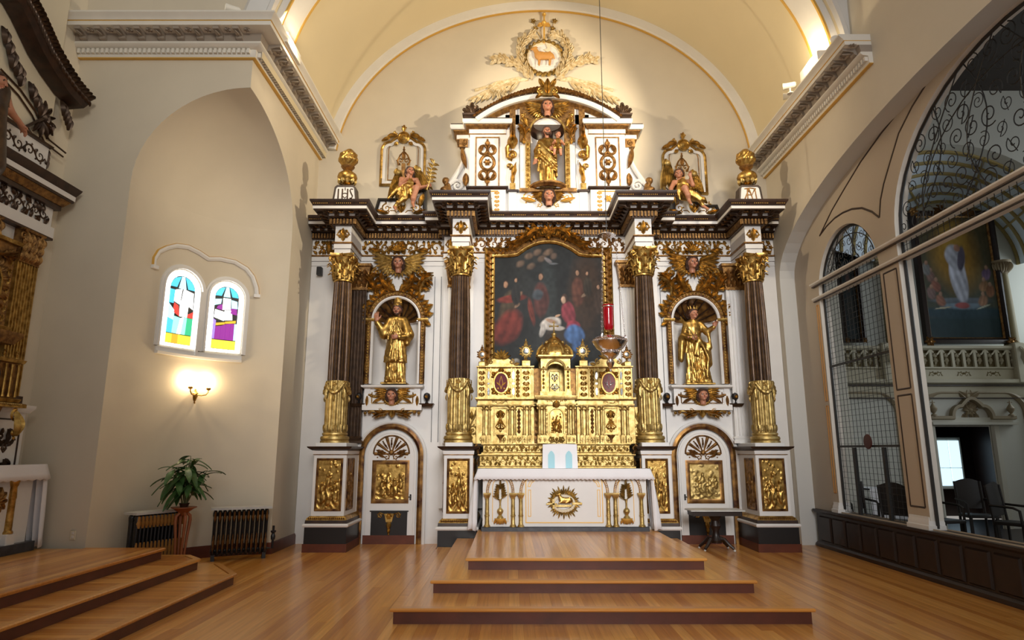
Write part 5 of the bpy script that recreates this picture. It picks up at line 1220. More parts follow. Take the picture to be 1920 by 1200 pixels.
# ---- side niches with consoles ----
for k, x in enumerate(DX):
    lab = ('gilt arched niche frame with shell hood around the bishop statue', 'gilt arched niche frame with shell hood around the crowned woman statue')[k]
    t = thing('niche', lab, 'niche', (x, YR, 2.71)); fr = front(YR-.0); zs = 3.88; R_ = .41
    b = MB(); dp = .34; n = 20
    b.grid(lambda u, v: (x-R_*math.cos(PI*u), YB-.06+dp*math.sin(PI*u), 2.71+(zs-2.71)*v), n, 4); b.add([(x-R_*math.cos(PI*i/n), YB-.06+dp*math.sin(PI*i/n), 2.71) for i in range(n+1)]+[(x+R_, YR, 2.71), (x-R_, YR, 2.71)], [tuple(range(n+3))])
    b.box(x-R_-.005, x-R_, YR, YB, 2.71, zs); b.box(x+R_, x+R_+.005, YR, YB, 2.71, zs); b.build('niche_wall', 'white', t)
    # ribbed shell hood
    b = MB(); nr = 9
    def shell(u, v):
        a = PI*u; rr = R_*(1-v); fl = 1+.0*v; dep = dp*math.sqrt(max(0, 1-(1-v)**2)); rib = abs(math.sin(a*nr/1.0))*.03*math.sin(PI*min(1, v+.1))
        return (x-rr*math.cos(a), YB-.06+dep*.95-rib*0-rib, zs+rr*math.sin(a))
    b.grid(shell, 72, 12); b.build('shell_hood', 'goldred', t)
    b = MB()
    for i in range(nr+1):
        a = PI*i/nr; pts = []
        for j in range(9): v = j/8*.93; rr = R_*(1-v); pts.append((x-rr*math.cos(a), YB-.075+dp*.95*math.sqrt(max(0, 1-(1-v)**2)), zs+rr*math.sin(a)))
        b.tube(pts, [.013-.001*q for q in range(9)], 5)
    b.build('shell_ribs', 'dbrown', t)
    b = MB(); b.sweep([(x-R_*math.cos(PI*i/n)*.98, YB-.06+dp*math.sin(PI*i/n)*.98, zs) for i in range(n+1)], [(-.0, -.02), (.02, -.02), (.035, 0), (.02, .02), (.0, .02)]); b.build('niche_impost', 'silver', t)
    ap = [(x-R_, YR, 2.72)]+[(x-R_*math.cos(PI*i/24), YR, zs+R_*math.sin(PI*i/24)) for i in range(25)]+[(x+R_, YR, 2.72)]
    b = MB(); b.sweep(ap, [(-.035, 0), (-.035, .05), (-.01, .06), (.01, .04), (.01, 0)], (0, -1, 0)); b.build('inner_moulding', 'white', t)
    b = MB(); b.sweep(ap, [(-.125, 0), (-.13, .055), (-.115, .07), (-.10, .045), (-.05, .045), (-.04, .065), (-.035, .055), (-.035, 0)], (0, -1, 0)); b.build('gilt_frame', 'goldred', t)
    b = MB(); ww = .075
    L_ = [(x-R_-ww, 2.76+i*.052, PI/2+.6) for i in range(21)]+[(x+R_+ww, 2.76+i*.052, PI/2-.6) for i in range(21)]
    for i in range(24): a = PI*(i+.5)/24; L_.append((x-(R_+ww)*math.cos(a), zs+(R_+ww)*math.sin(a), PI/2-a+PI/2+.6))
    for u, v, a in L_: b.leaf(front(YR-.045), u-.02*math.cos(a), v-.02*math.sin(a), a, .05, .016, lift=.4, lob=.5, n=5)
    tag(b.build('rope_carving', 'goldb', t), kind='stuff')
    for sg in (-1, 1): b = MB(); b.sweep([(x+sg*(R_+.075)-.07, YR, zs), (x+sg*(R_+.075)-.07, YR-.05, zs), (x+sg*(R_+.075)+.07, YR-.05, zs), (x+sg*(R_+.075)+.07, YR, zs)], [(-.01, -.03), (.015, -.03), (.03, .0), (.03, .02), (-.01, .025)]); b.build('impost_block', 'gold', t)
    # carved crest: scrolls, side leaves, winged cherub
    cr = MB(); f = front(YR-.03); zc = zs+R_+.12
    for sg in (-1, 1):
        sgi = sg; A = lambda a: a if sg > 0 else PI-a
        cr.acanthus(f, x+sg*.06, zc+.02, A(.25), .46, sg, w=.42); cr.acanthus(f, x+sg*.40, zc-.10, A(PI/2+.15), .52, -sg, w=.34); cr.acanthus(f, x+sg*.44, zc+.05, A(PI/2+.1), .40, -sg, w=.34)
        cr.spiral(f, (x+sg*.40, zc+.36), .09, PI/2, 1.3, -sg, .028); cr.spiral(f, (x+sg*.10, zc+.08), .07, PI/2, 1.3, -sg, .028)
        cr.stroke(f, [(x+sg*.04, zc-.02), (x+sg*.09, zc+.13), (x+sg*.16, zc+.12)], .028, .02, 1)
        for q in range(7): a = .25+q*.19; cr.leaf(f, x+sg*(R_+.09)*math.cos(a), zs+(R_+.09)*math.sin(a), A(a-.7), .20, .05, curl=sg*.9, lob=2)
        cr.leaf(f, x+sg*.5, zs+.12, A(PI/2-.3), .24, .06, curl=-sg); cr.leaf(f, x+sg*.51, zs+.02, A(-PI/2+.3), .18, .05, curl=sg); cr.ball(f, x+sg*.54, zs+.02, .035); cr.ball(f, x+sg*.53, zs-.06, .025)
        cr.stroke(f, [(x+sg*.14, zc+.14), (x+sg*.22, zc+.18), (x+sg*.30, zc+.16)], .018, .012, 1); cr.stroke(f, [(x+sg*.22, zc+.18), (x+sg*.25, zc+.25), (x+sg*.27, zc+.29)], .014, .01, 1)
    cr.build('carved_crest', 'gold', t)
    w_ = MB(); zh = zz(492, YR-.15)
    for sg in (-1, 1): wing(w_, front(YR-.06), x+.02+sg*.08, zh-.02, .44, sg, rise=.38)
    for q in range(9): a = PI+PI*(q+.5)/9; w_.leaf(front(YR-.07), x+.03+.09*math.cos(a), zh-.05+.09*math.sin(a), a, .13, .03, lift=.2, lob=1)
    wo = w_.build('cherub_wings', 'goldb' if k == 0 else 'gold', t); cherub(wo, (x+.02 if k == 0 else x-.03, YR-.14, zh), .118, (0, .15)[k], .05)
    b = MB(); zt = zz(462, YR-.1)
    for i in range(7): a = PI*(i+.5)/7; b.leaf(front(YR-.09), x, zt-.08, a, .17, .03, lift=.2, lob=1)
    for sg in (-1, 1): b.scroll(front(YR-.04), x+sg*.24, zt-.02, .09, PI/2, -sg, 1.2); b.leaf(front(YR-.04), x+sg*.34, zt-.07, (.1 if sg > 0 else PI-.1), .22, .05)
    b.build('top_spray', 'gold', t)
    # console
    c = thing('statue_console', ('white and gilt console shelf with a cherub face under the bishop statue', 'white and gilt console shelf with a cherub face under the crowned woman statue')[k], 'console', (x, YR, 2.25)); ch = .49; cy = YR-.16
    zt = 2.68; zb = 2.25
    b = MB(); b.sweep([(x-ch, YR, 0), (x-ch, cy, 0), (x+ch, cy, 0), (x+ch, YR, 0)], [(-.02, zt-.06), (.0, zt-.06), (.05, zt-.03), (.055, zt), (-.02, zt)]); b.box(x-ch, x+ch, cy, YR, zt-.02, zt); b.build('shelf', 'white', c)
    b = MB(); b.box(x-ch, x+ch, cy+.03, YR, zb+.06, zt-.03); b.sweep([(x-ch, YR, 0), (x-ch, cy+.03, 0), (x+ch, cy+.03, 0), (x+ch, YR, 0)], [(-.02, zb), (.03, zb), (.03, zb+.09), (.0, zb+.1), (-.02, zb+.1)])
    for sg in (-1, 1): b.box(x+sg*(ch-.05)-.05, x+sg*(ch-.05)+.05, cy+.01, cy+.05, zb+.08, zt-.04)
    b.build('body', 'white', c)
    b = MB(); f = front(cy+.028)
    for q in ((x-.36, zb+.12, x+.36, zb+.12), (x+.36, zb+.12, x+.36, zt-.12), (x-.36, zt-.12, x-.36, zb+.12)): b.stroke(f, [(q[0], q[1]), ((q[0]+q[2])/2, (q[1]+q[3])/2), (q[2], q[3])], .010, .010, .8)
    for sg in (-1, 1):
        pts = [(x+sg*(.12+.30*s_), zt-.14-.045*math.sin(PI*s_)-.02*s_) for s_ in [i/10 for i in range(11)]]; b.stroke(f, pts, .028, .028, .9)
        for i in range(8): b.ball(f, pts[i+1][0], pts[i+1][1], .020, .02)
        b.spiral(f, (x+sg*.43, zt-.12), .035, PI/2, 1.2, sg, .011)
        for q in range(4): b.ball(f, x+sg*.44, zt-.2-.055*q, .026-.004*abs(q-1.5), .01); 
        b.leaf(f, x+sg*.44, zt-.17, -PI/2, .2, .03); b.leaf(f, x+sg*.18, zb+.2, (-.25 if sg > 0 else PI+.25), .18, .03, curl=-sg*.4)
    b.build('garland', 'goldd' if k else 'gold', c)
    b = MB()
    for i in range(40): b.ball(front(cy-.045), x-.42+.84*(i+.5)/40, zt-.015, .010, n=6)
    tag(b.build('beading', 'goldp', c), kind='stuff')
    w_ = MB(); zh = zt-.17
    for sg in (-1, 1): wing(w_, front(cy+.0), x+sg*.07, zh+.02, .26, sg, rise=.25)
    pts = [(x-.13*math.cos(PI*i/12), zh-.06-.10*math.sin(PI*i/12)) for i in range(13)]; w_.stroke(front(cy), pts, .03, .03, .9)
    for i in range(9): w_.ball(front(cy), pts[i+2][0], pts[i+2][1], .022, .02)
    wo = w_.build('cherub_wings', 'gold', c); cherub(wo, (x, cy-.06, zh), .105, 0, .0)
    b = MB(); f = front(cy+.05)
    for sg in (-1, 1):
        b.acanthus(f, x+sg*.02, zb-.03, (.0 if sg > 0 else PI), .34, sg*-.4, w=.28); b.spiral(f, (x+sg*.40, zb-.03), .035, PI/2, 1.2, sg, .014); b.ball(f, x+sg*.47, zb-.05, .03); b.leaf(f, x+sg*.1, zb-.02, (-.9 if sg > 0 else PI+.9), .12, .04)
    b.leaf(f, x, zb+.0, -PI/2, .13, .06); b.poly([(x-.45, zb), (x+.45, zb), (x+.3, zb-.03), (x-.3, zb-.03)], f, -.04, .01); b.build('lower_carving', 'gold', c)
    for sg in (-1, 1):
        u = thing('small_urn', ('small dark urn with gilt flower on a ledge, %s of the %s console' % (('left', 'right')[sg > 0], ('bishop', 'crowned woman')[k])), 'urn', (x+sg*.60, YR-.08, 2.365))
        b = MB(); b.lathe([(.03, 0), (.035, .01), (.015, .03), (.02, .05), (.055, .09), (.062, .13), (.05, .17), (.02, .19), (.001, .195)], (x+sg*.60, YR-.08, 2.365), 16); b.build('body', 'black', u)
        b = MB(); b.rosette(front(YR-.14), x+sg*.60, 2.485, .035, 6); b.build('gilt_flower', 'gold', u)
        l = MB(); l.sweep([(x+sg*.60-.11, YR, 0), (x+sg*.60-.11, YR-.14, 0), (x+sg*.60+.11, YR-.14, 0), (x+sg*.60+.11, YR, 0)], [(-.14, 2.31), (-.01, 2.31), (.005, 2.335), (.02, 2.365), (-.14, 2.365)]); l.build('side_ledge', 'bronze', c)
# ================= upper stage of the altarpiece =================
YA = 11.10; fa = front(YA); Z = lambda py, Y=YA: zz(py, Y)
def H(px, py, Y=YA): return AXC-xx(px, py, Y)
at = thing('altarpiece_attic', 'white and gilt upper stage with arched pediment standing on the altarpiece cornice', 'altarpiece', (AXC, YA, ZT))
def both(): return (-1, 1)
zb, zp, ze0, ze1 = ZT-.02, Z(357), Z(243), Z(221)
b = MB(); h1 = 1.44
b.box(AXC-1.46, AXC+1.46, YA+.03, YB-.01, zb, zp)
for sg in both(): b.box(AXC+sg*1.11-.34, AXC+sg*1.11+.34, YA-.06, YA+.05, zb, zp); b.box(AXC+sg*.645-.075, AXC+sg*.645+.075, YA-.03, YA+.05, zb, Z(300))
b.box(AXC-.58, AXC+.58, YA-.02, YA+.04, zb, Z(362)); b.build('base_block', 'white', at)
for sg in both():
    b = MB(); cx = AXC+sg*1.11; b.sweep([(cx-.34, YB, 0), (cx-.34, YA-.06, 0), (cx+.34, YA-.06, 0), (cx+.34, YB, 0)], [(-.02, zp-.01), (.01, zp-.01), (.045, zp+.02), (.045, zp+.045), (-.02, zp+.045)]); b.build('base_line', 'dbrown', at)
    b = MB(); b.sweep([(AXC+sg*.645-.11, YA-.03, 0), (AXC+sg*.645+.11, YA-.03, 0)], [(-.02, zp-.045), (.03, zp-.04), (.03, zp-.005), (-.02, zp-.005)]); b.build('base_line', 'dbrown', at)
    b = MB(); b.box(cx-.33, cx+.33, YA, YB, zp+.04, ze0); b.box(cx-.36-(.06 if sg < 0 else -.0), cx+.36+(.06 if sg > 0 else 0), YA+.12, YB, zp+.04, ze0-.05)
    b.build('pilaster_block', 'white', at)
    # tablet with thin gilt rectangle and looped ornament
    u0, u1, v0, v1 = cx-.215, cx+.215, zp+.05, ze0-.16
    b = MB(); b.sweep([(u0, YA, v0), (u0, YA, v1), (u1, YA, v1), (u1, YA, v0)], [(-.008, 0), (-.008, .016), (.012, .016), (.012, 0)], (0, -1, 0)); b.build('tablet_line', 'goldd', at)
    cz = (v0+v1)/2; b = MB()
    def lp(cu, cv, r, r2=None, w=.028):
        r2 = r2 or r; b.stroke(fa, [(cu+r*math.cos(2*PI*i/20), cv+r2*math.sin(2*PI*i/20)) for i in range(21)], w, w, .9)
    lp(cx, cz, .125, .145, .03); b.rosette(fa, cx, cz, .075, 6); b.ball(fa, cx, cz, .055, .01)
    for s2 in (-1, 1):
        for s3 in (-1, 1): lp(cx+s3*.075, cz+s2*.25, .072, .085, .026); b.leaf(fa, cx+s3*.12, cz+s2*.20, PI/2 if s2 > 0 else -PI/2, .16, .03, curl=s3*s2*.8)
        b.leaf(fa, cx, cz+s2*.33, s2*PI/2, .12, .045, lob=1); b.ball(fa, cx, cz+s2*.45, .022); b.leaf(fa, cx, cz+s2*.17, s2*PI/2, .17, .025)
    b.build('looped_ornament', 'goldd', at)
    # entablature of the block
    pth = [(cx-.33-.0, YB, 0), (cx-.33, YA, 0), (cx+.33, YA, 0), (cx+.33, YB, 0)]
    if sg < 0: pth = [(cx-.58, YB, 0), (cx-.58, YA+.22, 0), (cx-.33, YA+.22, 0), (cx-.33, YA, 0), (cx+.33, YA, 0), (cx+.33, YB, 0)]
    else: pth = [(cx-.33, YB, 0), (cx-.33, YA, 0), (cx+.33, YA, 0), (cx+.33, YA+.22, 0), (cx+.58, YA+.22, 0), (cx+.58, YB, 0)]
    for nm, m, pr in (('architrave_line', 'goldd', rect(ze0-.10, ze0-.085, .018)), ('architrave', 'white', rect(ze0-.085, ze0-.0, .012)), ('carved_band', 'goldd', [(-.02, ze0), (.03, ze0), (.075, ze0+.05), (.075, ze0+.07), (-.02, ze0+.07)]), ('corona', 'white', [(-.02, ze0+.07), (.11, ze0+.07), (.13, ze0+.10), (.13, ze0+.155), (-.02, ze0+.155)]), ('crown_moulding', 'dbrown', [(-.02, ze0+.155), (.11, ze0+.155), (.12, ze0+.18), (-.02, ze0+.18)])):
        q = MB(); q.sweep(pth, pr); q.build(nm, m, at)
    # outer scroll bracket
    so = cx+sg*.36; fo = front(YA+.16); z0 = zp+.04; z1 = ze0-.16
    b = MB(); pts = [(so+sg*(.02+.36*(1-s_)**2.0), z0+.12+(z1-z0-.12)*s_) for s_ in [i/14 for i in range(15)]]
    b.stroke(fo, pts, .05, .04, .7); b.poly([(so, z0), (so+sg*.30, z0)]+[(p[0]-sg*.01, p[1]) for p in pts]+[(so, z1)], Fr((0, YA+.2, 0)), -.03, 0); b.spiral(fo, (so+sg*.20, z0+.12), .115, (0 if sg > 0 else PI)+.4*sg, 1.5, sg, .03); b.build('scroll_bracket', 'white', at)
    b = MB(); b.leaf(front(YA+.10), so+sg*.12, z1-.16, -PI/2-sg*.12, .42, .05, curl=-sg*.2, lift=.1); b.leaf(front(YA+.10), so+sg*.04, z0+.34, -PI/2, .26, .06, lift=.1); b.build('bracket_leaf', 'goldd', at)
    b = MB(); b.poly([(so-.01, z1-.14), (so+sg*.17, z1-.14), (so+sg*.17, z1+.02), (so-.01, z1+.02)], front(YA+.2), 0, .12); b.spiral(front(YA+.07), (so+sg*.09, z1-.07), .055, PI/2, 1.3, sg, .014); b.build('bracket_head', 'goldd', at)
    bx = so+sg*.38; b = MB(); S_ = Sculpt((-.14, -.12, -.02), (.14, .12, .3), .012); S_.cap((0, 0, .0), (0, 0, .12), .09, .06, 0, .03); S_.ell((sg*.04, -.02, .21), (.055, .06, .065), 0, .03); S_.ell((sg*.06, -.01, .04), (.07, .08, .05), 0, .03); S_.ell((sg*.03, .01, .235), (.06, .06, .055), 0, .01)
    S_.mesh(b, lambda x, y, z: (bx+x, YA+.12+y, z0-.02+z)); b.m = [0]*len(b.f); b.build('small_bust', 'goldd', at)
    # ornament on the base tablet
    b = MB(); fb = front(YA-.06); b.rosette(fb, cx-sg*.02, (zb+zp)/2+.05, .075, 6); b.candel(fb, cx-sg*.18, zb+.04, zp-.03, .05); b.stroke(fb, [(cx-.1, zb+.06), (cx, zb+.035), (cx+.12, zb+.06)], .014, .014); b.stroke(fb, [(cx-.2, zp-.04), (cx, zp-.045), (cx+.2, zp-.04)], .012, .012); b.leaf(fb, cx+sg*.1, (zb+zp)/2+.05, (0 if sg > 0 else PI), .15, .03); b.build('tablet_ornament', 'goldp', at)
    # inner bracket between niche and block
    ux = AXC+sg*.645; b = MB(); fi = front(YA-.03)
    b.poly([(ux-.05, zp), (ux+.05, zp), (ux+.05, zp+.12), (ux-.05, zp+.12)], fi, -.05, .03); b.leaf(fi, ux, zp+.10, PI/2, .44, .045, curl=sg*.3, lift=.1, lob=2); b.leaf(fi, ux-sg*.0, zp+.1, PI/2, .3, .035, lift=.16, lob=1)
    b.spiral(fi, (ux+sg*.06, zp+.46), .06, -PI/2, 1.3, -sg, .022); b.spiral(fi, (ux-sg*.0, zp+.68), .10, -PI/2, 1.4, sg, .032, 1.1); b.stroke(fi, [(ux+sg*.09, zp+.62), (ux+sg*.1, zp+.82), (ux+sg*.02, zp+.95)], .035, .05, 1)
    b.leaf(fi, ux, zp+.80, PI/2, .34, .085, lift=.45, lob=1); b.ball(fi, ux+sg*.02, zp+.92, .085, .02, fl=1); b.build('inner_bracket', 'gold', at)
    b = MB(); b.box(ux-.055, ux+.055, YA-.05, YA+.02, zp+1.02, Z(203)); b.leaf(front(YA-.05), ux, zp+1.04, PI/2, .26, .035); b.build('gold_strip', 'goldd', at)
    # palmette finial
    px_ = AXC+sg*(1.40); zf = ze0+.18; b = MB(); ff_ = front(YA-.05)
    b.box(px_-.15, px_+.15, YA-.10, YA+.10, zf-.01, zf+.06); b.sweep([(px_-.15, YA+.10, 0), (px_-.15, YA-.10, 0), (px_+.15, YA-.10, 0), (px_+.15, YA+.10, 0)], [(-.02, zf+.06), (.02, zf+.06), (.03, zf+.09), (-.02, zf+.11)])
    for a in (-.95, -.5, 0, .5, .95):
        L_ = .24 if a == 0 else .20; b.leaf(ff_, px_, zf+.09, PI/2+a, L_, .05, lift=.2, lob=.5); b.leaf(Fr((0, YA+.01, 0), (1, 0, 0), (0, 0, 1), (0, 1, 0)), px_, zf+.09, PI/2+a, L_, .05, lift=.2, lob=.5); b.ball(ff_, px_-math.sin(a)*L_*.9, zf+.09+math.cos(a)*L_*.9, .038, fl=1)
    b.build('palmette_finial', 'bronze', at)
# tympanum and arched pediment
Rr = 2.02; zc_ = Z(178, YA-.2)-Rr; a1 = math.asin(1.30/Rr); pa = [(AXC-Rr*math.sin(a1*(1-2*i/40)), zc_+Rr*math.cos(a1*(1-2*i/40))) for i in range(41)]
b = MB(); b.poly([(AXC+1.2, ze0+.1), (AXC-1.2, ze0+.1)]+[(p[0], p[1]-.05) for p in pa[3:-3]], fa, -.4, .0); b.box(AXC-.78, AXC+.78, YA+.33, YB-.01, zp, ze0+.2)
for sg in both(): b.box(AXC+sg*.65-.13, AXC+sg*.65+.13, YA, YA+.35, zp, ze0+.3)
b.build('tympanum', 'white', at)
def archsw(nm, m, pr): q = MB(); q.sweep([(x, YA, z) for x, z in pa], pr, (0, -1, 0)); return q.build(nm, m, at)
archsw('pediment_carved_band', 'goldd', [(.10, -.1), (.10, .03), (.045, .09), (.03, .09), (.03, -.1)]); archsw('pediment_corona', 'white', [(.03, -.1), (.03, .15), (.0, .17), (-.05, .17), (-.05, -.1)]); archsw('pediment_crown', 'dbrown', [(-.05, -.1), (-.05, .15), (-.075, .16), (-.08, -.1)])
b = MB(); fg = front(YA-.13)
for i in range(46):
    t_ = (i+.5)/46; a = a1*(1-2*t_)*.97; mid = 1-abs(2*t_-1); r_ = Rr+.09+.02*mid; sz = .05+.075*max(0, mid-.35); u, v = AXC-r_*math.sin(a), zc_+r_*math.cos(a); dr_ = (PI/2+a)+(.9 if t_ < .5 else -.9)
    b.leaf(fg, u, v-.02, dr_, sz*1.8, sz*.55, curl=.5 if t_ < .5 else -.5, lift=.5, lob=2, n=6)
    if mid > .4 and i % 2: b.ball(fg, u, v+.03, .03+.02*mid, fl=1)
tag(b.build('pediment_garland', 'goldd', at), kind='stuff')
b = MB(); zk = zc_+Rr+.02; fk = front(YA-.20)
b.poly([(AXC-.13, zk), (AXC-.08, zk-.04), (AXC+.08, zk-.04), (AXC+.13, zk), (AXC+.15, zk+.14), (AXC+.06, zk+.22), (AXC-.06, zk+.22), (AXC-.15, zk+.14)], fk, -.08, .02)
for sg in both(): b.spiral(fk, (AXC+sg*.13, zk+.05), .06, PI/2, 1.2, -sg, .02, base=.02); b.leaf(fk, AXC+sg*.05, zk+.12, PI/2-sg*.6, .2, .05, base=.02); b.leaf(fk, AXC+sg*.1, zk, -PI/2+sg*.9, .16, .04, base=.02)
b.leaf(fk, AXC, zk+.0, PI/2, .28, .07, base=.03); b.ball(fk, AXC, zk+.25, .035); b.build('keystone_cartouche', 'gold', at)
# central niche
zn = Z(250); Rn = .31; Zt_ = zn; b = MB()
b.grid(lambda u, v: (AXC-Rn*math.cos(PI*u), YA+.02+.30*math.sin(PI*u), zp-.0+(zn-zp)*v), 16, 3); b.build('niche_wall', 'white', at)
b = MB(); b.grid(lambda u, v: (AXC-Rn*math.cos(PI*u)*math.cos(PI/2*v), YA+.02+.30*math.sin(PI*u)*math.cos(PI/2*v), zn+Rn*math.sin(PI/2*v)), 16, 8); b.build('niche_hood', 'dbrown', at)
hw = .51
b = MB(); archwall(b, lambda s, z, w: (s, YA-.04+w, z), AXC-hw, AXC+hw, Z(268), Z(197), [(AXC, Rn, zn, Rn, Z(268))], .06, back=False); b.m = [0]*len(b.f); b.build('carved_spandrel', 'goldd', at)
for sg in both():
    b = MB(); b.box(AXC+sg*(Rn+.055)-.045, AXC+sg*(Rn+.055)+.045, YA-.045, YA+.04, zp, Z(268)); b.candel(front(YA-.045), AXC+sg*(Rn+.055), zp+.03, Z(268), .035, n=9); b.build('niche_jamb', 'gold', at)
    b = MB(); b.box(AXC+sg*(Rn+.15)-.05, AXC+sg*(Rn+.15)+.05, YA-.02, YA+.02, zp, Z(268)); b.build('niche_side_strip', 'white', at)
b = MB(); fs = front(YA-.04)
b.sweep([(AXC-Rn*math.cos(PI*i/20), YA-.04, zn+Rn*math.sin(PI*i/20)) for i in range(21)], [(-.04, 0), (-.03, .025), (.0, .02), (.0, 0)], (0, -1, 0))
for sg in both():
    b.acanthus(fs, AXC+sg*.42, zn-.12, PI/2, .30, sg*-.6, w=.4); b.scroll(fs, AXC+sg*.40, zn+.26, .09, PI/2, -sg, 1.2); b.scroll(fs, AXC+sg*.44, zn+.05, .06, 0 if sg < 0 else PI, sg, 1.2); b.leaf(fs, AXC+sg*.36, zn+.12, PI/2-sg*.4, .2, .05); b.ball(fs, AXC+sg*.46, zn+.35, .035); b.leaf(fs, AXC+sg*.44, zn-.12, -PI/2, .12, .04)
b.build('spandrel_carving', 'gold', at)
w_ = MB(); zh = Z(207)
for sg in both(): wing(w_, front(YA-.08), AXC+sg*.08, zh-.03, .36, sg, rise=.30)
wo = w_.build('cherub_wings', 'gold', at); cherub(wo, (AXC, YA-.16, zh), .118)
b = MB(); b.box(AXC-.52, AXC+.52, YA-.09, YA, Z(362), Z(356)); b.lathe([(.26, 0), (.33, .04), (.34, .07), (.30, .075), (.0001, .075)], (AXC, YA-.0, Z(358)), 24, a0=PI, a1=2*PI); b.build('niche_shelf', 'goldd', at)
w_ = MB(); zh = Z(371)
for sg in both(): wing(w_, front(YA-.03), AXC+sg*.08, zh+.02, .24, sg, rise=.3)
wo = w_.build('cherub_wings', 'gold', at); cherub(wo, (AXC+.01, YA-.12, zh), .118)
b = MB(); fl_ = front(YA-.022)
for sg in both(): b.scroll(fl_, AXC+sg*.36, zh+.0, .10, PI/2, -sg, 1.25, .012, 0, 5); b.leaf(fl_, AXC+sg*.22, zh-.07, (0 if sg > 0 else PI), .26, .04, curl=-sg*-.4); b.scroll(fl_, AXC+sg*.16, zh-.14, .05, PI/2, sg, 1.2, .01)
b.build('foliage_relief', 'goldp', at)
# ---- stucco relief on the wall above: wreath, lamb, palms, cross ----
rl = thing('wall_relief', 'cream and gilt stucco wreath with palm fronds and cross on the wall above the altarpiece', 'relief', (AXC, YB, 7.6)); YQ = YB-.005; fw = Fr((0, YQ, 0), (1, 0, 0), (0, 0, 1), (0, -1.9, 0))
Q = lambda px, py: W(px, py, YQ)
cxq, czq = Q(1020, 111)
b = MB(); rr = .33
b.poly([(cxq+rr*math.cos(2*PI*i/36), czq+rr*.98*math.sin(2*PI*i/36)) for i in range(36)], fw, 0, .02); b.build('medallion_ground', 'white', rl)
b = MB(); b.sweep([(cxq+rr*math.cos(2*PI*i/36), YQ, czq+rr*.98*math.sin(2*PI*i/36)) for i in range(36)], [(-.03, 0), (-.02, .05), (.03, .05), (.04, 0)], (0, -1, 0), closed=True); b.build('medallion_ring', 'cream', rl)
L1 = MB(); L2 = MB(); R = random.Random(11)
def spray(m_, pts, n, L_, wd, both_=True):
    b_ = m_; st = pts; K = len(st)-1
    b_.stroke(fw, st, .018, .012, .9)
    for i in range(n):
        t_ = (i+.6)/n*K; k = min(int(t_), K-1); q = t_-k; u = st[k][0]*(1-q)+st[k+1][0]*q; v = st[k][1]*(1-q)+st[k+1][1]*q; a = math.atan2(st[k+1][1]-st[k][1], st[k+1][0]-st[k][0])
        b_.leaf(fw, u, v, a+(.8 if i % 2 else -.8)+R.uniform(-.3, .3), L_*R.uniform(.8, 1.2), wd, curl=(-.6 if i % 2 else .6), lift=.25, lob=.5, base=.01, n=5)
for sg in both():
    px = lambda p: 1020+sg*(p-1020)
    P_ = lambda l: [Q(px(a_), b_) for a_, b_ in l]
    spray(L1, P_([(1042, 150), (1053, 135), (1062, 118), (1066, 100), (1062, 84), (1052, 72), (1040, 68)]), 30, .15, .033); spray(L1, P_([(1056, 130), (1064, 108), (1064, 92), (1056, 78)]), 16, .15, .03); spray(L1, P_([(1048, 148), (1060, 132), (1078, 118), (1096, 114), (1114, 116)]), 22, .13, .03)
    spray(L1, P_([(1058, 128), (1072, 122), (1088, 120), (1104, 110)]), 14, .13, .03)
    for q in range(9):      # palm fronds drooping to both sides
        P2 = P_([(1050, 150), (1068+q*3, 146+q*1.2), (1090+q*3.5, 152+q*2.5), (1150-q*9, 170+(q % 3)*8)]); L1.stroke(fw, P2, .02, .03, .7)
        L1.leaf(fw, P2[2][0], P2[2][1], math.atan2(P2[3][1]-P2[2][1], P2[3][0]-P2[2][0]), .42-.02*q, .035, curl=-sg*.2, lift=.08, lob=.5)
    for q in range(16):
        t_ = q/15; u, v = Q(px(1060+85*t_), 150+32*t_); L1.leaf(fw, u, v, (-.35-.5*(q % 2)) if sg > 0 else PI+.35+.5*(q % 2), .36-.1*t_, .026, curl=-sg*.15, lift=.08, lob=.5)
    for a_, b_ in ((1040, 41), (1036, 55), (1060, 104)): u, v = Q(px(a_), b_); L2.rosette(fw, u, v, .06, 5)
    L1.stroke(fw, P_([(1020, 78), (1028, 64), (1036, 55)]), .012, .01); L1.stroke(fw, P_([(1020, 80), (1034, 58), (1039, 42)]), .012, .01)
for i in range(22): a = 2*PI*i/22; L2.leaf(fw, cxq+(rr+.06)*math.cos(a), czq+(rr+.06)*math.sin(a), a+PI/2+.5, .13, .035, lift=.3, lob=1, base=.01)
tag(L1.build('leaf_sprays', 'stucco', rl), kind='stuff'); tag(L2.build('gilt_flowers', 'goldb', rl), kind='stuff')
b = MB(); u0, v0 = Q(1020, 84); u1, v1 = Q(1020, 30); b.tube([fw(u0, v0, .03), fw(u1, v1, .03)], .018, 8); vm = v0+(v1-v0)*.68
b.tube([fw(u0-.10, vm, .03), fw(u0+.10, vm, .03)], .018, 8); b.ball(fw, u0, vm, .06, .02); b.ball(fw, u1, v1, .04, .02)
for sg in both(): b.leaf(fw, u0, vm, PI/2+sg*PI*.6, .14, .04)
b.build('cross', 'goldp', rl)
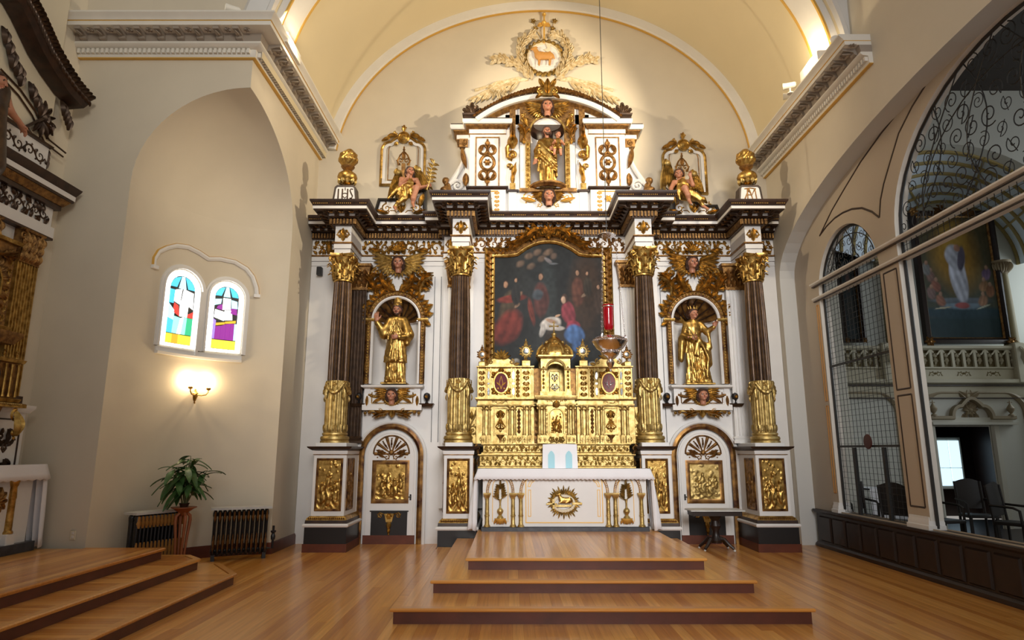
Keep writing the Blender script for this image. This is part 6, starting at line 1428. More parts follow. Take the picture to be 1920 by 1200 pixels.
def lamb(par, c, s, fx, m, sy=.6, lying=False):
    S_ = Sculpt((-.75, -.35, -.55), (.75, .35, .75), .03)
    S_.cap((-.22, 0, 0), (.28, 0, 0), .2, .19, 0, .08); S_.cap((-.28, 0, .08), (-.42, -.02, .36), .14, .10, 0, .08); S_.cap((-.42, -.02, .38), (-.56, -.03, .34), .09, .055, 0, .04); S_.cap((-.36, -.08, .44), (-.28, -.14, .38), .035, .02, 0, .02); S_.cap((-.36, .08, .44), (-.28, .14, .38), .035, .02, 0, .02)
    if lying:
        for x in (-.25, .22): S_.cap((x, -.16, -.08), (x-.2, -.2, -.18), .06, .04, 0, .04)
    else:
        for x, y in ((-.24, -.08), (-.2, .09), (.26, -.08), (.3, .09)): S_.cap((x, y, -.1), (x+.01, y, -.28), .065, .04, 0, .04); S_.cap((x+.01, y, -.28), (x-.01, y, -.46), .04, .032, 0, .02)
    S_.cap((.44, 0, .06), (.5, 0, -.14), .045, .035, 0, .03)
    for i in range(30): a = i*2.4; S_.ell((-.25+.55*((i*.37) % 1), .16*math.cos(a), .16*math.sin(a)+.02), (.055, .055, .055), 0, .02)
    b_ = MB(); S_.mesh(b_, lambda x, y, z: (c[0]+fx*s*x, c[1]+sy*s*y, c[2]+s*z)); b_.m = [0]*len(b_.f); return b_.build('lamb', m, par)
lamb(rl, (cxq-.01, YQ-.08, czq+.02), .42, 1, 'tan')
b = MB(); b.poly([(cxq+.10, czq+.08), (cxq+.13, czq+.30), (cxq+.03, czq+.31), (cxq+.07, czq+.2), (cxq+.0, czq+.17)], fw, .02, .035); b.build('banner', 'cream', rl)
b = MB(); b.box(cxq-.17, cxq+.2, YQ-.05, YQ, czq-.2, czq-.165); b.build('book_base', 'white', rl)
# ---- gilt wall frames behind the angels ----
def wallframe(pxs, label):
    x0, x1, yt, yb2 = pxs; Yw = YB-.01; u0, u1 = xx(x0, (yt+yb2)/2, Yw), xx(x1, (yt+yb2)/2, Yw); v0, v1 = zz(yb2, Yw), zz(yt, Yw); cu = (u0+u1)/2
    t = thing('wall_frame', label, 'frame', (cu, Yw, v0), 'gilt wall frames flanking the top stage')
    r_ = .16; pth = [(u0, v0), (u0, v1-r_*1.4)]+[(u0+r_*(1-math.cos(PI/2*i/6)), v1-r_*1.4+r_*math.sin(PI/2*i/6)) for i in range(1, 7)]+[(cu-.14, v1+.02), (cu, v1+.05), (cu+.14, v1+.02)]+[(u1-r_+r_*math.sin(PI/2*i/6), v1-r_*1.4+r_*math.cos(PI/2*i/6)) for i in range(0, 7)]+[(u1, v0)]
    for nm, m, pr in (('gilt_moulding', 'gold', [(-.03, 0), (-.03, .03), (-.0, .045), (.02, .03), (.02, 0)]), ('white_band', 'white', [(.02, 0), (.02, .02), (.075, .02), (.075, 0)])):
        b = MB(); b.sweep([(a, Yw, c) for a, c in pth], pr, (0, -1, 0), closed=True); b.build(nm, m, t)
    ip = [(cu+(a-cu)*.70, v0+.10+(c-v0)*.86) for a, c in pth]; b = MB(); b.sweep([(a, Yw, c) for a, c in ip], [(-.006, 0), (-.006, .012), (.008, .012), (.008, 0)], (0, -1, 0), closed=True); b.build('inner_line', 'goldd', t)
    b = MB(); f = front(Yw-.03); zc2 = v1+.03
    b.lathe([(.12, 0), (.12, .03), (.09, .05), (.075, .035), (.04, .06), (.0001, .075)], (cu, Yw-.02, zc2), 18, ax='Y'); b.rosette(f, cu, zc2+.20, .06, 5); b.leaf(f, cu, zc2+.12, PI/2, .14, .04)
    for sg in both(): b.leaf(f, cu+sg*.12, zc2+.04, PI/2-sg*1.4, .22, .05, curl=-sg*.9); b.spiral(f, (cu+sg*.16, zc2+.08), .05, PI/2, 1.2, -sg, .018); b.leaf(f, cu+sg*.25, zc2+.02, -PI/2+sg*.9, .20, .045, curl=sg*.3); b.ball(f, cu+sg*.36, zc2-.12, .025); b.leaf(f, cu+sg*.1, zc2-.1, PI/2-sg*2.2, .1, .04)
    b.build('crest', 'gold', t)
wallframe((716, 796, 262, 347), 'gilt rounded wall frame with shell crest, left of the top stage behind the palm-bearing angel'); wallframe((1244, 1322, 276, 363), 'gilt rounded wall frame with shell crest, right of the top stage behind the right angel')
# ---- bases and urns over the outer columns ----
for k, (x, py0, py1, px_, lab, ltx) in enumerate(((OX[0], 377, 350, 652, 'gold flaming urn on a white block lettered IHS, above the far left column', 'IHS'), (OX[1], 388, 362, 1391, 'gold flaming urn on a monogram block, above the far right column', 'AM'))):
    Yu = YO-.27; bx = xx(px_+(-6 if k == 0 else 18), py0, Yu); bz = ZT
    t = thing('lettered_block', ('white arched block with brown IHS letters above the far left column', 'white arched block with gilt monogram above the far right column')[k], 'block', (bx, Yu, bz)); hw, hh = .175, .27
    b = MB(); pts = [(bx-hw-.02, bz), (bx+hw+.02, bz), (bx+hw-.01, bz+hh-.03), (bx+hw-.04, bz+hh), (bx-hw+.04, bz+hh), (bx-hw+.01, bz+hh-.03)]; b.poly(pts, front(Yu), -.2, 0); b.build('body', 'white', t)
    b = MB(); b.sweep([(p[0], Yu, p[1]) for p in (pts[0], pts[5], pts[4], pts[3], pts[2], pts[1])], [(-.016, -.19), (-.016, .012), (.012, .012), (.012, -.19)], (0, -1, 0)); b.build('edge_line', 'dbrown', t)
    b = MB(); f = front(Yu); z0 = bz+.04; z1 = bz+hh-.05
    if k == 0:
        for u in (-.115, -.045, .045): b.stroke(f, [(bx+u, z0), (bx+u, (z0+z1)/2), (bx+u, z1)], .013, .013, .5)
        b.stroke(f, [(bx-.045, (z0+z1)/2), (bx, (z0+z1)/2+.01), (bx+.045, (z0+z1)/2)], .01, .01, .5); b.stroke(f, [(bx-.03, z0+.04), (bx, z0+.01), (bx+.03, z0+.04)], .01, .008, .5); b.stroke(f, [(bx, z1-.03), (bx, z1+.02)]*1+[(bx, z1+.025)], .008, .008, .5)
        b.stroke(f, [(bx+.135, z1-.01), (bx+.10, z1), (bx+.085, z1-.03), (bx+.10, z1-.07), (bx+.13, z0+.05), (bx+.12, z0+.01), (bx+.085, z0+.01)], .012, .012, .5)
    else:
        for pp in ([(-.10, z0), (-.06, (z0+z1)/2), (-.02, z1)], [(-.02, z1), (.01, (z0+z1)/2), (.03, z0)], [(-.07, (z0+z1)/2-.02), (-.02, (z0+z1)/2-.02), (.02, (z0+z1)/2-.02)], [(-.05, z0), (-.05, z0+.1), (-.05, z1)], [(-.05, z1), (.02, z0+.06), (.08, z1)], [(.08, z1), (.09, z0+.1), (.10, z0)], [(-.1, z1), (0, z1+.015), (.1, z1)]): b.stroke(f, [(bx+u, v) for u, v in pp], .011, .011, .5)
    b.build('lettering', 'bronze' if k == 0 else 'goldd', t)
    u = thing('flaming_urn', lab, 'urn', (bx, Yu+.08, bz+hh)); c = (bx, Yu+.1, bz+hh)
    b = MB(); b.lathe([(.09, 0), (.10, .015), (.06, .04), (.045, .06), (.10, .085), (.155, .14), (.172, .20), (.155, .255), (.10, .30), (.075, .315)], c, 28); b.build('body', 'gold', u)
    b = MB()
    for i in range(10): a = 2*PI*i/10; N_ = Vector((math.cos(a), math.sin(a), 0)); b.leaf(Fr(Vector(c)+N_*.12, (-N_.y, N_.x, 0), (0, 0, 1), N_), 0, .06, PI/2, .12, .035, lift=.3, lob=1)
    tag(b.build('leaf_carving', 'goldb', u), kind='stuff')
    b = MB(); b.lathe([(.075, .31), (.06, .33), (.085, .35), (.11, .38), (.12, .40), (.10, .41), (.0001, .41)], c, 20); b.build('neck', 'goldd', u)
    S_ = Sculpt((-.24, -.22, -.02), (.24, .22, .42), .014)
    for i in range(12):
        a = 2*PI*i/12; r0 = .06; p = [Vector((r0*math.cos(a), r0*math.sin(a), 0)), Vector((.14*math.cos(a+.5), .12*math.sin(a+.5), .12)), Vector((.13*math.cos(a+1.1), .11*math.sin(a+1.1), .22)), Vector((.05*math.cos(a+1.9)+(.02 if k == 0 else 0), .05*math.sin(a+1.9), .31))]; S_.chain(p, [.03, .036, .028, .012], 0, .008)
    S_.ell((0, 0, .15), (.10, .09, .15), 0, .02); b = MB(); S_.mesh(b, lambda x, y, z: (c[0]+x, c[1]+y, c[2]+.40+z)); b.m = [0]*len(b.f); b.build('carved_flame', 'gold', u)
# ---- raked blocks under the angels ----
def rakeblock(pts, label, sg):
    Yk = YR-.27; P_ = [W(a, b_, Yk) for a, b_ in pts]; zm = min(p[1] for p in P_); P_ = [(u, ZT if v < ZT+.1 else v) for u, v in P_]
    t = thing('raked_pedestal', label, 'pedestal', ((P_[0][0]+P_[1][0])/2, Yk, ZT)); b = MB(); b.poly(P_, front(Yk), -.22, 0); b.build('body', 'white', t)
    b = MB(); top = list(reversed(P_[2:])) ; pth = [P_[0]]+list(reversed(P_[2:]))+[P_[1]]; b.sweep([(u, Yk, v) for u, v in pth], [(-.035, -.20), (-.035, .03), (.0, .045), (.02, .03), (.02, 0)], (0, -1, 0)); b.build('black_moulding', 'black', t)
    b = MB(); f = front(Yk); cx = sum(p[0] for p in P_)/len(P_); z0 = ZT
    for s2 in both(): b.scroll(f, cx+s2*.27, z0+.17, .09, PI/2, -s2, 1.25, .015, 0, 5); b.leaf(f, cx+s2*.22, z0+.07, (0 if s2 > 0 else PI), .25, .04, curl=s2*.5); b.stroke(f, [(cx+s2*.08, z0+.08), (cx+s2*.12, z0+.12), (cx+s2*.2, z0+.12)], .01, .01)
    for a in (-.5, 0, .5): b.leaf(f, cx, z0+.08, PI/2+a, .18, .035)
    b.leaf(f, cx-sg*.36, z0+.2, PI/2, .26, .06, curl=sg*.5); b.build('gilt_carving', 'gold', t)
rakeblock([(703, 405), (795, 405), (795, 357), (772, 366), (752, 377), (738, 376), (712, 376)], 'white block with gilt carving and raked black top under the left angel', -1)
rakeblock([(1264, 415), (1350, 415), (1342, 388), (1318, 388), (1300, 378), (1268, 362), (1264, 362)], 'white block with gilt carving and raked black top under the right angel', 1)
# ================= carved figures =================
def figure(name, label, loc, cat='statue', group=None): return thing(name, label, cat, loc, group)
def bishop():
    x0, y0, z0 = DX[0]+.02, YR-.02, 2.735; t = figure('bishop_statue', 'gilded bishop statue with mitre and raised hand in the left arched niche', (x0, y0, z0))
    A = Sculpt((-.46, -.34, -.03), (.36, .24, 1.3), .0125)
    A.robe([(0, .0, 0, .20, .155, .020), (.06, .0, 0, .185, .145, .022), (.30, -.01, 0, .17, .13, .022), (.5, -.01, 0, .175, .13, .02), (.8, 0, 0, .155, .115, .012), (1.02, .0, .01, .16, .11, .006), (1.14, 0, .01, .12, .09, 0), (1.22, 0, .01, .06, .06, 0)], 10, 0, .02, .7, 1.2, .7)
    A.robe([(.36, -.01, -.005, .215, .155, .018), (.50, -.01, 0, .20, .15, .018), (.72, 0, 0, .17, .13, .01), (.9, 0, 0, .16, .12, .004)], 7, 0, .015, 2, 3, .7)
    for i in range(5): A.cap((-.10+.05*i, -.16, .40), (-.03+.015*i, -.15, .82), .016, .010, 0, .02)
    A.cap((-.12, 0, 1.12), (-.20, -.06, .90), .085, .10, 0, .05); A.cap((.12, 0, 1.12), (.215, -.05, .86), .085, .105, 0, .05); A.cap((.20, -.05, .86), (.20, -.07, .70), .085, .05, 0, .05)
    A.cap((-.20, -.06, .90), (-.33, -.12, 1.06), .075, .055, 0, .03); A.cap((-.22, -.08, .84), (-.30, -.1, .98), .07, .04, 0, .04); A.cap((.21, -.08, .82), (.08, -.2, .80), .065, .045, 0, .03)
    for q in range(14):     # cope edge
        s_ = q/13
        for sg in (-1, 1): A.ell((sg*(.025+.13*math.sin(s_*2.2)*s_), -.115-.03*s_, 1.13-.36*s_), (.018, .014, .024), 0, .012)
    A.cap((-.10, -.1, .03), (-.12, -.19, .015), .045, .035, 0, .02); A.cap((.08, -.1, .03), (.09, -.18, .015), .045, .035, 0, .02)
    b = MB(); f = place((x0, y0, z0)); A.mesh(b, f)
    Hh = Sculpt((-.16, -.18, 1.13), (.16, .17, 1.66), .0085); Hh.head((.0, -.03, 1.325), .098, -.12, .06, style='short', beard=True)
    Hh.ell((0, .0, 1.42), (.088, .088, .045), 0, .01); Hh.ell((0, .01, 1.45), (.082, .055, .16), 0, .01); Hh.cap((0, -.045, 1.40), (0, -.02, 1.60), .014, .008, 0, .012)
    Hh.mesh(b, f); Kk = Sculpt((-.46, -.24, 1.0), (-.24, 0, 1.32), .0062); Kk.hand((-.345, -.13, 1.10), (-.1, -.15, 1), (1, -.2, 0), .19, 1, .35); Kk.mesh(b, f)
    Kk = Sculpt((-.10, -.32, .68), (.16, -.1, .92), .0062); Kk.hand((.07, -.205, .80), (-1, -.25, -.05), (0, -.2, 1), .17, 1, .6); Kk.mesh(b, f)
    b.build('figure', FIG, t)
    b = MB(); b.bbox(x0-.23, x0+.23, y0-.19, y0+.17, z0-.03, z0, .01); b.build('base', 'gold', t); return t
def woman():
    x0, y0, z0 = DX[1]-.03, YR-.02, 2.725; t = figure('woman_statue', 'gilded crowned woman statue with a palm branch in the right arched niche', (x0, y0, z0))
    A = Sculpt((-.38, -.36, -.03), (.38, .24, 1.26), .0125)
    A.robe([(0, .02, 0, .24, .165, .024), (.08, .02, 0, .215, .155, .026), (.3, .01, 0, .19, .14, .026), (.5, 0, 0, .175, .13, .022), (.72, -.01, 0, .15, .11, .012), (.84, -.02, 0, .13, .10, .006), (1.0, -.02, 0, .145, .105, .003), (1.10, -.02, .01, .13, .09, 0), (1.17, -.02, .01, .06, .06, 0)], 12, 0, .02, .2, 1.0, .7)
    A.cap((-.14, 0, 1.07), (-.21, -.05, .86), .065, .06, 0, .04); A.cap((-.21, -.05, .86), (-.12, -.18, .80), .055, .045, 0, .03); A.cap((.11, 0, 1.07), (.20, -.07, .92), .065, .06, 0, .04); A.cap((.20, -.07, .92), (.30, -.16, .99), .055, .04, 0, .03)
    for (a, c_) in (((-.20, -.08, .84), (.22, -.12, .68)), ((-.16, -.12, .80), (.24, -.11, .62)), ((.22, -.1, .86), (.24, -.12, .64)), ((.02, -.15, .76), (.0, -.17, .48)), ((.06, -.15, .74), (.20, -.13, .40)), ((.2, -.1, .62), (.14, -.15, .10)), ((-.24, -.02, .82), (-.26, .0, .40)), ((-.02, -.15, .7), (-.06, -.17, .5))): A.cap(a, c_, .032, .022, 0, .04)
    A.cap((.18, .0, .62), (.22, -.03, .35), .10, .06, 0, .06); A.cap((-.22, .02, .8), (-.27, .02, .45), .08, .05, 0, .05)
    b = MB(); f = place((x0, y0, z0)); A.mesh(b, f)
    Hh = Sculpt((-.17, -.18, 1.06), (.14, .17, 1.50), .0085); Hh.head((-.01, -.03, 1.265), .095, .35, .03, style='short'); Hh.ell((-.05, .08, 1.27), (.07, .08, .09), 2, .02)
    for i in range(8): a = PI*2*i/8; Hh.cap((-.01+.07*math.cos(a), .0+.07*math.sin(a), 1.34), (-.01+.085*math.cos(a), .0+.085*math.sin(a), 1.40), .014, .010, 0, .01)
    Hh.mesh(b, f)
    Kk = Sculpt((-.24, -.32, .68), (.06, -.1, .92), .0062); Kk.hand((-.12, -.19, .80), (.9, -.3, -.15), (0, -.2, 1), .16, 1, .8); Kk.mesh(b, f)
    Kk = Sculpt((.2, -.3, .9), (.44, -.05, 1.18), .0062); Kk.hand((.31, -.165, .99), (.35, -.2, 1), (-1, -.2, .2), .15, 1, .6); Kk.mesh(b, f); b.build('figure', FIG, t)
    b = MB(); b.bbox(x0-.25, x0+.27, y0-.19, y0+.17, z0-.03, z0, .01); b.build('base', 'gold', t)
    p = thing('palm_branch', 'gilt palm branch held across the chest of the crowned woman statue', 'branch', (x0-.06, y0-.22, z0+.8)); fp = front(y0-.235)
    b = MB(); b.tube([(x0-.28, y0-.22, z0+1.10), (x0-.15, y0-.23, z0+.93), (x0-.02, y0-.24, z0+.72)], [.006, .011, .01], 6)
    for i in range(8): b.leaf(fp, x0-.28+.018*i, z0+1.10-.024*i, PI*.7+(.5 if i % 2 else -.3), .08, .012, lob=.5, n=4)
    b.build('palm_frond', 'goldb', p); return t
def father():
    x0, y0, z0 = AXC, YA+.0, Z(353)+.01; s = 1.0; t = figure('father_and_child_statue', 'gilded bearded man statue holding a child in the top central niche', (x0, y0, z0))
    A = Sculpt((-.36, -.30, -.02), (.34, .2, 1.12), .0115)
    A.robe([(0, .0, 0, .155, .12, .016), (.08, 0, 0, .15, .115, .018), (.3, 0, 0, .15, .11, .02), (.5, 0, 0, .15, .11, .015), (.7, 0, 0, .14, .10, .008), (.85, 0, .01, .15, .10, .003), (.95, 0, .01, .10, .075, 0), (1.0, 0, .01, .05, .05, 0)], 9, 0, .02, .5, 1, .7)
    A.cap((-.12, 0, .90), (-.19, -.03, .70), .06, .065, 0, .04); A.cap((-.19, -.03, .70), (-.22, -.12, .52), .06, .035, 0, .03); A.cap((.12, 0, .9), (.2, -.04, .72), .06, .06, 0, .04); A.cap((.2, -.05, .7), (.14, -.15, .68), .05, .04, 0, .03)
    for (a, c_) in (((-.14, -.06, .88), (.12, -.14, .60)), ((-.15, -.09, .8), (.14, -.13, .48)), ((-.14, -.09, .72), (.16, -.11, .38)), ((-.12, -.1, .55), (.14, -.1, .28)), ((.14, -.1, .6), (.16, -.06, .2)), ((-.15, -.05, .86), (-.18, -.06, .3)), ((0, -.13, .35), (-.02, -.13, .05)), ((.07, -.12, .3), (.06, -.13, .05))): A.cap(a, c_, .028, .018, 0, .035)
    A.cap((-.06, -.09, .02), (-.07, -.17, .01), .035, .028, 1, .02); A.cap((.06, -.09, .02), (.07, -.16, .01), .035, .028, 1, .02)
    b = MB(); f = place((x0, y0, z0)); A.mesh(b, f)
    Hh = Sculpt((-.14, -.17, .92), (.14, .14, 1.25), .008); Hh.head((-.01, -.03, 1.10), .088, .15, -.12, -.06, style='long', beard=True); Hh.mesh(b, f)
    Kk = Sculpt((-.34, -.28, .30), (-.12, -.02, .58), .006); Kk.hand((-.225, -.13, .50), (-.15, -.25, -1), (.8, -.5, 0), .16, 1, .3); Kk.mesh(b, f)
    Kk = Sculpt((.0, -.28, .56), (.24, -.1, .78), .006); Kk.hand((.13, -.155, .68), (-.9, -.2, .15), (0, -.3, 1), .14, 1, .7); Kk.mesh(b, f); b.build('figure', FIG, t)
    c = figure('child_figure', 'small gilt child figure seated on the arm of the bearded man statue', (x0+.19, y0-.12, z0+.68)); b = MB()
    A = Sculpt((-.16, -.16, -.24), (.2, .16, .42), .0085); A.cap((0, 0, .02), (.0, 0, .17), .065, .05, 0, .03); A.cap((0, 0, .0), (-.07, -.09, -.02), .045, .035, 0, .02); A.cap((.03, 0, .0), (.03, -.09, -.02), .045, .035, 0, .02); A.chain([(-.07, -.09, -.02), (-.08, -.08, -.14), (-.09, -.12, -.16)], [.03, .022, .018], 1, .01); A.chain([(.03, -.09, -.02), (.04, -.08, -.15), (.04, -.12, -.17)], [.03, .022, .018], 1, .01)
    A.chain([(-.05, 0, .16), (-.09, -.05, .09), (-.06, -.10, .10)], [.028, .022, .018], 1, .01); A.chain([(.05, 0, .16), (.10, -.03, .08), (.06, -.09, .09)], [.028, .022, .018], 1, .01)
    for hx, hy, hz in ((-.06, -.10, .10), (.06, -.09, .09)): A.hand((hx, hy, hz), (-.3, -.6, .4), (0, 0, 1), .055, 1, .5)
    A.head((.0, -.01, .28), .062, .5, .05, style='short'); A.mesh(b, place((x0+.19, y0-.13, z0+.70))); b.build('figure', FIG, c); return t
def angel(sg, label):
    """sg=-1: left angel with palm; sg=1: right angel with raised hand. Joints read off the photograph at depth Ya"""
    Ya = YR-.42; J = lambda px, py, dy=0: tuple(WP(px, py, Ya+dy))
    if sg < 0:
        o = J(762, 366); t = figure('angel_statue', label, o, 'statue', 'seated angels on the altarpiece')
        hd, pel, chest = (769, 322), (758, 364), (766, 342)
        legs = [([(763, 364, -.02), (782, 351, -.16), (775, 372, -.20), (774, 381, -.18)], (776, 388, -.30), True), ([(752, 366, 0), (757, 373, -.14), (747, 380, -.16), (740, 388, -.16)], (742, 393, -.27), False)]
        arms = [([(753, 336, 0), (751, 346, -.08), (765, 333, -.15)], (.3, -.3, 1), (-1, 0, .3)), ([(781, 338, 0), (788, 352, -.06), (800, 349, -.12)], (1, -.2, .1), (0, -.3, 1))]; yaw, pit = .5, -.15
    else:
        o = J(1280, 368); t = figure('angel_statue', label, o, 'statue', 'seated angels on the altarpiece')
        hd, pel, chest = (1273, 326), (1280, 366), (1278, 345)
        legs = [([(1282, 366, -.02), (1284, 352, -.18), (1290, 366, -.20), (1292, 376, -.18)], (1296, 382, -.28), True), ([(1288, 368, 0), (1304, 366, -.13), (1313, 376, -.14), (1318, 386, -.14)], (1328, 392, -.22), False)]
        arms = [([(1264, 342, 0), (1258, 354, -.06), (1260, 363, -.12)], (.3, -.4, -1), (1, 0, 0)), ([(1291, 341, 0), (1299, 347, -.08), (1295, 332, -.12)], (-.1, -.1, 1), (-1, 0, 0))]; yaw, pit = -.35, .05
    lo = [min(J(hd[0]-50, hd[1])[0], o[0]-.6), Ya-.42, o[2]-.42]; hi = [o[0]+.62, Ya+.25, o[2]+.50]
    A = Sculpt(lo, hi, .0115); P_ = Vector(J(*pel)); Cc = Vector(J(*chest)); ng = .5*(Vector(J(arms[0][0][0][0], arms[0][0][0][1]))+Vector(J(arms[1][0][0][0], arms[1][0][0][1])))
    A.cap(P_, Cc, .10, .095, 0, .05); A.cap(Cc, ng, .10, .07, 0, .04); A.cap(ng, Vector(J(*hd))-Vector((0, 0, .06)), .035, .032, 1, .02); A.cap(J(*arms[0][0][0]), J(*arms[1][0][0]), .042, .042, 1, .03)
    A.ell(Cc+Vector((0, -.04, -.10)), (.12, .10, .05), 0, .03)
    for pts, ft, bare in legs:
        q = [J(*p) for p in pts]; A.cap(q[0], q[1], .075, .055, 1 if bare else 0, .03); A.chain(q[1:], [.05, .045, .028], 1 if bare else 0, .02)
        if not bare: A.cap(q[2], q[3], .034, .028, 1, .01)
        A.cap(q[3], J(*ft), .03, .02, 1, .015); A.cap(q[0], (Vector(q[0])*.35+Vector(q[1])*.65), .085, .07, 0, .03)
    R_ = random.Random(5)
    for i in range(13):     # drapery folds
        a = Vector(P_)+Vector((R_.uniform(-.13, .13), -.09-R_.uniform(0, .06), R_.uniform(-.02, .10))); bb = a+Vector((R_.uniform(-.10, .10)+(.12 if sg > 0 else -.05), -.02, -R_.uniform(.08, .24))); A.cap(a, bb, .030, .020, 0, .03)
    for i in range(6): a = Cc+Vector((-.09+.036*i, -.085, -.03)); A.cap(a, a+Vector((0, .0, -.15)), .018, .024, 0, .02)
    if sg > 0: A.chain([J(1300, 372, -.05), J(1318, 374, -.05), J(1325, 380, -.04)], [.06, .05, .02], 0, .03)
    for pts, d, sd in arms:
        q = [J(*p) for p in pts]; A.chain(q, [.045, .038, .026], 1, .015)
    b = MB(); I_ = lambda x, y, z: (x, y, z); A.mesh(b, I_)
    hc = Vector(J(hd[0], hd[1], -.04)); Hh = Sculpt(hc-Vector((.16, .16, .19)), hc+Vector((.16, .17, .16)), .0085); Hh.head(hc, .093, yaw, pit, style='short' if sg > 0 else 'long'); Hh.mesh(b, I_)
    for pts, d, sd in arms: w0 = Vector(J(*pts[-1])); Kk = Sculpt(w0-Vector((.15, .17, .17)), w0+Vector((.17, .15, .17)), .0062); Kk.hand(w0, d, sd, .125, 1, .5); Kk.mesh(b, I_)
    b.build('figure', FIG, t)
    w_ = MB(); fw_ = front(Ya+.14)
    for s2 in (-1, 1):      # folded upright wings
        if sg < 0: bx, bz, L, a0 = (W(748, 328, Ya+.14) if s2 < 0 else W(784, 322, Ya+.14))+((.62, -PI/2-.06) if s2 < 0 else (.45, -PI/2+.35))
        else: bx, bz, L, a0 = (W(1250, 310, Ya+.14) if s2 < 0 else W(1300, 330, Ya+.14))+((.62, -PI/2+.03) if s2 < 0 else (.36, -PI/2+.1))
        for row in range(3):
            for i in range(5): w_.leaf(fw_, bx+(i-2)*.030, bz-.10*row*(1)+.04*math.cos((i-2)*.8), a0+(i-2)*.07, L*(1-.24*row)*(.8+.05*i), .034, curl=(i-2)*.05, lift=.03, base=.05-.012*row*-1, lob=.5, n=6)
        w_.leaf(fw_, bx-.05, bz-.02, PI/2-.2, .13, .06, base=.04); w_.ball(fw_, bx, bz+.02, .07, .04)
    w_.build('wings', 'goldb', t)
    if sg < 0:
        p = thing('palm_branch', 'gilt palm branch held up by the left angel', 'branch', J(803, 348, -.15)); b = MB(); Yp = Ya-.16; pts = [WP(800, 356, Yp), WP(806, 340, Yp), WP(808, 322, Yp), WP(815, 302, Yp)]; b.tube(pts, [.009, .009, .007, .004], 6); f = front(Yp)
        for i in range(11):
            s_ = .25+.75*i/11; k = min(2, int(s_*3)); q = pts[k].lerp(pts[k+1], s_*3-k); b.leaf(f, q.x, q.z, (.5 if i % 2 else 1.9), .12, .03, curl=-1.2 if i % 2 else .8, lift=.2, lob=1, n=5)
        b.build('palm_frond', 'goldb', p)
    else:
        p = thing('staff', 'dark staff resting across the lap of the right angel', 'staff', J(1262, 364, -.16)); b = MB(); b.tube([J(1249, 352, -.17), J(1262, 365, -.19), J(1276, 376, -.22)], [.012, .011, .008], 7); b.build('rod', 'dwood', p)
    # carved finial on the wall behind
    return t
bishop(); woman(); father()
angel(-1, 'seated gilt angel with raised hand and palm branch on the left raked block'); angel(1, 'seated gilt angel with one hand raised on the right raked block')
for px, py, lab in ((757, 300, 'pierced gilt finial behind the head of the left angel'), (1279, 312, 'pierced gilt finial behind the head of the right angel')):
    Yf = YR-.05; x, z = W(px, py, Yf); t = thing('pierced_finial', lab, 'finial', (x, Yf, z-.25), 'pierced finials behind the angels'); f = front(Yf); b = MB()
    for sg in (-1, 1): b.scroll(f, x+sg*.06, z-.02, .065, -PI/2, sg, 1.2, .016); b.stroke(f, [(x+sg*.09, z-.12), (x+sg*.12, z-.02), (x+sg*.07, z+.10), (x, z+.18)], .018, .014, 1)
    b.leaf(f, x, z+.0, PI/2, .16, .04); b.ball(f, x, z+.21, .026, fl=1); b.leaf(f, x, z+.22, PI/2, .06, .018); b.box(x-.035, x+.035, Yf-.03, Yf+.03, ZT-.0, z-.08); b.build('openwork', 'goldd', t)
# ================= painted canvases (colour attribute computed here) =================
def canvas_mesh(par, outline, fr, w, paint, nx, nz, name='canvas'):
    us = [p[0] for p in outline]; vs_ = [p[1] for p in outline]; u0, u1, v0, v1 = min(us), max(us), min(vs_), max(vs_)
    top = lambda u: np.interp(u, [p[0] for p in outline if p[1] > v0+1e-6], [p[1] for p in outline if p[1] > v0+1e-6])
    b = MB(); cols = []
    for j in range(nz+1):
        for i in range(nx+1):
            u = u0+(u1-u0)*i/nx; tv = float(top(u)); v = v0+(tv-v0)*j/nz; b.v.append(tuple(fr(u, v, w))); cols.append(((u-u0)/(u1-u0), (v-v0)/(v1-v0)))
    b.f = [(j*(nx+1)+i, j*(nx+1)+i+1, (j+1)*(nx+1)+i+1, (j+1)*(nx+1)+i) for j in range(nz) for i in range(nx)]; b.m = [0]*len(b.f)
    o = b.build(name, 'oilpaint', par, smooth=0); UV = np.array(cols); col = paint(UV[:, 0], UV[:, 1]); a = o.data.color_attributes.new('paint', 'FLOAT_COLOR', 'POINT')
    a.data.foreach_set('color', np.concatenate([np.clip(col, 0, 1), np.ones((len(col), 1))], 1).astype(np.float32).ravel()); return o
M['oilpaint'] = vcmat('oil_paint', .45)
def vnoise(x, y, s, seed=0):
    x, y = x*s+seed*7.3, y*s+seed*3.1; xi, yi = np.floor(x), np.floor(y); fx, fy = x-xi, y-yi; fx, fy = fx*fx*(3-2*fx), fy*fy*(3-2*fy)
    h = lambda a, b_: np.modf(np.abs(np.sin(a*127.1+b_*311.7+seed)*43758.5453))[0]
    return (h(xi, yi)*(1-fx)+h(xi+1, yi)*fx)*(1-fy)+(h(xi, yi+1)*(1-fx)+h(xi+1, yi+1)*fx)*fy
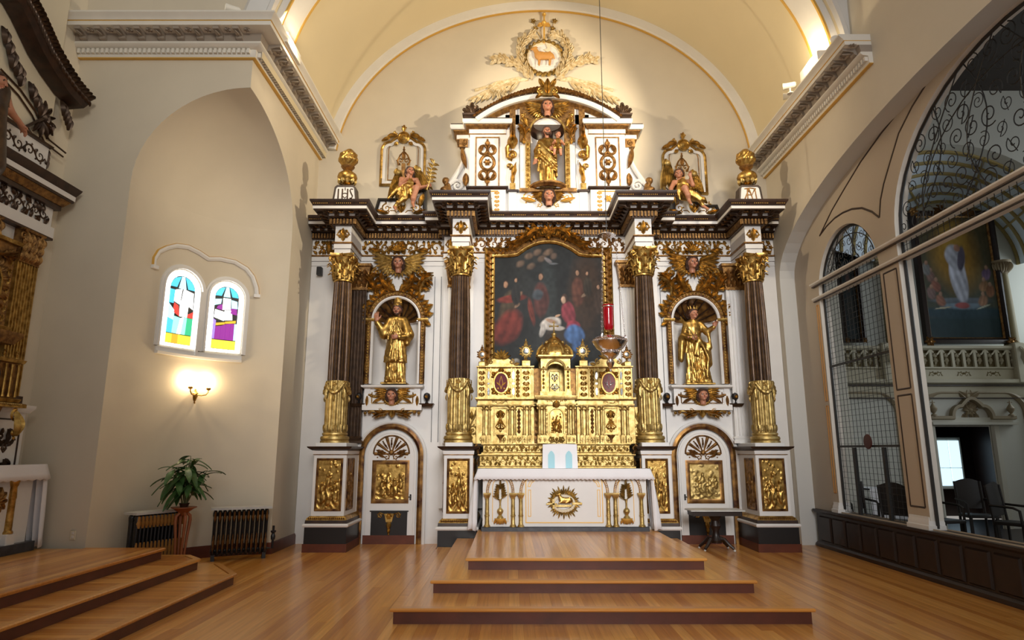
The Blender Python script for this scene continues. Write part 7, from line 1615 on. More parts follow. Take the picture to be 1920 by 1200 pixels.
class Paint:
    def __init__(s, u, v, base, asp): s.u, s.v, s.asp = u, v, asp; s.c = np.zeros((len(u), 3))+np.array(base)
    def blob(s, cu, cv, ru, rv, col, rot=0, soft=.25, fold=0, al=1.0):
        x, y = s.u-cu, (s.v-cv)*s.asp; c_, n_ = math.cos(rot), math.sin(rot); X, Y = x*c_+y*n_, -x*n_+y*c_; rv2 = rv*s.asp
        X = X+.05*ru*np.sin(Y/rv2*4+cu*40); soft *= .6; d = np.sqrt((X/ru)**2+(Y/rv2)**2); a = np.clip((1-d)/soft, 0, 1)*al
        sh = 1+.35*(-X/ru*.6+Y/rv2*.6); sh = sh*(1+.6*fold*np.sin(X/ru*9+Y/rv2*4)); s.c = s.c*(1-a[:, None])+np.array(col)*np.clip(sh, .2, 1.9)[:, None]*a[:, None]; return s
    def person(s, cu, cv, h, robe, skin=(.42, .24, .15), hair=(.03, .02, .015), lean=0):
        s.blob(cu, cv, h*.33, h*.62, robe, lean, .4, .25); s.blob(cu+lean*.2*h, cv+h*.75, h*.13, h*.155, hair, 0, .5); s.blob(cu+lean*.2*h-.002, cv+h*.74, h*.09, h*.12, skin, 0, .5); return s
pt = thing('nativity_painting', 'large dark nativity painting in a gold arched frame at the centre of the altarpiece', 'painting', (AXC, YC, 2.9))
Yp = YC-.10; pf = front(Yp); po = [(AXC-1.10, 2.85), (AXC-1.10, 5.11), (AXC-.72, 5.11)]; R_ = .70
arc = [(AXC-.60, 5.13), (AXC-.48, 5.22), (AXC-.32, 5.31), (AXC-.16, 5.36), (AXC, 5.375)]
po += arc+[(2*AXC-a, c) for a, c in reversed(arc[:-1])]+[(AXC+.72, 5.11), (AXC+1.10, 5.11), (AXC+1.10, 2.85)]
for nm, m, pr in (('outer_moulding', 'gold', [(-.045, -.1), (-.045, .03), (-.02, .05), (.0, .03), (.0, -.1)]), ('carved_band', 'goldd', [(.0, -.1), (.0, .02), (.045, .045), (.09, .02), (.09, -.1)]), ('inner_moulding', 'gold', [(.09, -.1), (.09, .035), (.11, .03), (.135, .005), (.135, -.1)])):
    b = MB(); b.sweep([(a, Yp, c) for a, c in po], pr, (0, -1, 0)); b.build(nm, m, pt)
b = MB()
for sg in (-1, 1):
    for i in range(38): v = 2.95+i*.055; b.leaf(pf, AXC+sg*1.055, v, PI/2+(.7 if i % 2 else -.7), .085, .024, curl=(.9 if i % 2 else -.9), lift=.3, base=.03, lob=1, n=5)
    for i in range(6): b.leaf(pf, AXC+sg*(.72+.06*i), 5.065, (0 if sg > 0 else PI)+(.6 if i % 2 else -.6), .09, .024, lift=.3, base=.03, lob=1, n=5)
tag(b.build('frame_leaves', 'gold', pt), kind='stuff')
b = MB(); fc = front(Yp-.07)
for sg in (-1, 1):
    A_ = lambda a: a if sg > 0 else PI-a
    b.acanthus(fc, AXC+sg*.08, 5.50, A_(-.1), .44, -sg*.75, w=.40); b.acanthus(fc, AXC+sg*.25, 5.42, A_(-.35), .42, -sg*.3, w=.36); b.acanthus(fc, AXC+sg*.46, 5.24, A_(-.35), .34, sg*.4, w=.36); b.stroke(fc, [(AXC+sg*.14, 5.36), (AXC+sg*.16, 5.48), (AXC+sg*.24, 5.53), (AXC+sg*.36, 5.47), (AXC+sg*.50, 5.33), (AXC+sg*.66, 5.19)], .035, .02, 1)
    b.spiral(fc, (AXC+sg*.13, 5.48), .07, 0 if sg < 0 else PI, 1.1, sg, .025)
for a in (-.7, -.35, 0, .35, .7): b.leaf(fc, AXC, 5.34, PI/2+a, .24, .05, lift=.3, lob=1, base=.02)
b.rosette(fc, AXC, 5.42, .10, 7, .03); b.leaf(fc, AXC, 5.42, -PI/2, .14, .06, base=.02); b.build('crest_carving', 'gold', pt)
def nativity(u, v):
    P_ = Paint(u, v, (.016, .018, .018), 1.14); n = vnoise(u, v, 6, 1); P_.c *= (.6+.9*n)[:, None]
    P_.blob(.50, .62, .09, .30, (.028, .035, .035), 0, .6); P_.blob(.85, .6, .2, .4, (.045, .025, .014), 0, .8)
    for a, b_, c_ in ((.32, .90, .05), (.40, .93, .05), (.50, .93, .06), (.44, .88, .05), (.55, .90, .04), (.24, .84, .05), (.34, .82, .05)): P_.blob(a, b_, c_, .03, (.11, .075, .055), .4, .8)
    P_.blob(.50, .865, .05, .018, (.22, .20, .20), -.6, .6); P_.blob(.55, .84, .05, .008, (.15, .16, .17), 0, .6)
    P_.person(.12, .50, .24, (.07, .05, .03), lean=-.3); P_.blob(.16, .57, .15, .035, (.20, .035, .025), .15, .5, .2); P_.blob(.12, .35, .13, .17, (.17, .028, .02), -.7, .5, .35); P_.blob(.22, .60, .05, .02, (.28, .16, .10), .5, .5); P_.blob(.21, .52, .035, .015, (.28, .17, .11), .7, .5)
    P_.person(.20, .60, .15, (.02, .02, .02)); P_.person(.43, .56, .24, (.09, .03, .025)); P_.blob(.40, .60, .06, .05, (.06, .075, .09), 0, .6); P_.blob(.34, .47, .03, .12, (.14, .03, .02), .2, .6, .3)
    P_.person(.77, .62, .20, (.12, .045, .028)); P_.blob(.83, .60, .04, .014, (.30, .2, .13), .6, .6); P_.person(.96, .54, .16, (.05, .03, .02)); P_.person(.86, .66, .14, (.04, .03, .02))
    P_.blob(.56, .26, .12, .10, (.03, .022, .016), 0, .3); P_.blob(.52, .38, .105, .055, (.50, .46, .42), .12, .35, .25); P_.blob(.44, .33, .03, .06, (.42, .39, .36), -.3, .5, .2); P_.blob(.59, .345, .06, .02, (.52, .47, .43), 0, .5); P_.blob(.52, .40, .06, .018, (.40, .25, .17), -.3, .5)
    P_.blob(.68, .46, .07, .10, (.22, .035, .05), .25, .4, .3); P_.blob(.72, .36, .07, .05, (.28, .035, .06), 0, .4, .2); P_.blob(.73, .30, .10, .08, (.06, .13, .30), -.35, .35, .35); P_.blob(.77, .20, .08, .05, (.05, .11, .26), -.7, .4, .3); P_.blob(.70, .13, .05, .02, (.05, .09, .2), .5, .5)
    P_.blob(.645, .57, .032, .042, (.06, .03, .02), 0, .5); P_.blob(.635, .56, .024, .032, (.52, .34, .24), 0, .5); P_.blob(.58, .44, .03, .010, (.45, .28, .18), .3, .5)
    P_.blob(.14, .075, .07, .035, (.30, .30, .27), .2, .4, .15); P_.blob(.20, .09, .04, .035, (.34, .33, .30), 0, .5); P_.blob(.90, .06, .06, .04, (.33, .33, .31), -.2, .4, .2)
    P_.c *= (.6+.5*vnoise(u, v, 40, 4))[:, None]; return P_.c
canvas_mesh(pt, [(AXC-.97, 2.85), (AXC-.97, 4.99), (AXC-.66, 4.99), (AXC-.54, 5.06), (AXC-.42, 5.14), (AXC-.28, 5.20), (AXC-.14, 5.235), (AXC, 5.245), (AXC+.14, 5.235), (AXC+.28, 5.20), (AXC+.42, 5.14), (AXC+.54, 5.06), (AXC+.66, 4.99), (AXC+.97, 4.99), (AXC+.97, 2.851)], pf, -.02, nativity, 170, 190)
# ---- painting in the room beyond ----
def bigpainting(x0, x1, z0, z1, Yq, label, paint, nx, nz, crest=True):
    t = thing('framed_painting', label, 'painting', ((x0+x1)/2, Yq, z0)); f = front(Yq); w_ = .14 if x1-x0 > 1 else .07
    b = MB(); b.sweep([(x0, Yq, z0), (x0, Yq, z1), (x1, Yq, z1), (x1, Yq, z0)], [(-.0, -.05), (.0, .10), (w_*.5, .13), (w_*.8, .07), (w_*.8, -.05)], (0, -1, 0), closed=True); b.build('outer_frame', 'dwood', t)
    b = MB(); b.sweep([(x0, Yq, z0), (x0, Yq, z1), (x1, Yq, z1), (x1, Yq, z0)], [(w_*.8, -.05), (w_*.8, .06), (w_, .03), (w_, -.05)], (0, -1, 0), closed=True); b.build('gilt_slip', 'goldd', t)
    b = MB()
    for u, v in ((x0+.03, z0+.03), (x1-.03, z0+.03), (x0+.03, z1-.03), (x1-.03, z1-.03)): b.rosette(front(Yq-.1), u, v, w_*.9, 6)
    if crest:
        for sg in (-1, 1): b.acanthus(front(Yq-.08), (x0+x1)/2, z1+.02, (0 if sg > 0 else PI), .5, -sg*.4)
    b.build('corner_carving', 'goldd', t); canvas_mesh(t, [(x0+w_, z0+w_), (x0+w_, z1-w_), (x1-w_, z1-w_), (x1-w_, z0+w_)], f, .02, paint, nx, nz); return t
def lady(u, v):
    P_ = Paint(u, v, (.05, .055, .04), 1.55); P_.c = np.array([.045, .06, .05])*(1-v[:, None])+np.array([.10, .085, .045])*v[:, None]; P_.blob(.5, .66, .42, .36, (.30, .17, .035), 0, .9); P_.blob(.5, .80, .25, .2, (.42, .27, .06), 0, .9)
    P_.blob(.5, .08, .9, .12, (.012, .03, .035), 0, .4); P_.blob(.5, .2, .9, .06, (.02, .045, .06), 0, .6); P_.blob(.52, .26, .35, .04, (.16, .22, .28), 0, .7); P_.blob(.5, .3, .5, .03, (.12, .14, .17), 0, .7)
    P_.blob(.50, .86, .075, .05, (.55, .48, .25), 0, .4)
    P_.blob(.50, .50, .13, .24, (.45, .47, .56), .05, .25, .35); P_.blob(.48, .66, .14, .12, (.42, .44, .52), .3, .3, .25); P_.blob(.57, .65, .06, .12, (.10, .09, .13), -.2, .4); P_.blob(.50, .86, .05, .04, (.30, .26, .30), 0, .4); P_.blob(.497, .855, .032, .033, (.48, .33, .26), 0, .4)
    P_.blob(.53, .74, .05, .035, (.40, .22, .16), .4, .4); P_.blob(.50, .26, .12, .03, (.30, .08, .08), 0, .5)
    for a, b_, c_ in ((.10, .50, (.20, .12, .10)), (.16, .42, (.24, .10, .07)), (.08, .36, (.20, .13, .12)), (.2, .30, (.26, .12, .08)), (.9, .52, (.16, .11, .20)), (.84, .42, (.26, .14, .07)), (.92, .38, (.24, .11, .06)), (.80, .30, (.28, .15, .09)), (.05, .56, (.2, .2, .2))):
        P_.blob(a, b_, .07, .06, c_, a*3, .5, .2); P_.blob(a+.01, b_+.055, .028, .022, (.32, .19, .13), 0, .5)
    P_.blob(.22, .24, .14, .008, (.4, .36, .25), .1, .5); P_.blob(.8, .25, .12, .008, (.36, .38, .3), .3, .5); P_.c *= (.85+.3*vnoise(u, v, 30, 2))[:, None]; return P_.c*.9
Yq = YG+.12; bigpainting(xx(1724, 560, Yq), xx(1880, 560, Yq), zz(645, Yq), zz(398, Yq), Yq, 'large framed painting of a robed lady on clouds above the gallery beyond the screen', lady, 90, 140)
def darkp(u, v): P_ = Paint(u, v, (.02, .028, .03), 3); P_.blob(.5, .6, .2, .12, (.09, .05, .04), 0, .7); P_.blob(.5, .3, .4, .2, (.03, .03, .025), 0, .7); return P_.c
bigpainting(xx(1574, 560, Yq), xx(1611, 560, Yq), zz(642, Yq), zz(455, Yq), Yq, 'narrow dark framed painting seen through the narrow iron grille', darkp, 20, 60, False)
# ================= gold tabernacle =================
TX, TY = .695, 10.42; K = .00846
tb = thing('tabernacle', 'ornate bright gold tabernacle with domed centre behind the main altar table', 'tabernacle', (TX, TY, 1.29))
M['mirror'] = mat('small_mirror', (.75, .78, .80), .08, metal=1); M['velvet'] = mat('crimson_velvet', (.12, .012, .02), .7, bump=.3); M['mauve'] = mat('mauve_velvet', (.26, .10, .11), .6, bump=.3)
tz = lambda y: zz(y, TY)
def tbx(nm, u0, u1, y, z0, z1, yb=11.0, m='goldb', bev=.006):
    b = MB(); b.bbox(TX+u0, TX+u1, y, yb, z0, z1, bev); return b.build(nm, m, tb)
def tsw(nm, pth, prof, m='goldb'): b = MB(); b.sweep([(TX+x, y, 0) for x, y in pth], prof); return b.build(nm, m, tb)
# predella tiers
for (h, z0, z1, yf) in ((1.20, 1.29, 1.50, 10.28), (1.15, 1.50, 1.665, 10.34)):
    tbx('predella_tier', -h, h, yf, z0, z1); P_ = [(-h, 11.0), (-h, yf), (h, yf), (h, 11.0)]
    tsw('tier_moulding', P_, [(-.01, z1-.03), (.012, z1-.03), (.025, z1-.012), (.025, z1), (-.01, z1)]); tsw('tier_moulding', P_, [(-.01, z0), (.025, z0), (.025, z0+.02), (.01, z0+.035), (-.01, z0+.035)])
    b = MB(); f = front(yf)
    for sg in (-1, 1): a0, a1 = sorted((TX+sg*.25, TX+sg*(h-.02))); b.frieze(f, a0, a1, z0+.035, z1-.03, 12, sym=False); 
    for i in range(60): u = TX-h+.03+(2*h-.06)*(i+.5)/60; b.leaf(f, u, z0+.04 if i % 2 else z1-.035, (1 if i % 2 else -1)*PI/2+.6*math.sin(i*1.9), .07, .018, curl=math.sin(i), lift=.3, lob=1, n=4)
    tag(b.build('carved_rinceau', 'goldb', tb), kind='stuff')
for sg in (-1, 1): b = MB(); f = front(10.36); b.spiral(f, (TX+sg*1.235, 1.60), .045, PI/2, 1.3, -sg, .018); b.stroke(f, [(TX+sg*1.24, 1.56), (TX+sg*1.20, 1.46), (TX+sg*1.24, 1.36), (TX+sg*1.20, 1.30)], .02, .012, 1); b.build('side_scroll', 'goldd', tb)
def colonette(x, y, z0, z1, r=.022, base_=.13):
    b = MB(); b.bbox(TX+x-r*1.5, TX+x+r*1.5, y-r*1.5, y+.08, z0, z0+base_, .004); b.candel(front(y-r*1.5), TX+x, z0+.012, z0+base_-.01, r*1.1, n=1)
    b.lathe([(r*1.35, z0+base_), (r*1.35, z0+base_+.012), (r*1.05, z0+base_+.02), (r, z0+base_+.035), (r, z1-.2), (r*.88, z1-.075), (r*1.05, z1-.07), (r, z1-.06), (r*1.3, z1-.03), (r*1.6, z1-.012), (r*1.6, z1)], (TX+x, y, 0), 12)
    for k in range(4): a = PI+PI*(k+.5)/4; N_ = Vector((math.cos(a), math.sin(a), 0)); b.leaf(Fr(Vector((TX+x, y, 0))+N_*r*.9, (-N_.y, N_.x, 0), (0, 0, 1), N_), 0, z1-.068, PI/2, .05, r*.5, lift=.4, lob=1, n=4)
    b.build('colonette', 'goldb', tb)
Z0, Z1, Z2, Z3 = 1.665, 2.25, 2.385, 2.875
for sg in (-1, 1):
    X_ = lambda px: sg*(1043-px)*K; S_ = lambda a, c: sorted((X_(a), X_(c)))
    yf = TY
    u0, u1 = S_(1003, 893); tbx('lower_body', u0, u1, yf, Z0, Z1); tbx('upper_body', *S_(1003, 895), yf+.05, Z2, Z3)
    tbx('curved_recess', *S_(1016, 1000), yf+.08, Z0, Z3+.0, m='goldd')
    bb = MB(); bb.candel(front(yf+.08), TX+X_(1008), Z0+.1, Z1, .035, n=5); bb.build('recess_carving', 'goldd', tb)
    # lower wing: base carving, columns, panel, drops
    b = MB(); f = front(yf)
    for px in (945, 904, 974): b.candel(f, TX+X_(px), Z0+.01, Z0+.125, .04, n=1)
    b.build('base_carving', 'goldb', tb)
    for px, yy in ((908, yf-.03), (918, yf-.05), (957, yf-.05), (966, yf-.03), (984, yf-.05), (994, yf-.03)): colonette(X_(px), yy, Z0, Z1)
    tsw('panel_moulding', [(S_(926, 952)[0], yf-.0)]+[(S_(926, 952)[1], yf-.0)], rect(Z0+.14, Z0+.155, .03, 0)); b = MB(); p0, p1 = S_(926, 952)
    b.sweep([(TX+p0, yf, Z0+.15), (TX+p0, yf, Z1-.02), (TX+p1, yf, Z1-.02), (TX+p1, yf, Z0+.15)], [(0, 0), (0, .02), (.02, .015), (.02, 0)], (0, -1, 0), closed=True)
    cx = TX+X_(939); b.build('panel_frame', 'goldb', tb); b = MB(); b.candel(front(yf), cx, Z0+.18, Z1-.04, .085, n=2); b.rosette(front(yf), cx, Z0+.34, .05, 6); b.leaf(front(yf), cx, Z1-.06, -PI/2, .12, .05); b.build('carved_panel', 'gold', tb)
    b = MB()
    for q in range(6): b.leaf(front(yf-.0), TX+X_(974), Z1-.05-q*.062, -PI/2, .07, .022, lift=.3, lob=.5, n=4); b.ball(front(yf), TX+X_(974), Z1-.05-q*.062, .014, .01)
    b.build('husk_drop', 'goldd', tb)
    b = MB(); b.lathe([(.065, .0), (.06, -.02), (.035, -.045), (.02, -.07), (.015, -.10), (.02, -.115), (.001, -.12)], (cx, yf, Z0+.135), 14); b.build('bracket', 'goldd', tb)
    # outer curved flank
    tbx('flank', *S_(894, 878), yf+.10, Z0, Z1-.0, 10.9); b = MB(); f2 = front(yf+.10); b.scroll(f2, TX+X_(886), Z0+.22, .075, -PI/2, -sg, 1.4, .016, 0, 4); b.stroke(f2, [(TX+X_(893), Z1-.06), (TX+X_(888), Z0+.40), (TX+X_(880), Z0+.26)], .02, .012); b.leaf(f2, TX+X_(880), Z0+.05, PI/2, .2, .03, curl=sg*.5); b.leaf(f2, TX+X_(884), Z0+.38, PI/2, .14, .03); b.build('flank_scroll', 'goldb', tb)
    # entablature between storeys
    pth = [(X_(896), 10.9), (X_(896), yf-.04), (X_(900), yf-.04), (X_(923), yf-.04), (X_(923), yf-.01), (X_(953), yf-.01), (X_(953), yf-.04), (X_(1000), yf-.04), (X_(1000), yf+.2)]
    if sg > 0: pth = pth[::-1]
    for (a, c, u) in ((Z1, Z1+.035, .015), (Z1+.035, Z1+.09, .0), (Z1+.09, Z2, .04)): tsw('entablature', pth, [(-.06, a), (u*.6, a), (u, a+(c-a)*.5), (u, c), (-.06, c)])
    b = MB(); b.frieze(front(yf-.012), TX+S_(924, 952)[0], TX+S_(924, 952)[1], Z1+.035, Z1+.09, 4); b.build('frieze_carving', 'gold', tb)
    # upper wing
    yu = yf+.05; fu = front(yu)
    b = MB(); b.candel(fu, TX+X_(903), Z2+.02, Z3-.03, .055, n=5); b.candel(fu, TX+X_(988), Z2+.02, Z3-.03, .06, n=5)
    for q in range(7): b.leaf(fu, TX+X_(972), Z3-.04-q*.062, -PI/2, .07, .026, lift=.3, lob=.5, n=4); b.ball(fu, TX+X_(972), Z3-.04-q*.062, .016, .01)
    b.build('upper_carving', 'gold', tb)
    for px in (896, 912, 920, 960, 967, 978, 999): b = MB(); x = TX+X_(px); b.bbox(x-.012, x+.012, yu-.022, yu, Z2, Z3, .004); b.build('strip', 'goldb', tb)
    co = TX+X_(940); zo = (Z2+Z3)/2; rx, rz = .115, .165
    b = MB(); b.loft([[(co+q*rx*math.cos(2*PI*j/28), yu-w_, zo+q*rz*math.sin(2*PI*j/28)) for j in range(28)] for q, w_ in ((1, .012), (.5, .014), (.01, .015))]); b.build('oval_backing', 'velvet' if sg < 0 else 'mauve', tb)
    b = MB(); b.sweep([(co+rx*math.cos(2*PI*j/28), yu, zo+rz*math.sin(2*PI*j/28)) for j in range(28)], [(-.012, .0), (-.008, .035), (.012, .035), (.02, 0)], (0, -1, 0), closed=True)
    for a in (PI/4, 3*PI/4, 5*PI/4, 7*PI/4): b.leaf(fu, co+rx*1.05*math.cos(a), zo+rz*1.0*math.sin(a), a, .09, .035, lift=.3); b.leaf(fu, co+rx*1.1*math.cos(a), zo+rz*1.05*math.sin(a), a+1.2, .08, .025, lift=.3); b.leaf(fu, co+rx*1.1*math.cos(a), zo+rz*1.05*math.sin(a), a-1.2, .08, .025, lift=.3)
    b.leaf(fu, co, zo+rz, PI/2, .08, .05, lift=.4, base=.02); b.build('oval_frame', 'gold', tb)
    b = MB(); fo_ = front(yu-.016)
    for q in (-1, 1): b.stroke(fo_, [(co, zo-.10), (co+q*.03, zo), (co, zo+.11)], .006, .004); b.leaf(fo_, co+q*.03, zo-.04, PI/2-q*.7, .07, .012); b.ball(fo_, co+q*.05, zo-.09, .016)
    b.build('relic_ornament', 'goldp' if sg < 0 else 'mirror', tb)
    for px in (916, 963.5):
        for (za, zc2) in ((Z2+.04, Z2+.17), (Z2+.22, Z2+.25), (Z2+.30, Z3-.05)):
            b = MB(); x = TX+X_(px); h_ = (zc2-za)/2; b.loft([[(x+.019*q*math.cos(2*PI*j/14), yu-w_, (za+zc2)/2+(h_-.019*0)*q*math.sin(2*PI*j/14)) for j in range(14)] for q, w_ in ((1, .01), (.9, .018), (.01, .018))]); b.build('mirror', 'mirror', tb)
    # top moulding and crest
    pt2 = [(X_(896), 10.9), (X_(896), yu), (X_(1000), yu), (X_(1000), yu+.2)]; pt2 = pt2[::-1] if sg > 0 else pt2
    tsw('top_moulding', pt2, [(-.06, Z3-.01), (.01, Z3-.01), (.03, Z3+.015), (.03, Z3+.03), (-.06, Z3+.03)])
    b = MB(); fcx = front(yu-.01); zc3 = Z3+.03; b.poly([(co-.22, zc3), (co+.22, zc3), (co+.15, zc3+.10), (co+.10, zc3+.13), (co-.10, zc3+.13), (co-.15, zc3+.10)], fcx, -.06, .01)
    for a in (-1.2, -.8, -.4, 0, .4, .8, 1.2): b.leaf(fcx, co, zc3+.11, PI/2+a, .17, .024, lift=.2, lob=.5, base=.01)
    for q in (-1, 1): b.spiral(fcx, (co+q*.17, zc3+.07), .045, PI/2, 1.2, -q, .014, base=.01); b.leaf(fcx, co+q*.2, zc3+.02, (.2 if q > 0 else PI-.2), .1, .03)
    b.build('shell_crest', 'goldb', tb)
    for px, zb0, s_, nm in ((988, Z3+.03, 1.0, 'inner'), (903, Z3+.03, .78, 'outer')):
        x = TX+X_(px); t = thing('reliquary', 'small gold sunburst reliquary with round glass, %s %s on top of the tabernacle' % (nm, 'left' if sg < 0 else 'right'), 'reliquary', (x, yu, zb0), 'reliquaries on the tabernacle'); c = (x, yu+.02, zb0)
        b = MB(); b.bbox(x-.07*s_, x+.07*s_, yu-.05, yu+.08, zb0, zb0+.09*s_, .008); b.lathe([(.05*s_, .09*s_), (.04*s_, .105*s_), (.015*s_, .125*s_), (.022*s_, .145*s_), (.015*s_, .165*s_)], c, 12); b.build('stem', 'goldb', t)
        b = MB(); zr = zb0+.245*s_; f = front(yu); b.sweep([(x+.05*s_*math.cos(2*PI*j/20), yu+.01, zr+.055*s_*math.sin(2*PI*j/20)) for j in range(20)], [(-.006, -.02), (-.004, .02), (.016, .016), (.02, -.02)], (0, -1, 0), closed=True)
        for j in range(14): a = 2*PI*j/14; b.leaf(f, x+.06*s_*math.cos(a), zr+.065*s_*math.sin(a), a, (.045 if j % 2 else .065)*s_, .015*s_, lift=.2, lob=.5, n=4)
        b.spiral(f, (x-.07*s_, zr-.04*s_), .025*s_, 0, 1, -1, .01); b.spiral(f, (x+.07*s_, zr-.04*s_), .025*s_, PI, 1, 1, .01)
        b.lathe([(.012*s_, .31*s_), (.03*s_, .34*s_), (.035*s_, .36*s_), (.02*s_, .38*s_), (.03*s_, .40*s_), (.008*s_, .42*s_), (.012*s_, .44*s_), (.001, .46*s_)], c, 10); b.build('sunburst', 'goldb' if nm == 'inner' else 'goldd', t)
        b = MB(); b.lathe([(.046*s_, 0), (.04*s_, .012), (.001, .016)], (x, yu+.005, zr), 16, ax='Y'); b.build('glass', 'mirror', t)
# centre pavilion
YP = 10.24; fp = front(YP); hw = .285
tbx('centre_lower', -hw, hw, YP, Z0, Z1+.02); tbx('centre_upper_back', -.25, .25, YP+.36, Z2, Z3+.12)
b = MB(); b.candel(front(YP-.006), TX, Z0+.01, Z0+.125, .13, n=1)
for sg in (-1, 1): b.candel(front(YP), TX+sg*.2, Z0+.01, Z0+.125, .04, n=1)
b.build('base_carving', 'goldb', tb)
for x in (-.262, -.19, .19, .262): colonette(x, YP-.03, Z0, Z1, .026)
dw, dzs = .125, Z1-.16
b = MB(); b.sweep([(TX-dw, YP, Z0+.15)]+[(TX-dw*math.cos(PI*i/16), YP, dzs+dw*math.sin(PI*i/16)) for i in range(17)]+[(TX+dw, YP, Z0+.15)], [(-.012, 0), (-.008, .03), (.012, .03), (.02, .0)], (0, -1, 0)); b.build('door_arch', 'goldb', tb)
b = MB(); relief(b, fp, TX-.085, TX+.085, Z0+.16, Z1-.09, 41, .035, 24, 40); b.build('tabernacle_door', 'gold', tb)
b = MB()
for sg in (-1, 1): b.candel(fp, TX+sg*.15, Z0+.15, Z1-.04, .02, n=6)
b.leaf(front(YP-.03), TX, Z1-.04, PI/2, .12, .06, lift=.3); b.build('spandrel_carving', 'gold', tb)
pth = [(-.30, 10.7), (-.30, YP-.06), (-.16, YP-.06), (-.16, YP-.03), (.16, YP-.03), (.16, YP-.06), (.30, YP-.06), (.30, 10.7)]
for (a, c, u) in ((Z1, Z1+.035, .01), (Z1+.035, Z1+.09, -.01), (Z1+.09, Z2+.02, .035)): tsw('entablature', pth, [(-.2, a), (u*.6, a), (u, a+(c-a)*.5), (u, c), (-.2, c)])
b = MB(); b.frieze(front(YP-.022), TX-.15, TX+.15, Z1+.035, Z1+.095, 4); b.build('frieze_carving', 'gold', tb)
za, zsp, ztp = Z2+.02, 2.80, 3.03
tsw('upper_plinth', [(-.25, 10.7), (-.25, YP-.0), (.25, YP-.0), (.25, 10.7)], rect(za, za+.07, 0, -.3))
b = MB(); archwall(b, lambda s, z, w: (TX+s, YP+.02+w, z), -.235, .235, za+.07, ztp-.03, [(0, .145, zsp, .12, za+.07)], .10, back=False); b.m = [0]*len(b.f); b.build('upper_front', 'goldb', tb)
for sg in (-1, 1):
    b = MB(); b.add([(TX+sg*.235, YP+.02, za), (TX+sg*.235, 10.65, za), (TX+sg*.235, 10.65, ztp), (TX+sg*.235, YP+.02, ztp)], [(0, 1, 2, 3)]); b.add([(TX+sg*.145, YP+.10, za), (TX+sg*.145, YP+.34, za), (TX+sg*.145, YP+.34, ztp-.1), (TX+sg*.145, YP+.10, ztp-.1)], [(0, 1, 2, 3)]); b.build('side_wall', 'goldb', tb)
    b = MB(); b.bbox(TX+sg*.195-.032, TX+sg*.195+.032, YP-.0, YP+.03, za+.07, zsp+.02, .004)
    for q in range(6): b.ball(fp, TX+sg*.195, za+.12+q*.062, .017, .0); b.leaf(fp, TX+sg*.195, za+.11+q*.062, PI/2, .05, .02)
    b.build('upper_pilaster', 'gold', tb)
b = MB(); b.sweep([(TX-.235, YP+.02, zsp+.02), (TX-.15, YP+.02, zsp+.03)]+[(TX-.14*math.cos(PI*i/12), YP+.02, zsp+.04+.13*math.sin(PI*i/12)) for i in range(1, 12)]+[(TX+.15, YP+.02, zsp+.03), (TX+.235, YP+.02, zsp+.02)], [(-.02, 0), (-.02, .05), (.01, .04), (.02, 0)], (0, -1, 0)); b.build('arch_hood', 'goldb', tb)
b = MB(); b.bbox(TX-.085, TX+.085, YP+.28, YP+.34, za+.08, za+.42, .01); b.build('inner_door', 'goldb', tb); b = MB(); b.candel(front(YP+.28), TX, za+.09, za+.41, .07, n=2); b.build('inner_door_carving', 'mirror', tb)
tsw('cornice', [(-.24, 10.7), (-.24, YP+.0), (.24, YP+.0), (.24, 10.7)], [(-.3, ztp-.03), (.01, ztp-.03), (.04, ztp), (.04, ztp+.02), (-.3, ztp+.02)])
# dome: eight lobes
b = MB(); dc = (TX, YP+.30, ztp+.02); fl8 = lambda a, z: 1-.05*abs(math.cos(4*a))
b.lathe([(.31, 0), (.315, .03), (.30, .09), (.26, .155), (.20, .205), (.17, .215), (.175, .235), (.155, .26), (.115, .29), (.075, .325), (.05, .345)], dc, 64, fl=fl8); b.build('dome', 'gold', tb)
b = MB()
for j in range(8):
    a = PI/8+PI*j/4; N_ = Vector((math.cos(a), math.sin(a), 0)); fr = Fr(Vector(dc)+N_*.28, (-N_.y, N_.x, 0), (0, 0, 1), N_); b.tube([Vector(dc)+N_*r+Vector((0, 0, z)) for r, z in ((.318, .03), (.305, .09), (.265, .155), (.205, .208))], .014, 6)
    a2 = PI*j/4; N_ = Vector((math.cos(a2), math.sin(a2), 0)); up = Vector((-N_.x*.5, -N_.y*.5, .86)); fr = Fr(Vector(dc)+N_*.30+Vector((0, 0, .04)), (-N_.y, N_.x, 0), up, N_*.86+Vector((0, 0, .5))); fr.o += fr.W*.0; b.candel(fr, 0, .0, .15, .06, n=1); b.rosette(fr, 0, .08, .04, 6); b.spiral(Fr(Vector(dc)+N_*.19, (-N_.y, N_.x, 0), (0, 0, 1), N_), (0, .235), .025, 0, 1, 1, .01)
tag(b.build('dome_carving', 'goldb', tb), kind='stuff')
b = MB(); b.lathe([(.05, .34), (.03, .36), (.045, .385), (.045, .40), (.02, .42), (.012, .43)], dc, 14); zc4 = dc[2]+.42; b.tube([(TX, dc[1], zc4), (TX, dc[1], zc4+.17)], .011, 8); b.tube([(TX-.06, dc[1], zc4+.11), (TX+.06, dc[1], zc4+.11)], .010, 8)
for x, z in ((-.065, .11), (.065, .11), (0, .175)): b.sphere((TX+x, dc[1], zc4+z), .017, 8, 6)
b.build('cross', 'goldb', tb)
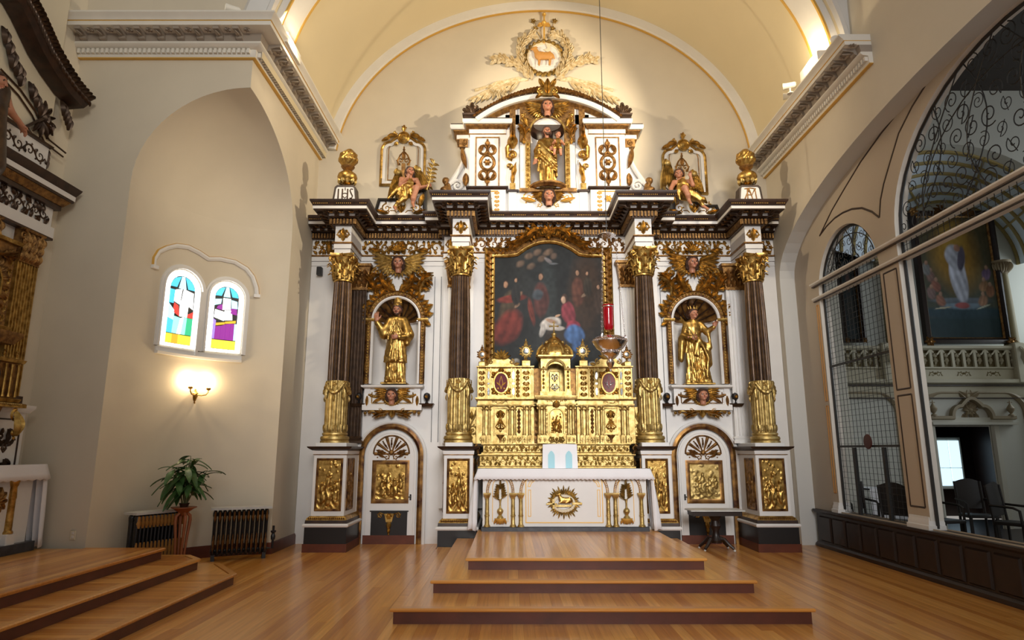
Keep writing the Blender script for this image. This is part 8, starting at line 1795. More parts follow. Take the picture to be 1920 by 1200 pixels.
# ================= main altar table, cloth, card, lamp =================
XT = lambda px: (px-960)*.00794; YT = 9.98; zt_ = lambda py: zz(py, YT)
ta = thing('altar_table', 'white and gilt altar table with gold colonettes and a sunburst medallion', 'altar', (.79, 10.15, .39))
xl, xr = XT(905), XT(1213)
b = MB(); b.box(xl, xr, YT, 10.26, .44, 1.24); b.build('body', 'white', ta)
b = MB(); b.bbox(xl-.02, xr+.02, YT-.05, 10.27, .39, .455, .008); b.build('slate_base', 'slate', ta)
b = MB(); b.bbox(xl-.06, xr+.06, YT-.05, 10.27, 1.235, 1.28, .01); b.build('table_top', 'white', ta)
ft = front(YT); zc_, zb_ = zt_(924), .455
for px in (913.5, 962, 976.5, 1140, 1153.5, 1202):
    x = XT(px); b = MB(); r = .03; h = zc_-zb_
    b.lathe([(.05, 0), (.05, .015), (.036, .03), (.032, .05), (.030, h*.30), (.037, h*.31), (.037, h*.345), (.031, h*.36), (.027, h*.80), (.033, h*.81), (.028, h*.83)], (x, YT-.035, zb_), 14)
    b.loft([[(x-q, YT-.035-q, z), (x+q, YT-.035-q, z), (x+q, YT, z), (x-q, YT, z)] for z, q in ((zb_+h*.83, .026), (zb_+h*.90, .038), (zb_+h*.96, .055), (zb_+h, .055))], False, True); b.build('colonette', 'goldb', ta)
for a_, c_, rs in ((913.5, 962, 1), (976.5, 1140, 0), (1153.5, 1202, 1)):
    x0, x1 = XT(a_), XT(c_); b = MB(); zt2 = 1.215
    if rs: pth = [(x0+(x1-x0)*(1-math.cos(PI*i/16))/2, YT, zc_+(zt2-zc_)*math.sin(PI*i/16)) for i in range(17)]
    else: r = .21; pth = [(x0+r*(1-math.cos(PI/2*i/8)), YT, zc_+(zt2-zc_)*math.sin(PI/2*i/8)) for i in range(9)]+[(x1-r+r*math.sin(PI/2*i/8), YT, zc_+(zt2-zc_)*math.cos(PI/2*i/8)) for i in range(9)]
    b.sweep(pth, [(-.022, 0), (-.02, .018), (.02, .018), (.022, 0)], (0, -1, 0)); b.build('arch_band', 'goldd', ta); n_ = int(len(pth)*1.5); b = MB()
    for i in range(len(pth)-1):
        for q in (.25, .75): p = Vector(pth[i]).lerp(Vector(pth[i+1]), q); b.ball(front(YT-.018), p.x, p.z, .011, n=5)
    tag(b.build('arch_beads', 'white', ta), kind='stuff')
x0, x1 = XT(986), XT(1130); b = MB(); za, zb2, r = .51, 1.17, .09
pth = [(x0, YT, za), (x0, YT, zb2-r)]+[(x0+r*(1-math.cos(PI/2*i/6)), YT, zb2-r+r*math.sin(PI/2*i/6)) for i in range(1, 7)]+[(x1-r+r*math.sin(PI/2*i/6), YT, zb2-r+r*math.cos(PI/2*i/6)) for i in range(7)]+[(x1, YT, za)]
b.sweep(pth, [(-.007, 0), (-.005, .012), (.005, .012), (.007, 0)], (0, -1, 0), closed=True); b.build('panel_line', 'goldp', ta)
for sg in (-1, 1):
    cx = (x0+x1)/2+sg*((x1-x0)/2-.055)
    for q in ([(cx-.018, .60), (cx-.018, .98), (cx+.018, .98), (cx+.018, .60)], [(cx-.03*sg+.02*sg, 1.03), (cx+.02*sg, 1.03), (cx-.0*sg, 1.09), (cx-.07*sg, 1.135), (cx-.075*sg, 1.11), (cx-.03*sg, 1.08)]): b = MB(); b.sweep([(u, YT, v) for u, v in q], [(-.005, 0), (-.004, .01), (.004, .01), (.005, 0)], (0, -1, 0), closed=True); b.build('corner_line', 'goldp', ta)
# medallion
cx, cz = XT(1057), zt_(942); b = MB(); R = random.Random(2)
for i in range(40):
    a = 2*PI*i/40; L_ = (.10 if i % 2 else .14)+.02*R.random(); r0x, r0z = .13, .10; u, v = cx+r0x*math.cos(a), cz+r0z*math.sin(a); b.leaf(ft, u, v, a, L_*(1 if abs(math.cos(a)) < .8 else .8), .013, lift=.05, base=.012, lob=.3, n=4)
b.build('rays', 'goldb', ta)
b = MB(); b.sweep([(cx+.15*math.cos(2*PI*i/24), YT, cz-.015+.105*math.sin(2*PI*i/24)) for i in range(24)], [(-.02, 0), (-.015, .03), (.02, .03), (.03, 0)], (0, -1, 0), closed=True)
for i in range(12): b.ball(front(YT-.02), cx+.15*math.cos(PI+PI*i/11), cz-.02+.105*math.sin(PI+PI*i/11), .025)
b.build('cloud_ring', 'cream', ta)
b = MB(); b.box(cx-.13, cx+.11, YT-.05, YT-.01, cz-.06, cz-.03); b.box(cx-.26, cx-.10, YT-.045, YT-.02, cz-.03, cz-.01); b.box(cx+.12, cx+.27, YT-.045, YT-.02, cz-.03, cz-.0); b.box(cx-.17, cx-.14, YT-.045, YT-.02, cz-.09, cz+.05); b.build('cross_and_book', 'goldb', ta)
lamb(ta, (cx+.02, YT-.06, cz+.035), .22, 1, 'gold', .5, True)
for px in (938, 1174):
    x = XT(px); b = MB(); zf = .49
    b.lathe([(.001, 0), (.03, .01), (.07, .05), (.085, .075), (.085, .085), (.03, .09)], (x, YT-.03, zf), 16, a0=PI, a1=2*PI); 
    for i in range(5): b.leaf(ft, x+(i-2)*.03, zf+.07, -PI/2+(i-2)*.25, .07, .02, lift=.5, base=.03)
    b.build('corbel', 'goldp', ta); b = MB(); b.lathe([(.05, .09), (.045, .105), (.022, .13), (.03, .15), (.045, .17), (.048, .19), (.04, .215), (.015, .235), (.012, .30), (.022, .36)], (x, YT-.035, zf), 14); b.build('vase', 'goldb', ta)
    b = MB()
    for i in range(12): s_ = i/12; b.leaf(ft, x+(.018 if i % 2 else -.018), zf+.34+.21*s_, PI/2+(-.5 if i % 2 else .5)*(1-s_*.6), .12-.05*s_, .018, curl=(-.9 if i % 2 else .9), lift=.3, base=.02, lob=.5, n=4)
    b.leaf(ft, x, zf+.5, PI/2, .16, .02, base=.03); b.build('flame_spray', 'goldb', ta)
    for rr, m in ((.115, 'goldp'),):
        b = MB(); b.sweep([(x-rr, YT, .52), (x-rr, YT, 1.02)]+[(x-rr*math.cos(PI*i/12), YT, 1.02+rr*1.2*math.sin(PI*i/12)) for i in range(1, 12)]+[(x+rr, YT, 1.02), (x+rr, YT, .52)], [(-.005, 0), (-.003, .008), (.003, .008), (.005, 0)], (0, -1, 0)); b.build('niche_line', m, ta)
# cloth
def altarcloth(name, label, x0, x1, y0, y1, zt, drop, zbot, nz=44, fr=None):
    b = MB(); g = fr or Fr((0, 0, 0), (1, 0, 0), (0, 0, 1), (0, -1, 0)); F_ = lambda x, y, z: tuple(g(x, z, -y))
    nx = nz; b.add([F_(x0, y0, zt), F_(x1, y0, zt), F_(x1, y1, zt), F_(x0, y1, zt)], [(0, 1, 2, 3)])
    rows = []
    for k in range(4):
        s_ = k/3; rows.append([F_(x0-.07*s_+(x1-x0+.14*s_)*i/(2*nx), y0-.012-.02*s_-.006*math.sin(i*.7)*s_, zt-drop*s_-((.018 if i % 2 else 0) if k == 3 else 0)) for i in range(2*nx+1)])
    rows.insert(0, [F_(x0+(x1-x0)*i/(2*nx), y0, zt) for i in range(2*nx+1)]); b.loft(rows, closed=False)
    for sg, xe in ((-1, x0), (1, x1)):
        n = 26; rows = []
        for k in range(9):
            s_ = k/8; z = zt-(zt-zbot)*s_; rows.append([F_(xe+sg*(.012+.13*s_**.5*(.5+.5*math.cos(i/n*15+1.0+s_*.8))*(1-.0*i/n)+.02*s_), y0-.02*s_+(y1-y0)*i/n*(1-.12*s_), z-.012*math.sin(i*.9)*(k == 8)) for i in range(n+1)])
        b.loft(rows, closed=False)
    o = b.build(name, 'cloth', smooth=50); tag(o, label, 'cloth'); md = o.modifiers.new('thick', 'SOLIDIFY'); md.thickness = .004; return o
altarcloth('altar_cloth', 'white cloth with zigzag edge draped over the main altar table', XT(897), XT(1219), YT-.065, 10.27, 1.288, .145, .41)
# white card
xa, xb = xx(1018, 850, 10.12), xx(1082, 850, 10.12); ct = thing('altar_card', 'white folded card with two pale blue arched windows, standing on the altar cloth', 'card', ((xa+xb)/2, 10.12, 1.29)); xm = (xa+xb)/2; zh = 1.66
b = MB(); b.add([(xa-.01, 10.13, 1.29), (xm, 10.09, 1.29), (xb+.01, 10.13, 1.29), (xb, 10.14, zh-.01), (xm, 10.10, zh), (xa, 10.14, zh-.01), (xa-.01, 10.15, 1.29), (xm, 10.11, 1.29), (xb+.01, 10.15, 1.29), (xb, 10.16, zh-.01), (xm, 10.12, zh), (xa, 10.16, zh-.01)], [(0, 1, 4, 5), (1, 2, 3, 4), (6, 11, 10, 7), (7, 10, 9, 8), (5, 4, 10, 11), (4, 3, 9, 10), (0, 5, 11, 6), (2, 8, 9, 3), (0, 6, 7, 1), (1, 7, 8, 2)]); b.build('card', 'cloth', ct, smooth=0)
M['paleblue'] = mat('pale_blue_paper', (.38, .66, .76), .7)
for sg in (-1, 1):
    u = Vector((xm, 10.087, 0)); U = Vector((sg*(xb-xm), .04, 0)).normalized(); f = Fr(u, U, (0, 0, 1), U.cross(Vector((0, 0, 1)))*sg); c_ = .135; b = MB(); b.poly([(c_-.05, 1.295), (c_+.05, 1.295), (c_+.05, 1.49), (c_+.03, 1.53), (c_, 1.555), (c_-.03, 1.53), (c_-.05, 1.49)], f, .0, .006); b.build('blue_arch', 'paleblue', ct, smooth=0)
# sanctuary lamp
LX, LY = 1.41, 9.2; zl = lambda py: zz(py, LY); la = thing('sanctuary_lamp', 'hanging silver sanctuary lamp with ruby glass on long chains before the altarpiece', 'lamp', (LX, LY, zl(684)))
b = MB(); b.tube([(LX, LY, zl(440)), (LX, LY, 10.45)], .006, 5); b.build('cord', 'iron', la)
b = MB(); b.lathe([(.001, .06), (.03, .05), (.10, .02), (.138, .0), (.14, -.008), (.10, -.012), (.001, -.004)], (LX, LY, zl(441)), 28); b.build('canopy', 'silver', la)
zb_, zr_ = zl(684), zl(628); Hb = zr_-zb_
b = MB(); b.lathe([(.001, -.10), (.018, -.09), (.012, -.06), (.03, -.04), (.05, 0), (.06, .03), (.05, .06), (.035, .08), (.05, .10), (.10, .125), (.125, .15), (.13, .175), (.12, .19), (.14, .20), (.19, .235), (.235, .30), (.248, .335), (.235, .35), (.245, .365), (.225, .38), (.17, .40), (.16, .41), (.001, .41)], (LX, LY, zb_), 40)
b.build('bowl', 'silver', la); b = MB()
for zq, rq, nq in ((.345, .248, 44), (.185, .132, 26), (.39, .20, 36)):
    for i in range(nq): a = 2*PI*i/nq; b.sphere((LX+rq*math.cos(a), LY+rq*math.sin(a), zb_+zq), .009, 5, 4)
tag(b.build('beading', 'silver', la), kind='stuff')
for k in range(3):
    a = PI*.5+2*PI*k/3+.35; p0 = Vector((LX+.12*math.cos(a), LY+.12*math.sin(a), zl(441))); p1 = Vector((LX+.22*math.cos(a), LY+.22*math.sin(a), zb_+.38)); b = MB(); n = 46
    for i in range(n):
        c_ = p0.lerp(p1, (i+.5)/n); h = (p1-p0).length/n*.62; d = Vector((1, 0, 0)) if i % 2 else Vector((0, 1, 0)); b.tube([c_+d*.008*math.cos(q)+Vector((0, 0, h*math.sin(q))) for q in (0, PI/3, 2*PI/3, PI, 4*PI/3, 5*PI/3)], .002, 4, closed=True)
    tag(b.build('chain', 'silver', la), kind='stuff'); b = MB(); b.leaf(Fr(p1, (math.cos(a), math.sin(a), 0), (0, 0, 1), (-math.sin(a), math.cos(a), 0)), 0, -.02, PI/2, .07, .02); b.build('chain_lug', 'silver', la)
b = MB(); zg = zl(618); b.lathe([(.001, 0), (.045, .005), (.065, .03), (.072, .08), (.075, .30), (.078, .36), (.085, .375), (.078, .38), (.07, .36), (.066, .10), (.05, .03), (.001, .02)], (LX-.01, LY, zg-.01), 28); b.build('ruby_glass', 'red', la)
b = MB(); b.lathe([(.079, .33), (.083, .335), (.083, .345), (.079, .35)], (LX-.01, LY, zg), 28); b.build('glass_rim', 'silver', la)
# side table by the right door
tx0, tx1 = 2.82, 3.68; t = thing('side_table', 'small dark side table with grey marble top in front of the right arched door', 'table', (3.25, 10.78, 0))
b = MB(); b.bbox(tx0, tx1, 10.58, 10.98, .612, .635, .008); b.build('marble_top', 'marble', t)
b = MB(); b.box(tx0+.04, tx1-.04, 10.62, 10.94, .54, .612); b.build('apron', 'dwood', t)
b = MB(); b.lathe([(.09, .12), (.10, .16), (.06, .22), (.05, .30), (.085, .38), (.06, .46), (.11, .54)], (3.25, 10.78, 0), 16); b.build('turned_column', 'dwood', t)
for k in range(4): a = PI/4+PI/2*k; b = MB(); b.tube([(3.25+r*math.cos(a), 10.78+r*.7*math.sin(a), z) for r, z in ((.05, .17), (.15, .18), (.24, .10), (.32, .045))], [.035, .03, .025, .022], 7); b.build('leg', 'dwood', t); b = MB(); b.sphere((3.25+.33*math.cos(a), 10.78+.33*.7*math.sin(a), .020), .02, 8, 6); b.build('caster', 'marble', t)
# loudspeaker
x, z = W(601, 510, YR-.02); t = thing('wall_speaker', 'small black box loudspeaker high on the white panel left of the columns', 'speaker', (x, YR-.02, z-.07)); b = MB(); b.bbox(x-.045, x+.045, YR-.13, YR-.02, z-.075, z+.075, .008); b.build('cabinet', 'iron', t); b = MB(); b.box(x-.015, x+.015, YR-.02, YR+.02, z-.02, z+.02); b.build('bracket', 'iron', t)
# ================= left side altar (facing the sanctuary from the left wall) =================
def FL(X): return Fr((X, 0, 0), (0, 1, 0), (0, 0, 1), (1, 0, 0))     # u = y, v = z
def Lp(px, py, X): return WX(px, py, X)
Y1_ = 8.0
sa = thing('side_altarpiece', 'dark carved and gilt side altarpiece cut by the left edge of the photo', 'altarpiece', (-6.1, 6.4, .39))
XA = -6.12; Y0_ = 4.7
b = MB(); b.box(XW+.005, XA, Y0_, Y1_-.12, .39, 4.3); b.build('backing_panel', 'white', sa)
zA = lambda px, py, X: Lp(px, py, X)[1]
def lsw(nm, m, prof, X=XA, y1=Y1_, par=sa): b = MB(); b.sweep([(X, Y0_, 0), (X, y1, 0), (XW, y1, 0)], prof); return b.build(nm, m, par)
zc0 = zA(95, 452, -6.05)     # underside of the entablature
lsw('architrave_underside', 'dbrown', rect(zc0, zc0+.03, .10)); lsw('architrave', 'white', rect(zc0+.03, zc0+.17, .10)); lsw('frieze', 'white', rect(zc0+.17, zc0+.42, .07)); lsw('frieze_moulding', 'dbrown', rect(zc0+.42, zc0+.48, .13))
lsw('bed_moulding', 'goldd', [(-.02, zc0+.48), (.14, zc0+.48), (.20, zc0+.56), (-.02, zc0+.56)]); lsw('soffit_band', 'dbrown', rect(zc0+.56, zc0+.59, .22)); lsw('corona', 'white', rect(zc0+.59, zc0+.655, .23)); lsw('crown_moulding', 'dbrown', [(-.02, zc0+.655), (.23, zc0+.655), (.27, zc0+.73), (.28, zc0+.76), (-.02, zc0+.76)])
b = MB(); b.frieze(FL(XA+.075), Y0_+.1, Y1_-.02, zc0+.18, zc0+.41, 22, sym=False)
for i in range(80): b.leaf(FL(XA+.075), Y0_+.1+(Y1_-Y0_-.15)*(i+.5)/80, zc0+(.17 if i % 2 else .42), (1 if i % 2 else -1)*PI/2+.6*math.sin(i*1.9), .12, .03, curl=math.sin(i), lift=.2, lob=1, n=4)
tag(b.build('frieze_ornament', 'bronze', sa), kind='stuff')
# pilasters: fluted gilt shafts with capitals, white pedestals with dark scrolls
for yc in (7.75, 7.05, 5.6):
    z0, z1 = zA(50, 760, -6.0), zc0; hw = .17; XP = XA+.10; f = FL(XP); ring = [(XA-.01, yc-hw), (XP, yc-hw)]
    for i in range(7):
        u0 = yc-hw+.01+(2*hw-.02)*i/7; u1 = yc-hw+.01+(2*hw-.02)*(i+1)/7
        for q, dd in ((.12, 0), (.25, .018), (.5, .024), (.75, .018), (.88, 0)): ring.append((XP-dd, u0+(u1-u0)*q))
    ring += [(XP, yc+hw), (XA-.01, yc+hw)]; b = MB(); b.loft([[(x, y, z) for x, y in ring] for z in (z0+.1, z1-.42)], True, True); b.build('fluted_pilaster', 'gold', sa, smooth=20)
    b = MB(); b.box(XA, XP+.01, yc-hw, yc+hw, z1-.42, z1)
    for z_, L, nL, off in ((z1-.42, .16, 4, 0), (z1-.34, .2, 3, 0), (z1-.24, .2, 4, 0)):
        for i in range(nL): b.leaf(f, yc-hw+2*hw*(i+.5)/nL, z_, PI/2, L, .05, lift=.3)
    for sg in (-1, 1): b.spiral(FL(XP+.03), (yc+sg*hw, z1-.09), .07, PI/2, 1.3, sg, .018)
    b.sweep([(XP, yc-hw-.02, 0), (XP, yc+hw+.02, 0)], [(-.02, z1-.03), (.03, z1-.03), (.04, z1), (-.02, z1)]); b.build('capital', 'goldd', sa)
    zp0 = .62; b = MB(); b.box(XW+.01, XA+.14, yc-.27, yc+.27, zp0, z0-.10); b.build('pedestal_die', 'white', sa)
    b = MB(); b.sweep([(XA+.14, yc-.27, 0), (XA+.14, yc+.27, 0), (XW, yc+.27, 0)], [(-.02, z0-.10), (.03, z0-.10), (.07, z0-.04), (.07, z0-.01), (-.02, z0)]); b.build('pedestal_cap', 'white', sa)
    b = MB(); b.box(XW+.01, XA+.13, yc-hw-.03, yc+hw+.03, z0-.01, z0+.10); b.build('pilaster_base', 'bronze', sa)
    b = MB(); b.sweep([(XA+.14, yc-.27, 0), (XA+.14, yc+.27, 0), (XW, yc+.27, 0)], [(-.02, .62), (.03, .62), (.03, .70), (-.02, .72)]); b.build('pedestal_foot', 'white', sa)
    b = MB(); fq = FL(XA+.14); za, zb4 = .80, z0-.18; b.sweep([(XA+.14, yc-.2, za), (XA+.14, yc-.2, zb4), (XA+.14, yc+.2, zb4), (XA+.14, yc+.2, za)], [(-.008, 0), (-.006, .012), (.008, .012), (.01, 0)], (1, 0, 0), closed=True); b.build('panel_line', 'dbrown', sa)
    b = MB(); b.candel(fq, yc, za+.04, zb4-.04, .15, n=3); b.build('panel_scrolls', 'bronze', sa)
b = MB(); b.box(XW+.01, XA+.20, Y0_, Y1_, .39, .55); b.build('marble_plinth', 'slate', sa); b = MB(); b.box(XW+.01, XA+.17, Y0_, Y1_, .55, .62); b.build('plinth_lip', 'white', sa)
# gilt reliquary cabinets and shelf
for k, (ya, yb5, za, zb6, xd) in enumerate(((6.8, 7.45, 2.95, 4.02, .16), (6.4, 7.66, 2.12, 2.62, .24))):
    X_ = XA+xd; f = FL(X_); t = thing('gilt_cabinet', ('tall gilt reliquary cabinet with dark oval window on the left side altarpiece', 'low gilt shrine with small arched windows on a beaded shelf of the left side altarpiece')[k], 'cabinet', (XA, (ya+yb5)/2, za))
    b = MB(); b.box(XA, X_, ya, yb5, za, zb6); b.build('body', 'goldd', t)
    for zq in (za, zb6-.04): b = MB(); b.sweep([(XA, ya, 0), (X_, ya, 0), (X_, yb5, 0), (XA, yb5, 0)], [(-.02, zq-.02), (.04, zq-.01), (.055, zq+.03), (-.02, zq+.05)]); b.build('moulding', 'gold', t)
    if k == 0:
        yc, zc5 = 7.16, (za+zb6)/2-.05; b = MB(); b.sweep([(X_, yc+.13*math.cos(2*PI*j/8+PI/8), zc5+.22*math.sin(2*PI*j/8+PI/8)) for j in range(8)], [(-.012, 0), (-.01, .03), (.015, .03), (.03, 0)], (1, 0, 0), closed=True); b.build('window_frame', 'gold', t)
        b = MB(); b.poly([(yc+.12*math.cos(2*PI*j/8+PI/8), zc5+.21*math.sin(2*PI*j/8+PI/8)) for j in range(8)], f, 0, .008); b.build('glass', 'black', t); b = MB()
        for j in range(16): a = 2*PI*j/16; b.leaf(f, yc+.15*math.cos(a), zc5+.24*math.sin(a), a, .11, .03, lift=.3, lob=1)
        for sg in (-1, 1): b.acanthus(FL(X_+.01), 7.16+sg*.03, zb6-.22, (0 if sg > 0 else PI), .26, sg*.5)
        b.build('carving', 'goldd', t); b = MB(); b.candel(FL(X_), 6.87, za+.08, zb6-.1, .06, n=6); b.build('side_carving', 'gold', t); b = MB(); b.candel(FL(X_), 7.40, za+.08, zb6-.1, .04, n=8); b.build('side_carving', 'gold', t)
        b = MB(); b.sweep([(XA, ya-.1, 0), (X_+.02, ya-.1, 0), (X_+.02, yb5+.12, 0), (XA, yb5+.12, 0)], [(-.1, za-.16), (.02, za-.16), (.08, za-.06), (.08, za-.02), (-.1, za)]); b.rosette(FL(X_+.03), 7.2, za-.12, .06); b.build('bracket_shelf', 'goldd', t)
    else:
        for yc in (6.88, 7.30): b = MB(); b.poly([(yc-.10, za+.08), (yc+.10, za+.08), (yc+.10, za+.30)]+[(yc+.10*math.cos(PI*i/8), za+.30+.09*math.sin(PI*i/8)) for i in range(1, 8)]+[(yc-.10, za+.30)], f, 0, .008); b.build('glass', 'black', t)
        for yc in (6.73, 7.03, 7.14, 7.45, 7.54, 7.64): b = MB(); b.lathe([(.02, 0), (.014, .03), (.012, .34), (.02, .38)], (X_+.02, yc, za+.05), 10); b.build('colonette', 'gold', t)
        for yc in (6.75, 7.08, 7.44, 7.63): b = MB(); b.lathe([(.02, 0), (.012, .02), (.022, .05), (.008, .07), (.015, .085), (.001, .10)], (X_-.02, yc, zb6), 10); b.build('finial', 'gold', t)
        b = MB(); b.bbox(XA, X_+.10, ya-.1, yb5+.10, za-.07, za-.02, .01); b.build('shelf', 'gold', t); b = MB()
        for i in range(44): b.ball(FL(X_+.105), ya+.0+(yb5-ya)*(i+.5)/44, za-.035, .013, n=5)
        tag(b.build('beading', 'goldb', t), kind='stuff'); b = MB(); fz = FL(X_+.08)
        for sg in (0, 1): u = 7.62-.7*sg; b.spiral(fz, (u, za-.16), .07, PI/2, 1.3, 1, .022); b.leaf(fz, u, za-.1, -PI/2, .3, .06, lift=.3); b.ball(fz, u, za-.36, .035); b.ball(fz, u+.02, za-.42, .022)
        b.acanthus(fz, 7.05, za-.1, -PI/2, .34, 1); b.build('pendant_carving', 'gold', t); b = MB(); b.loft([[(XA+q, 7.25-w_, z), (XA+q, 7.25+w_, z), (XA-.02, 7.25+w_, z), (XA-.02, 7.25-w_, z)] for z, q, w_ in ((za-.07, .26, .24), (za-.22, .22, .22), (za-.40, .16, .16), (za-.55, .12, .1))], True, True); b.build('bracket', 'goldd', t)
# upper stage: panel, lines, foliage drops, arched dark pediment
ztop = zc0+.76
zR = ztop+.02; b = MB(); b.box(XW+.005, XA+.02, Y0_, Y1_-.12, zR, zR+2.9); b.build('upper_panel', 'cream', sa)
b = MB(); b.box(XW+.005, XA+.16, Y0_, 7.72, zR, zR+.34); b.build('upper_plinth', 'white', sa); b = MB(); b.frieze(FL(XA+.16), Y0_+.1, 7.68, zR+.06, zR+.28, 16, sym=False); b.build('plinth_ornament', 'bronze', sa)
b = MB(); b.sweep([(XA+.16, Y0_, 0), (XA+.16, 7.72, 0), (XW, 7.72, 0)], [(-.02, zR+.33), (.03, zR+.34), (.04, zR+.37), (-.02, zR+.39)]); b.build('plinth_cap', 'bronze', sa)
XU = XA+.035; fU = FL(XU)
for pts in (((0, 128), (38, 168), (66, 208), (82, 245), (92, 262), (123, 287)), ((0, 142), (34, 178), (60, 216), (76, 252), (84, 268), (118, 294))):
    q = [Lp(a, c, XU) for a, c in pts]; b = MB(); b.stroke(fU, q, .014, .014, .8); b.build('panel_line', 'bronze', sa)
arcp = [Lp(a, c, XU) for a, c in ((-20, -40), (12, -8), (32, 28), (48, 62), (62, 92), (84, 128), (108, 162), (134, 190))]
q2 = []
for i in range(len(arcp)-1):
    for k in range(4): q2.append((arcp[i][0]+(arcp[i+1][0]-arcp[i][0])*k/4, arcp[i][1]+(arcp[i+1][1]-arcp[i][1])*k/4))
q2.append(arcp[-1]); b = MB(); b.sweep([(XU, u, v) for u, v in q2], [(-.02, 0), (-.02, .22), (.05, .26), (.12, .20), (.14, 0)], (1, 0, 0)); b.build('arched_pediment', 'dbrown', sa)
b = MB()
for i, (u, v) in enumerate(q2[:-1]): ua, va = q2[i+1]; b.leaf(FL(XU+.24), u, v, math.atan2(va-v, ua-u)+.9, .16, .045, curl=-.6, lift=.4, lob=1); b.leaf(FL(XU+.24), u, v, math.atan2(va-v, ua-u)-.6, .12, .03, lift=.3, lob=1)
tag(b.build('pediment_carving', 'bronze', sa), kind='stuff')
for k, (px, py, n, dx_, dy_) in enumerate(((8, 60, 5, 7, 20), (58, 163, 5, 8, 17), (117, 197, 4, 3, 9), (48, 245, 4, 1, 9), (82, 280, 3, -1, 9), (20, 105, 3, 8, 12))):
    b = MB()
    for i in range(n): u, v = Lp(px+dx_*i, py+dy_*i, XU); b.leaf(fU, u-.05, v+.05, -PI/2+.5, .22, .06, curl=-.5, lift=.3); b.leaf(fU, u+.05, v+.05, -PI/2-.5, .2, .05, curl=.5, lift=.3); b.rosette(fU, u, v, .06, 5)
    b.build('foliage_drop', 'bronze', sa)
b = MB(); u, v = Lp(72, 222, XU)
for i in range(9): a = -2.0+i*.5; b.leaf(FL(XU+.02), u, v, a, .26, .03, lift=.2, lob=.5, n=5)
b.tube([(XU+.05, Lp(40, 238, XU)[0], Lp(40, 238, XU)[1]), (XU+.06, u, v)], .02, 6); b.build('palm_tuft', 'bronze', sa)
# praying hand and arm of a figure cut by the frame edge
fgo = Vector((XU+.28, *Lp(8, 195, XU+.28))); t = thing('side_altar_figure', 'dark robed carved figure at the left edge above the side altarpiece, arm stretched down', 'statue', (fgo.x, fgo.y, zR+.36))
P_ = lambda px, py, dx_=0: (XU+.28+dx_, *Lp(px, py, XU+.28+dx_)); c0_ = Vector(P_(-14, 205)); A = Sculpt(c0_-Vector((.32, .5, .95)), c0_+Vector((.4, .9, .75)), .016)
A.cap(c0_-Vector((0, 0, .62)), c0_, .20, .13, 0, .05)
A.cap(c0_, P_(2, 170), .12, .09, 0, .05); A.chain([P_(4, 172), P_(16, 205, .04), P_(38, 232, .05)], [.07, .05, .03], 1, .02); A.head(Vector(P_(-6, 152)), .11, PI/2+.3, .2, style='long'); A.hand(P_(38, 232, .05), (0, .7, -.6), (1, 0, .2), .17, 1, .4)
b = MB(); A.mesh(b); b.build('figure', ['bronze', 'skin', 'hair', 'eyedark', 'lips'], t)
# side altar table with cloth
st = thing('side_altar_table', 'gilt side altar table with fat colonette under a white cloth at the left edge', 'altar', (-5.95, 6.3, .39)); XQ = -5.74; yE = 8.12
b = MB(); b.box(XA+.20, XQ-.06, 4.4, yE-.06, .45, 1.34); b.build('body', 'white', st); b = MB(); b.box(XA+.20, XQ+.02, 4.4, yE, .39, .50); b.build('slate_base', 'slate', st); b = MB(); b.box(XA+.20, XQ+.02, 4.4, yE, 1.33, 1.385); b.build('table_top', 'white', st)
for yc in (7.75, 7.2, 5.9): b = MB(); b.bbox(XQ-.12, XQ+.0, yc-.07, yc+.07, .50, .62, .008); b.build('block', 'white', st); b = MB(); b.lathe([(.06, .62), (.06, .64), (.045, .66), (.042, 1.0), (.048, 1.02), (.04, 1.14), (.05, 1.16), (.075, 1.27), (.075, 1.33)], (XQ-.055, yc, 0), 16); b.build('colonette', 'gold', st)
b = MB(); b.rosette(FL(XQ-.05), 7.47, 1.0, .16, 10); b.build('medallion', 'goldd', st)
g = Fr((XQ+.03, 0, 0), (0, 1, 0), (0, 0, 1), (1, 0, 0))
altarcloth('altar_cloth', 'white cloth with scalloped edge draped over the left side altar table', 4.4, yE+.0, 0, XQ+.03-(XA+.21), 1.392, .17, .42, 30, Fr((XQ+.03, 0, 0), (0, 1, 0), (0, 0, 1), (1, 0, 0)))
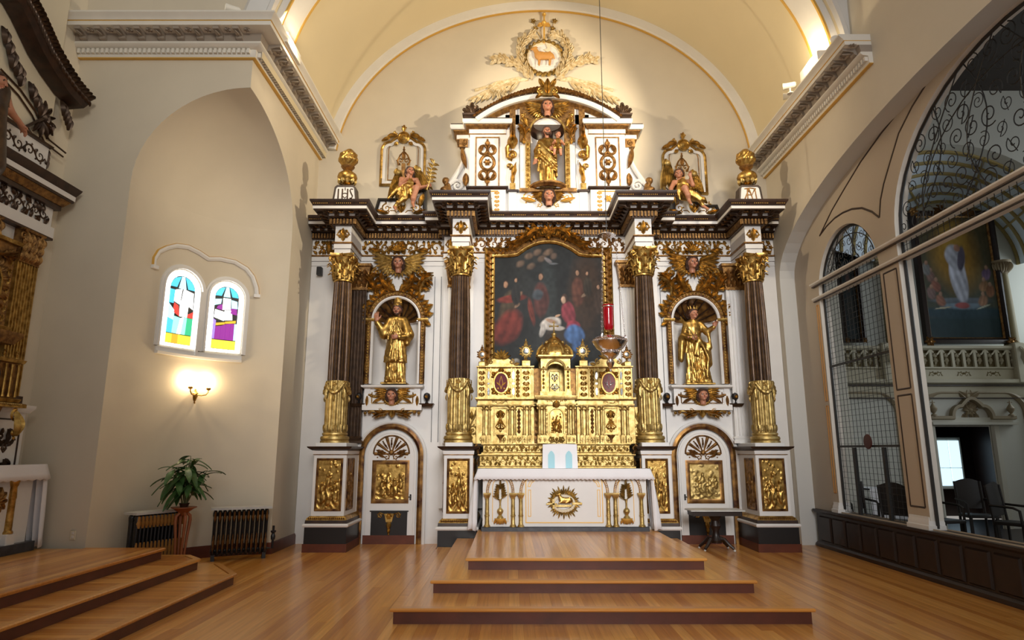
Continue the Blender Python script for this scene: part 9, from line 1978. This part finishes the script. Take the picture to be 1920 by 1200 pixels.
# ================= furniture seen in the room beyond =================
M['chairdark'] = mat('chair_dark', (.016, .012, .010), .5)
def chair(x, y, rz, label):
    t = thing('wooden_chair', label, 'chair', (0, 0, 0), 'dark chairs in the room beyond'); 
    def p(nm, f): b = MB(); f(b); b.build(nm, 'chairdark', t)
    p('seat', lambda b: b.bbox(-.23, .23, -.22, .22, .43, .48, .015))
    for sx in (-1, 1):
        p('leg', lambda b: b.box(sx*.20-.02, sx*.20+.02, -.21, -.17, 0, .43)); p('leg', lambda b: b.tube([(sx*.20, .20, 0), (sx*.20, .20, .45), (sx*.20, .26, 1.02)], .022, 6)); p('armrest', lambda b: b.tube([(sx*.23, .22, .72), (sx*.24, -.1, .70), (sx*.23, -.18, .66), (sx*.22, -.19, .46)], .02, 6))
    p('backrest', lambda b: b.grid(lambda u, v: (-.19+.38*u, .21+.05*v-.03*math.sin(PI*u), .56+.46*v+.05*math.sin(PI*u)*v), 8, 6)); t.location = (x, y, 0); t.rotation_euler = (0, 0, rz); return t
ch0 = chair(*[xx(1612, 950, 11.6), 11.6], 0, 'dark wooden armchair behind the narrow iron grille')
for px, y, rz, lab in ((1690, 10.6, 2.2, 'dark curved chair arm seen behind the cream pilaster'), (1765, 10.8, .3, 'dark chair just right of the cream pilaster beyond the screen'), (1832, 11.6, -.2, 'dark chair in front of the open dark doorway'), (1900, 10.4, .5, 'dark chair at the right edge beyond the screen')): dup(ch0, (xx(px, 950, y), y, 0), lab, rz=rz)
t = thing('white_table', 'long table under a white cloth beyond the narrow iron grille', 'table', (7.1, 12.4, 0)); b = MB(); b.bbox(6.55, 7.6, 12.2, 12.8, .84, .87, .01); b.build('top', 'dwood', t)
for x in (6.6, 7.55):
    for y in (12.24, 12.76): b = MB(); b.box(x-.025, x+.025, y-.025, y+.025, 0, .84); b.build('leg', 'dwood', t)
b = MB(); n = 60; rows = []
for k in range(4):
    s_ = k/3; rows.append([(6.53+1.09*i/n, 12.18-.03*s_-.012*math.sin(i*.9)*s_, .875-.60*s_) for i in range(n+1)])
b.loft([[(6.53+1.09*i/n, 12.82, .875) for i in range(n+1)]]+rows, closed=False); tag(b.build('table_cloth', 'cloth'), 'plain white cloth hanging over the long table beyond the narrow grille', 'cloth')
x, z = W(137, 1003, YF-.005); t = thing('wall_socket', 'small beige wall socket low on the dark wall behind the left platform', 'socket', (x, YF-.01, z-.05)); b = MB(); b.bbox(x-.035, x+.035, YF-.014, YF-.001, z-.055, z+.055, .005); b.build('plate', 'cream', t)
for q in (-.022, .022): b = MB(); b.bbox(x-.015, x+.015, YF-.018, YF-.012, z+q-.014, z+q+.014, .003); b.build('outlet', 'whitec', t)
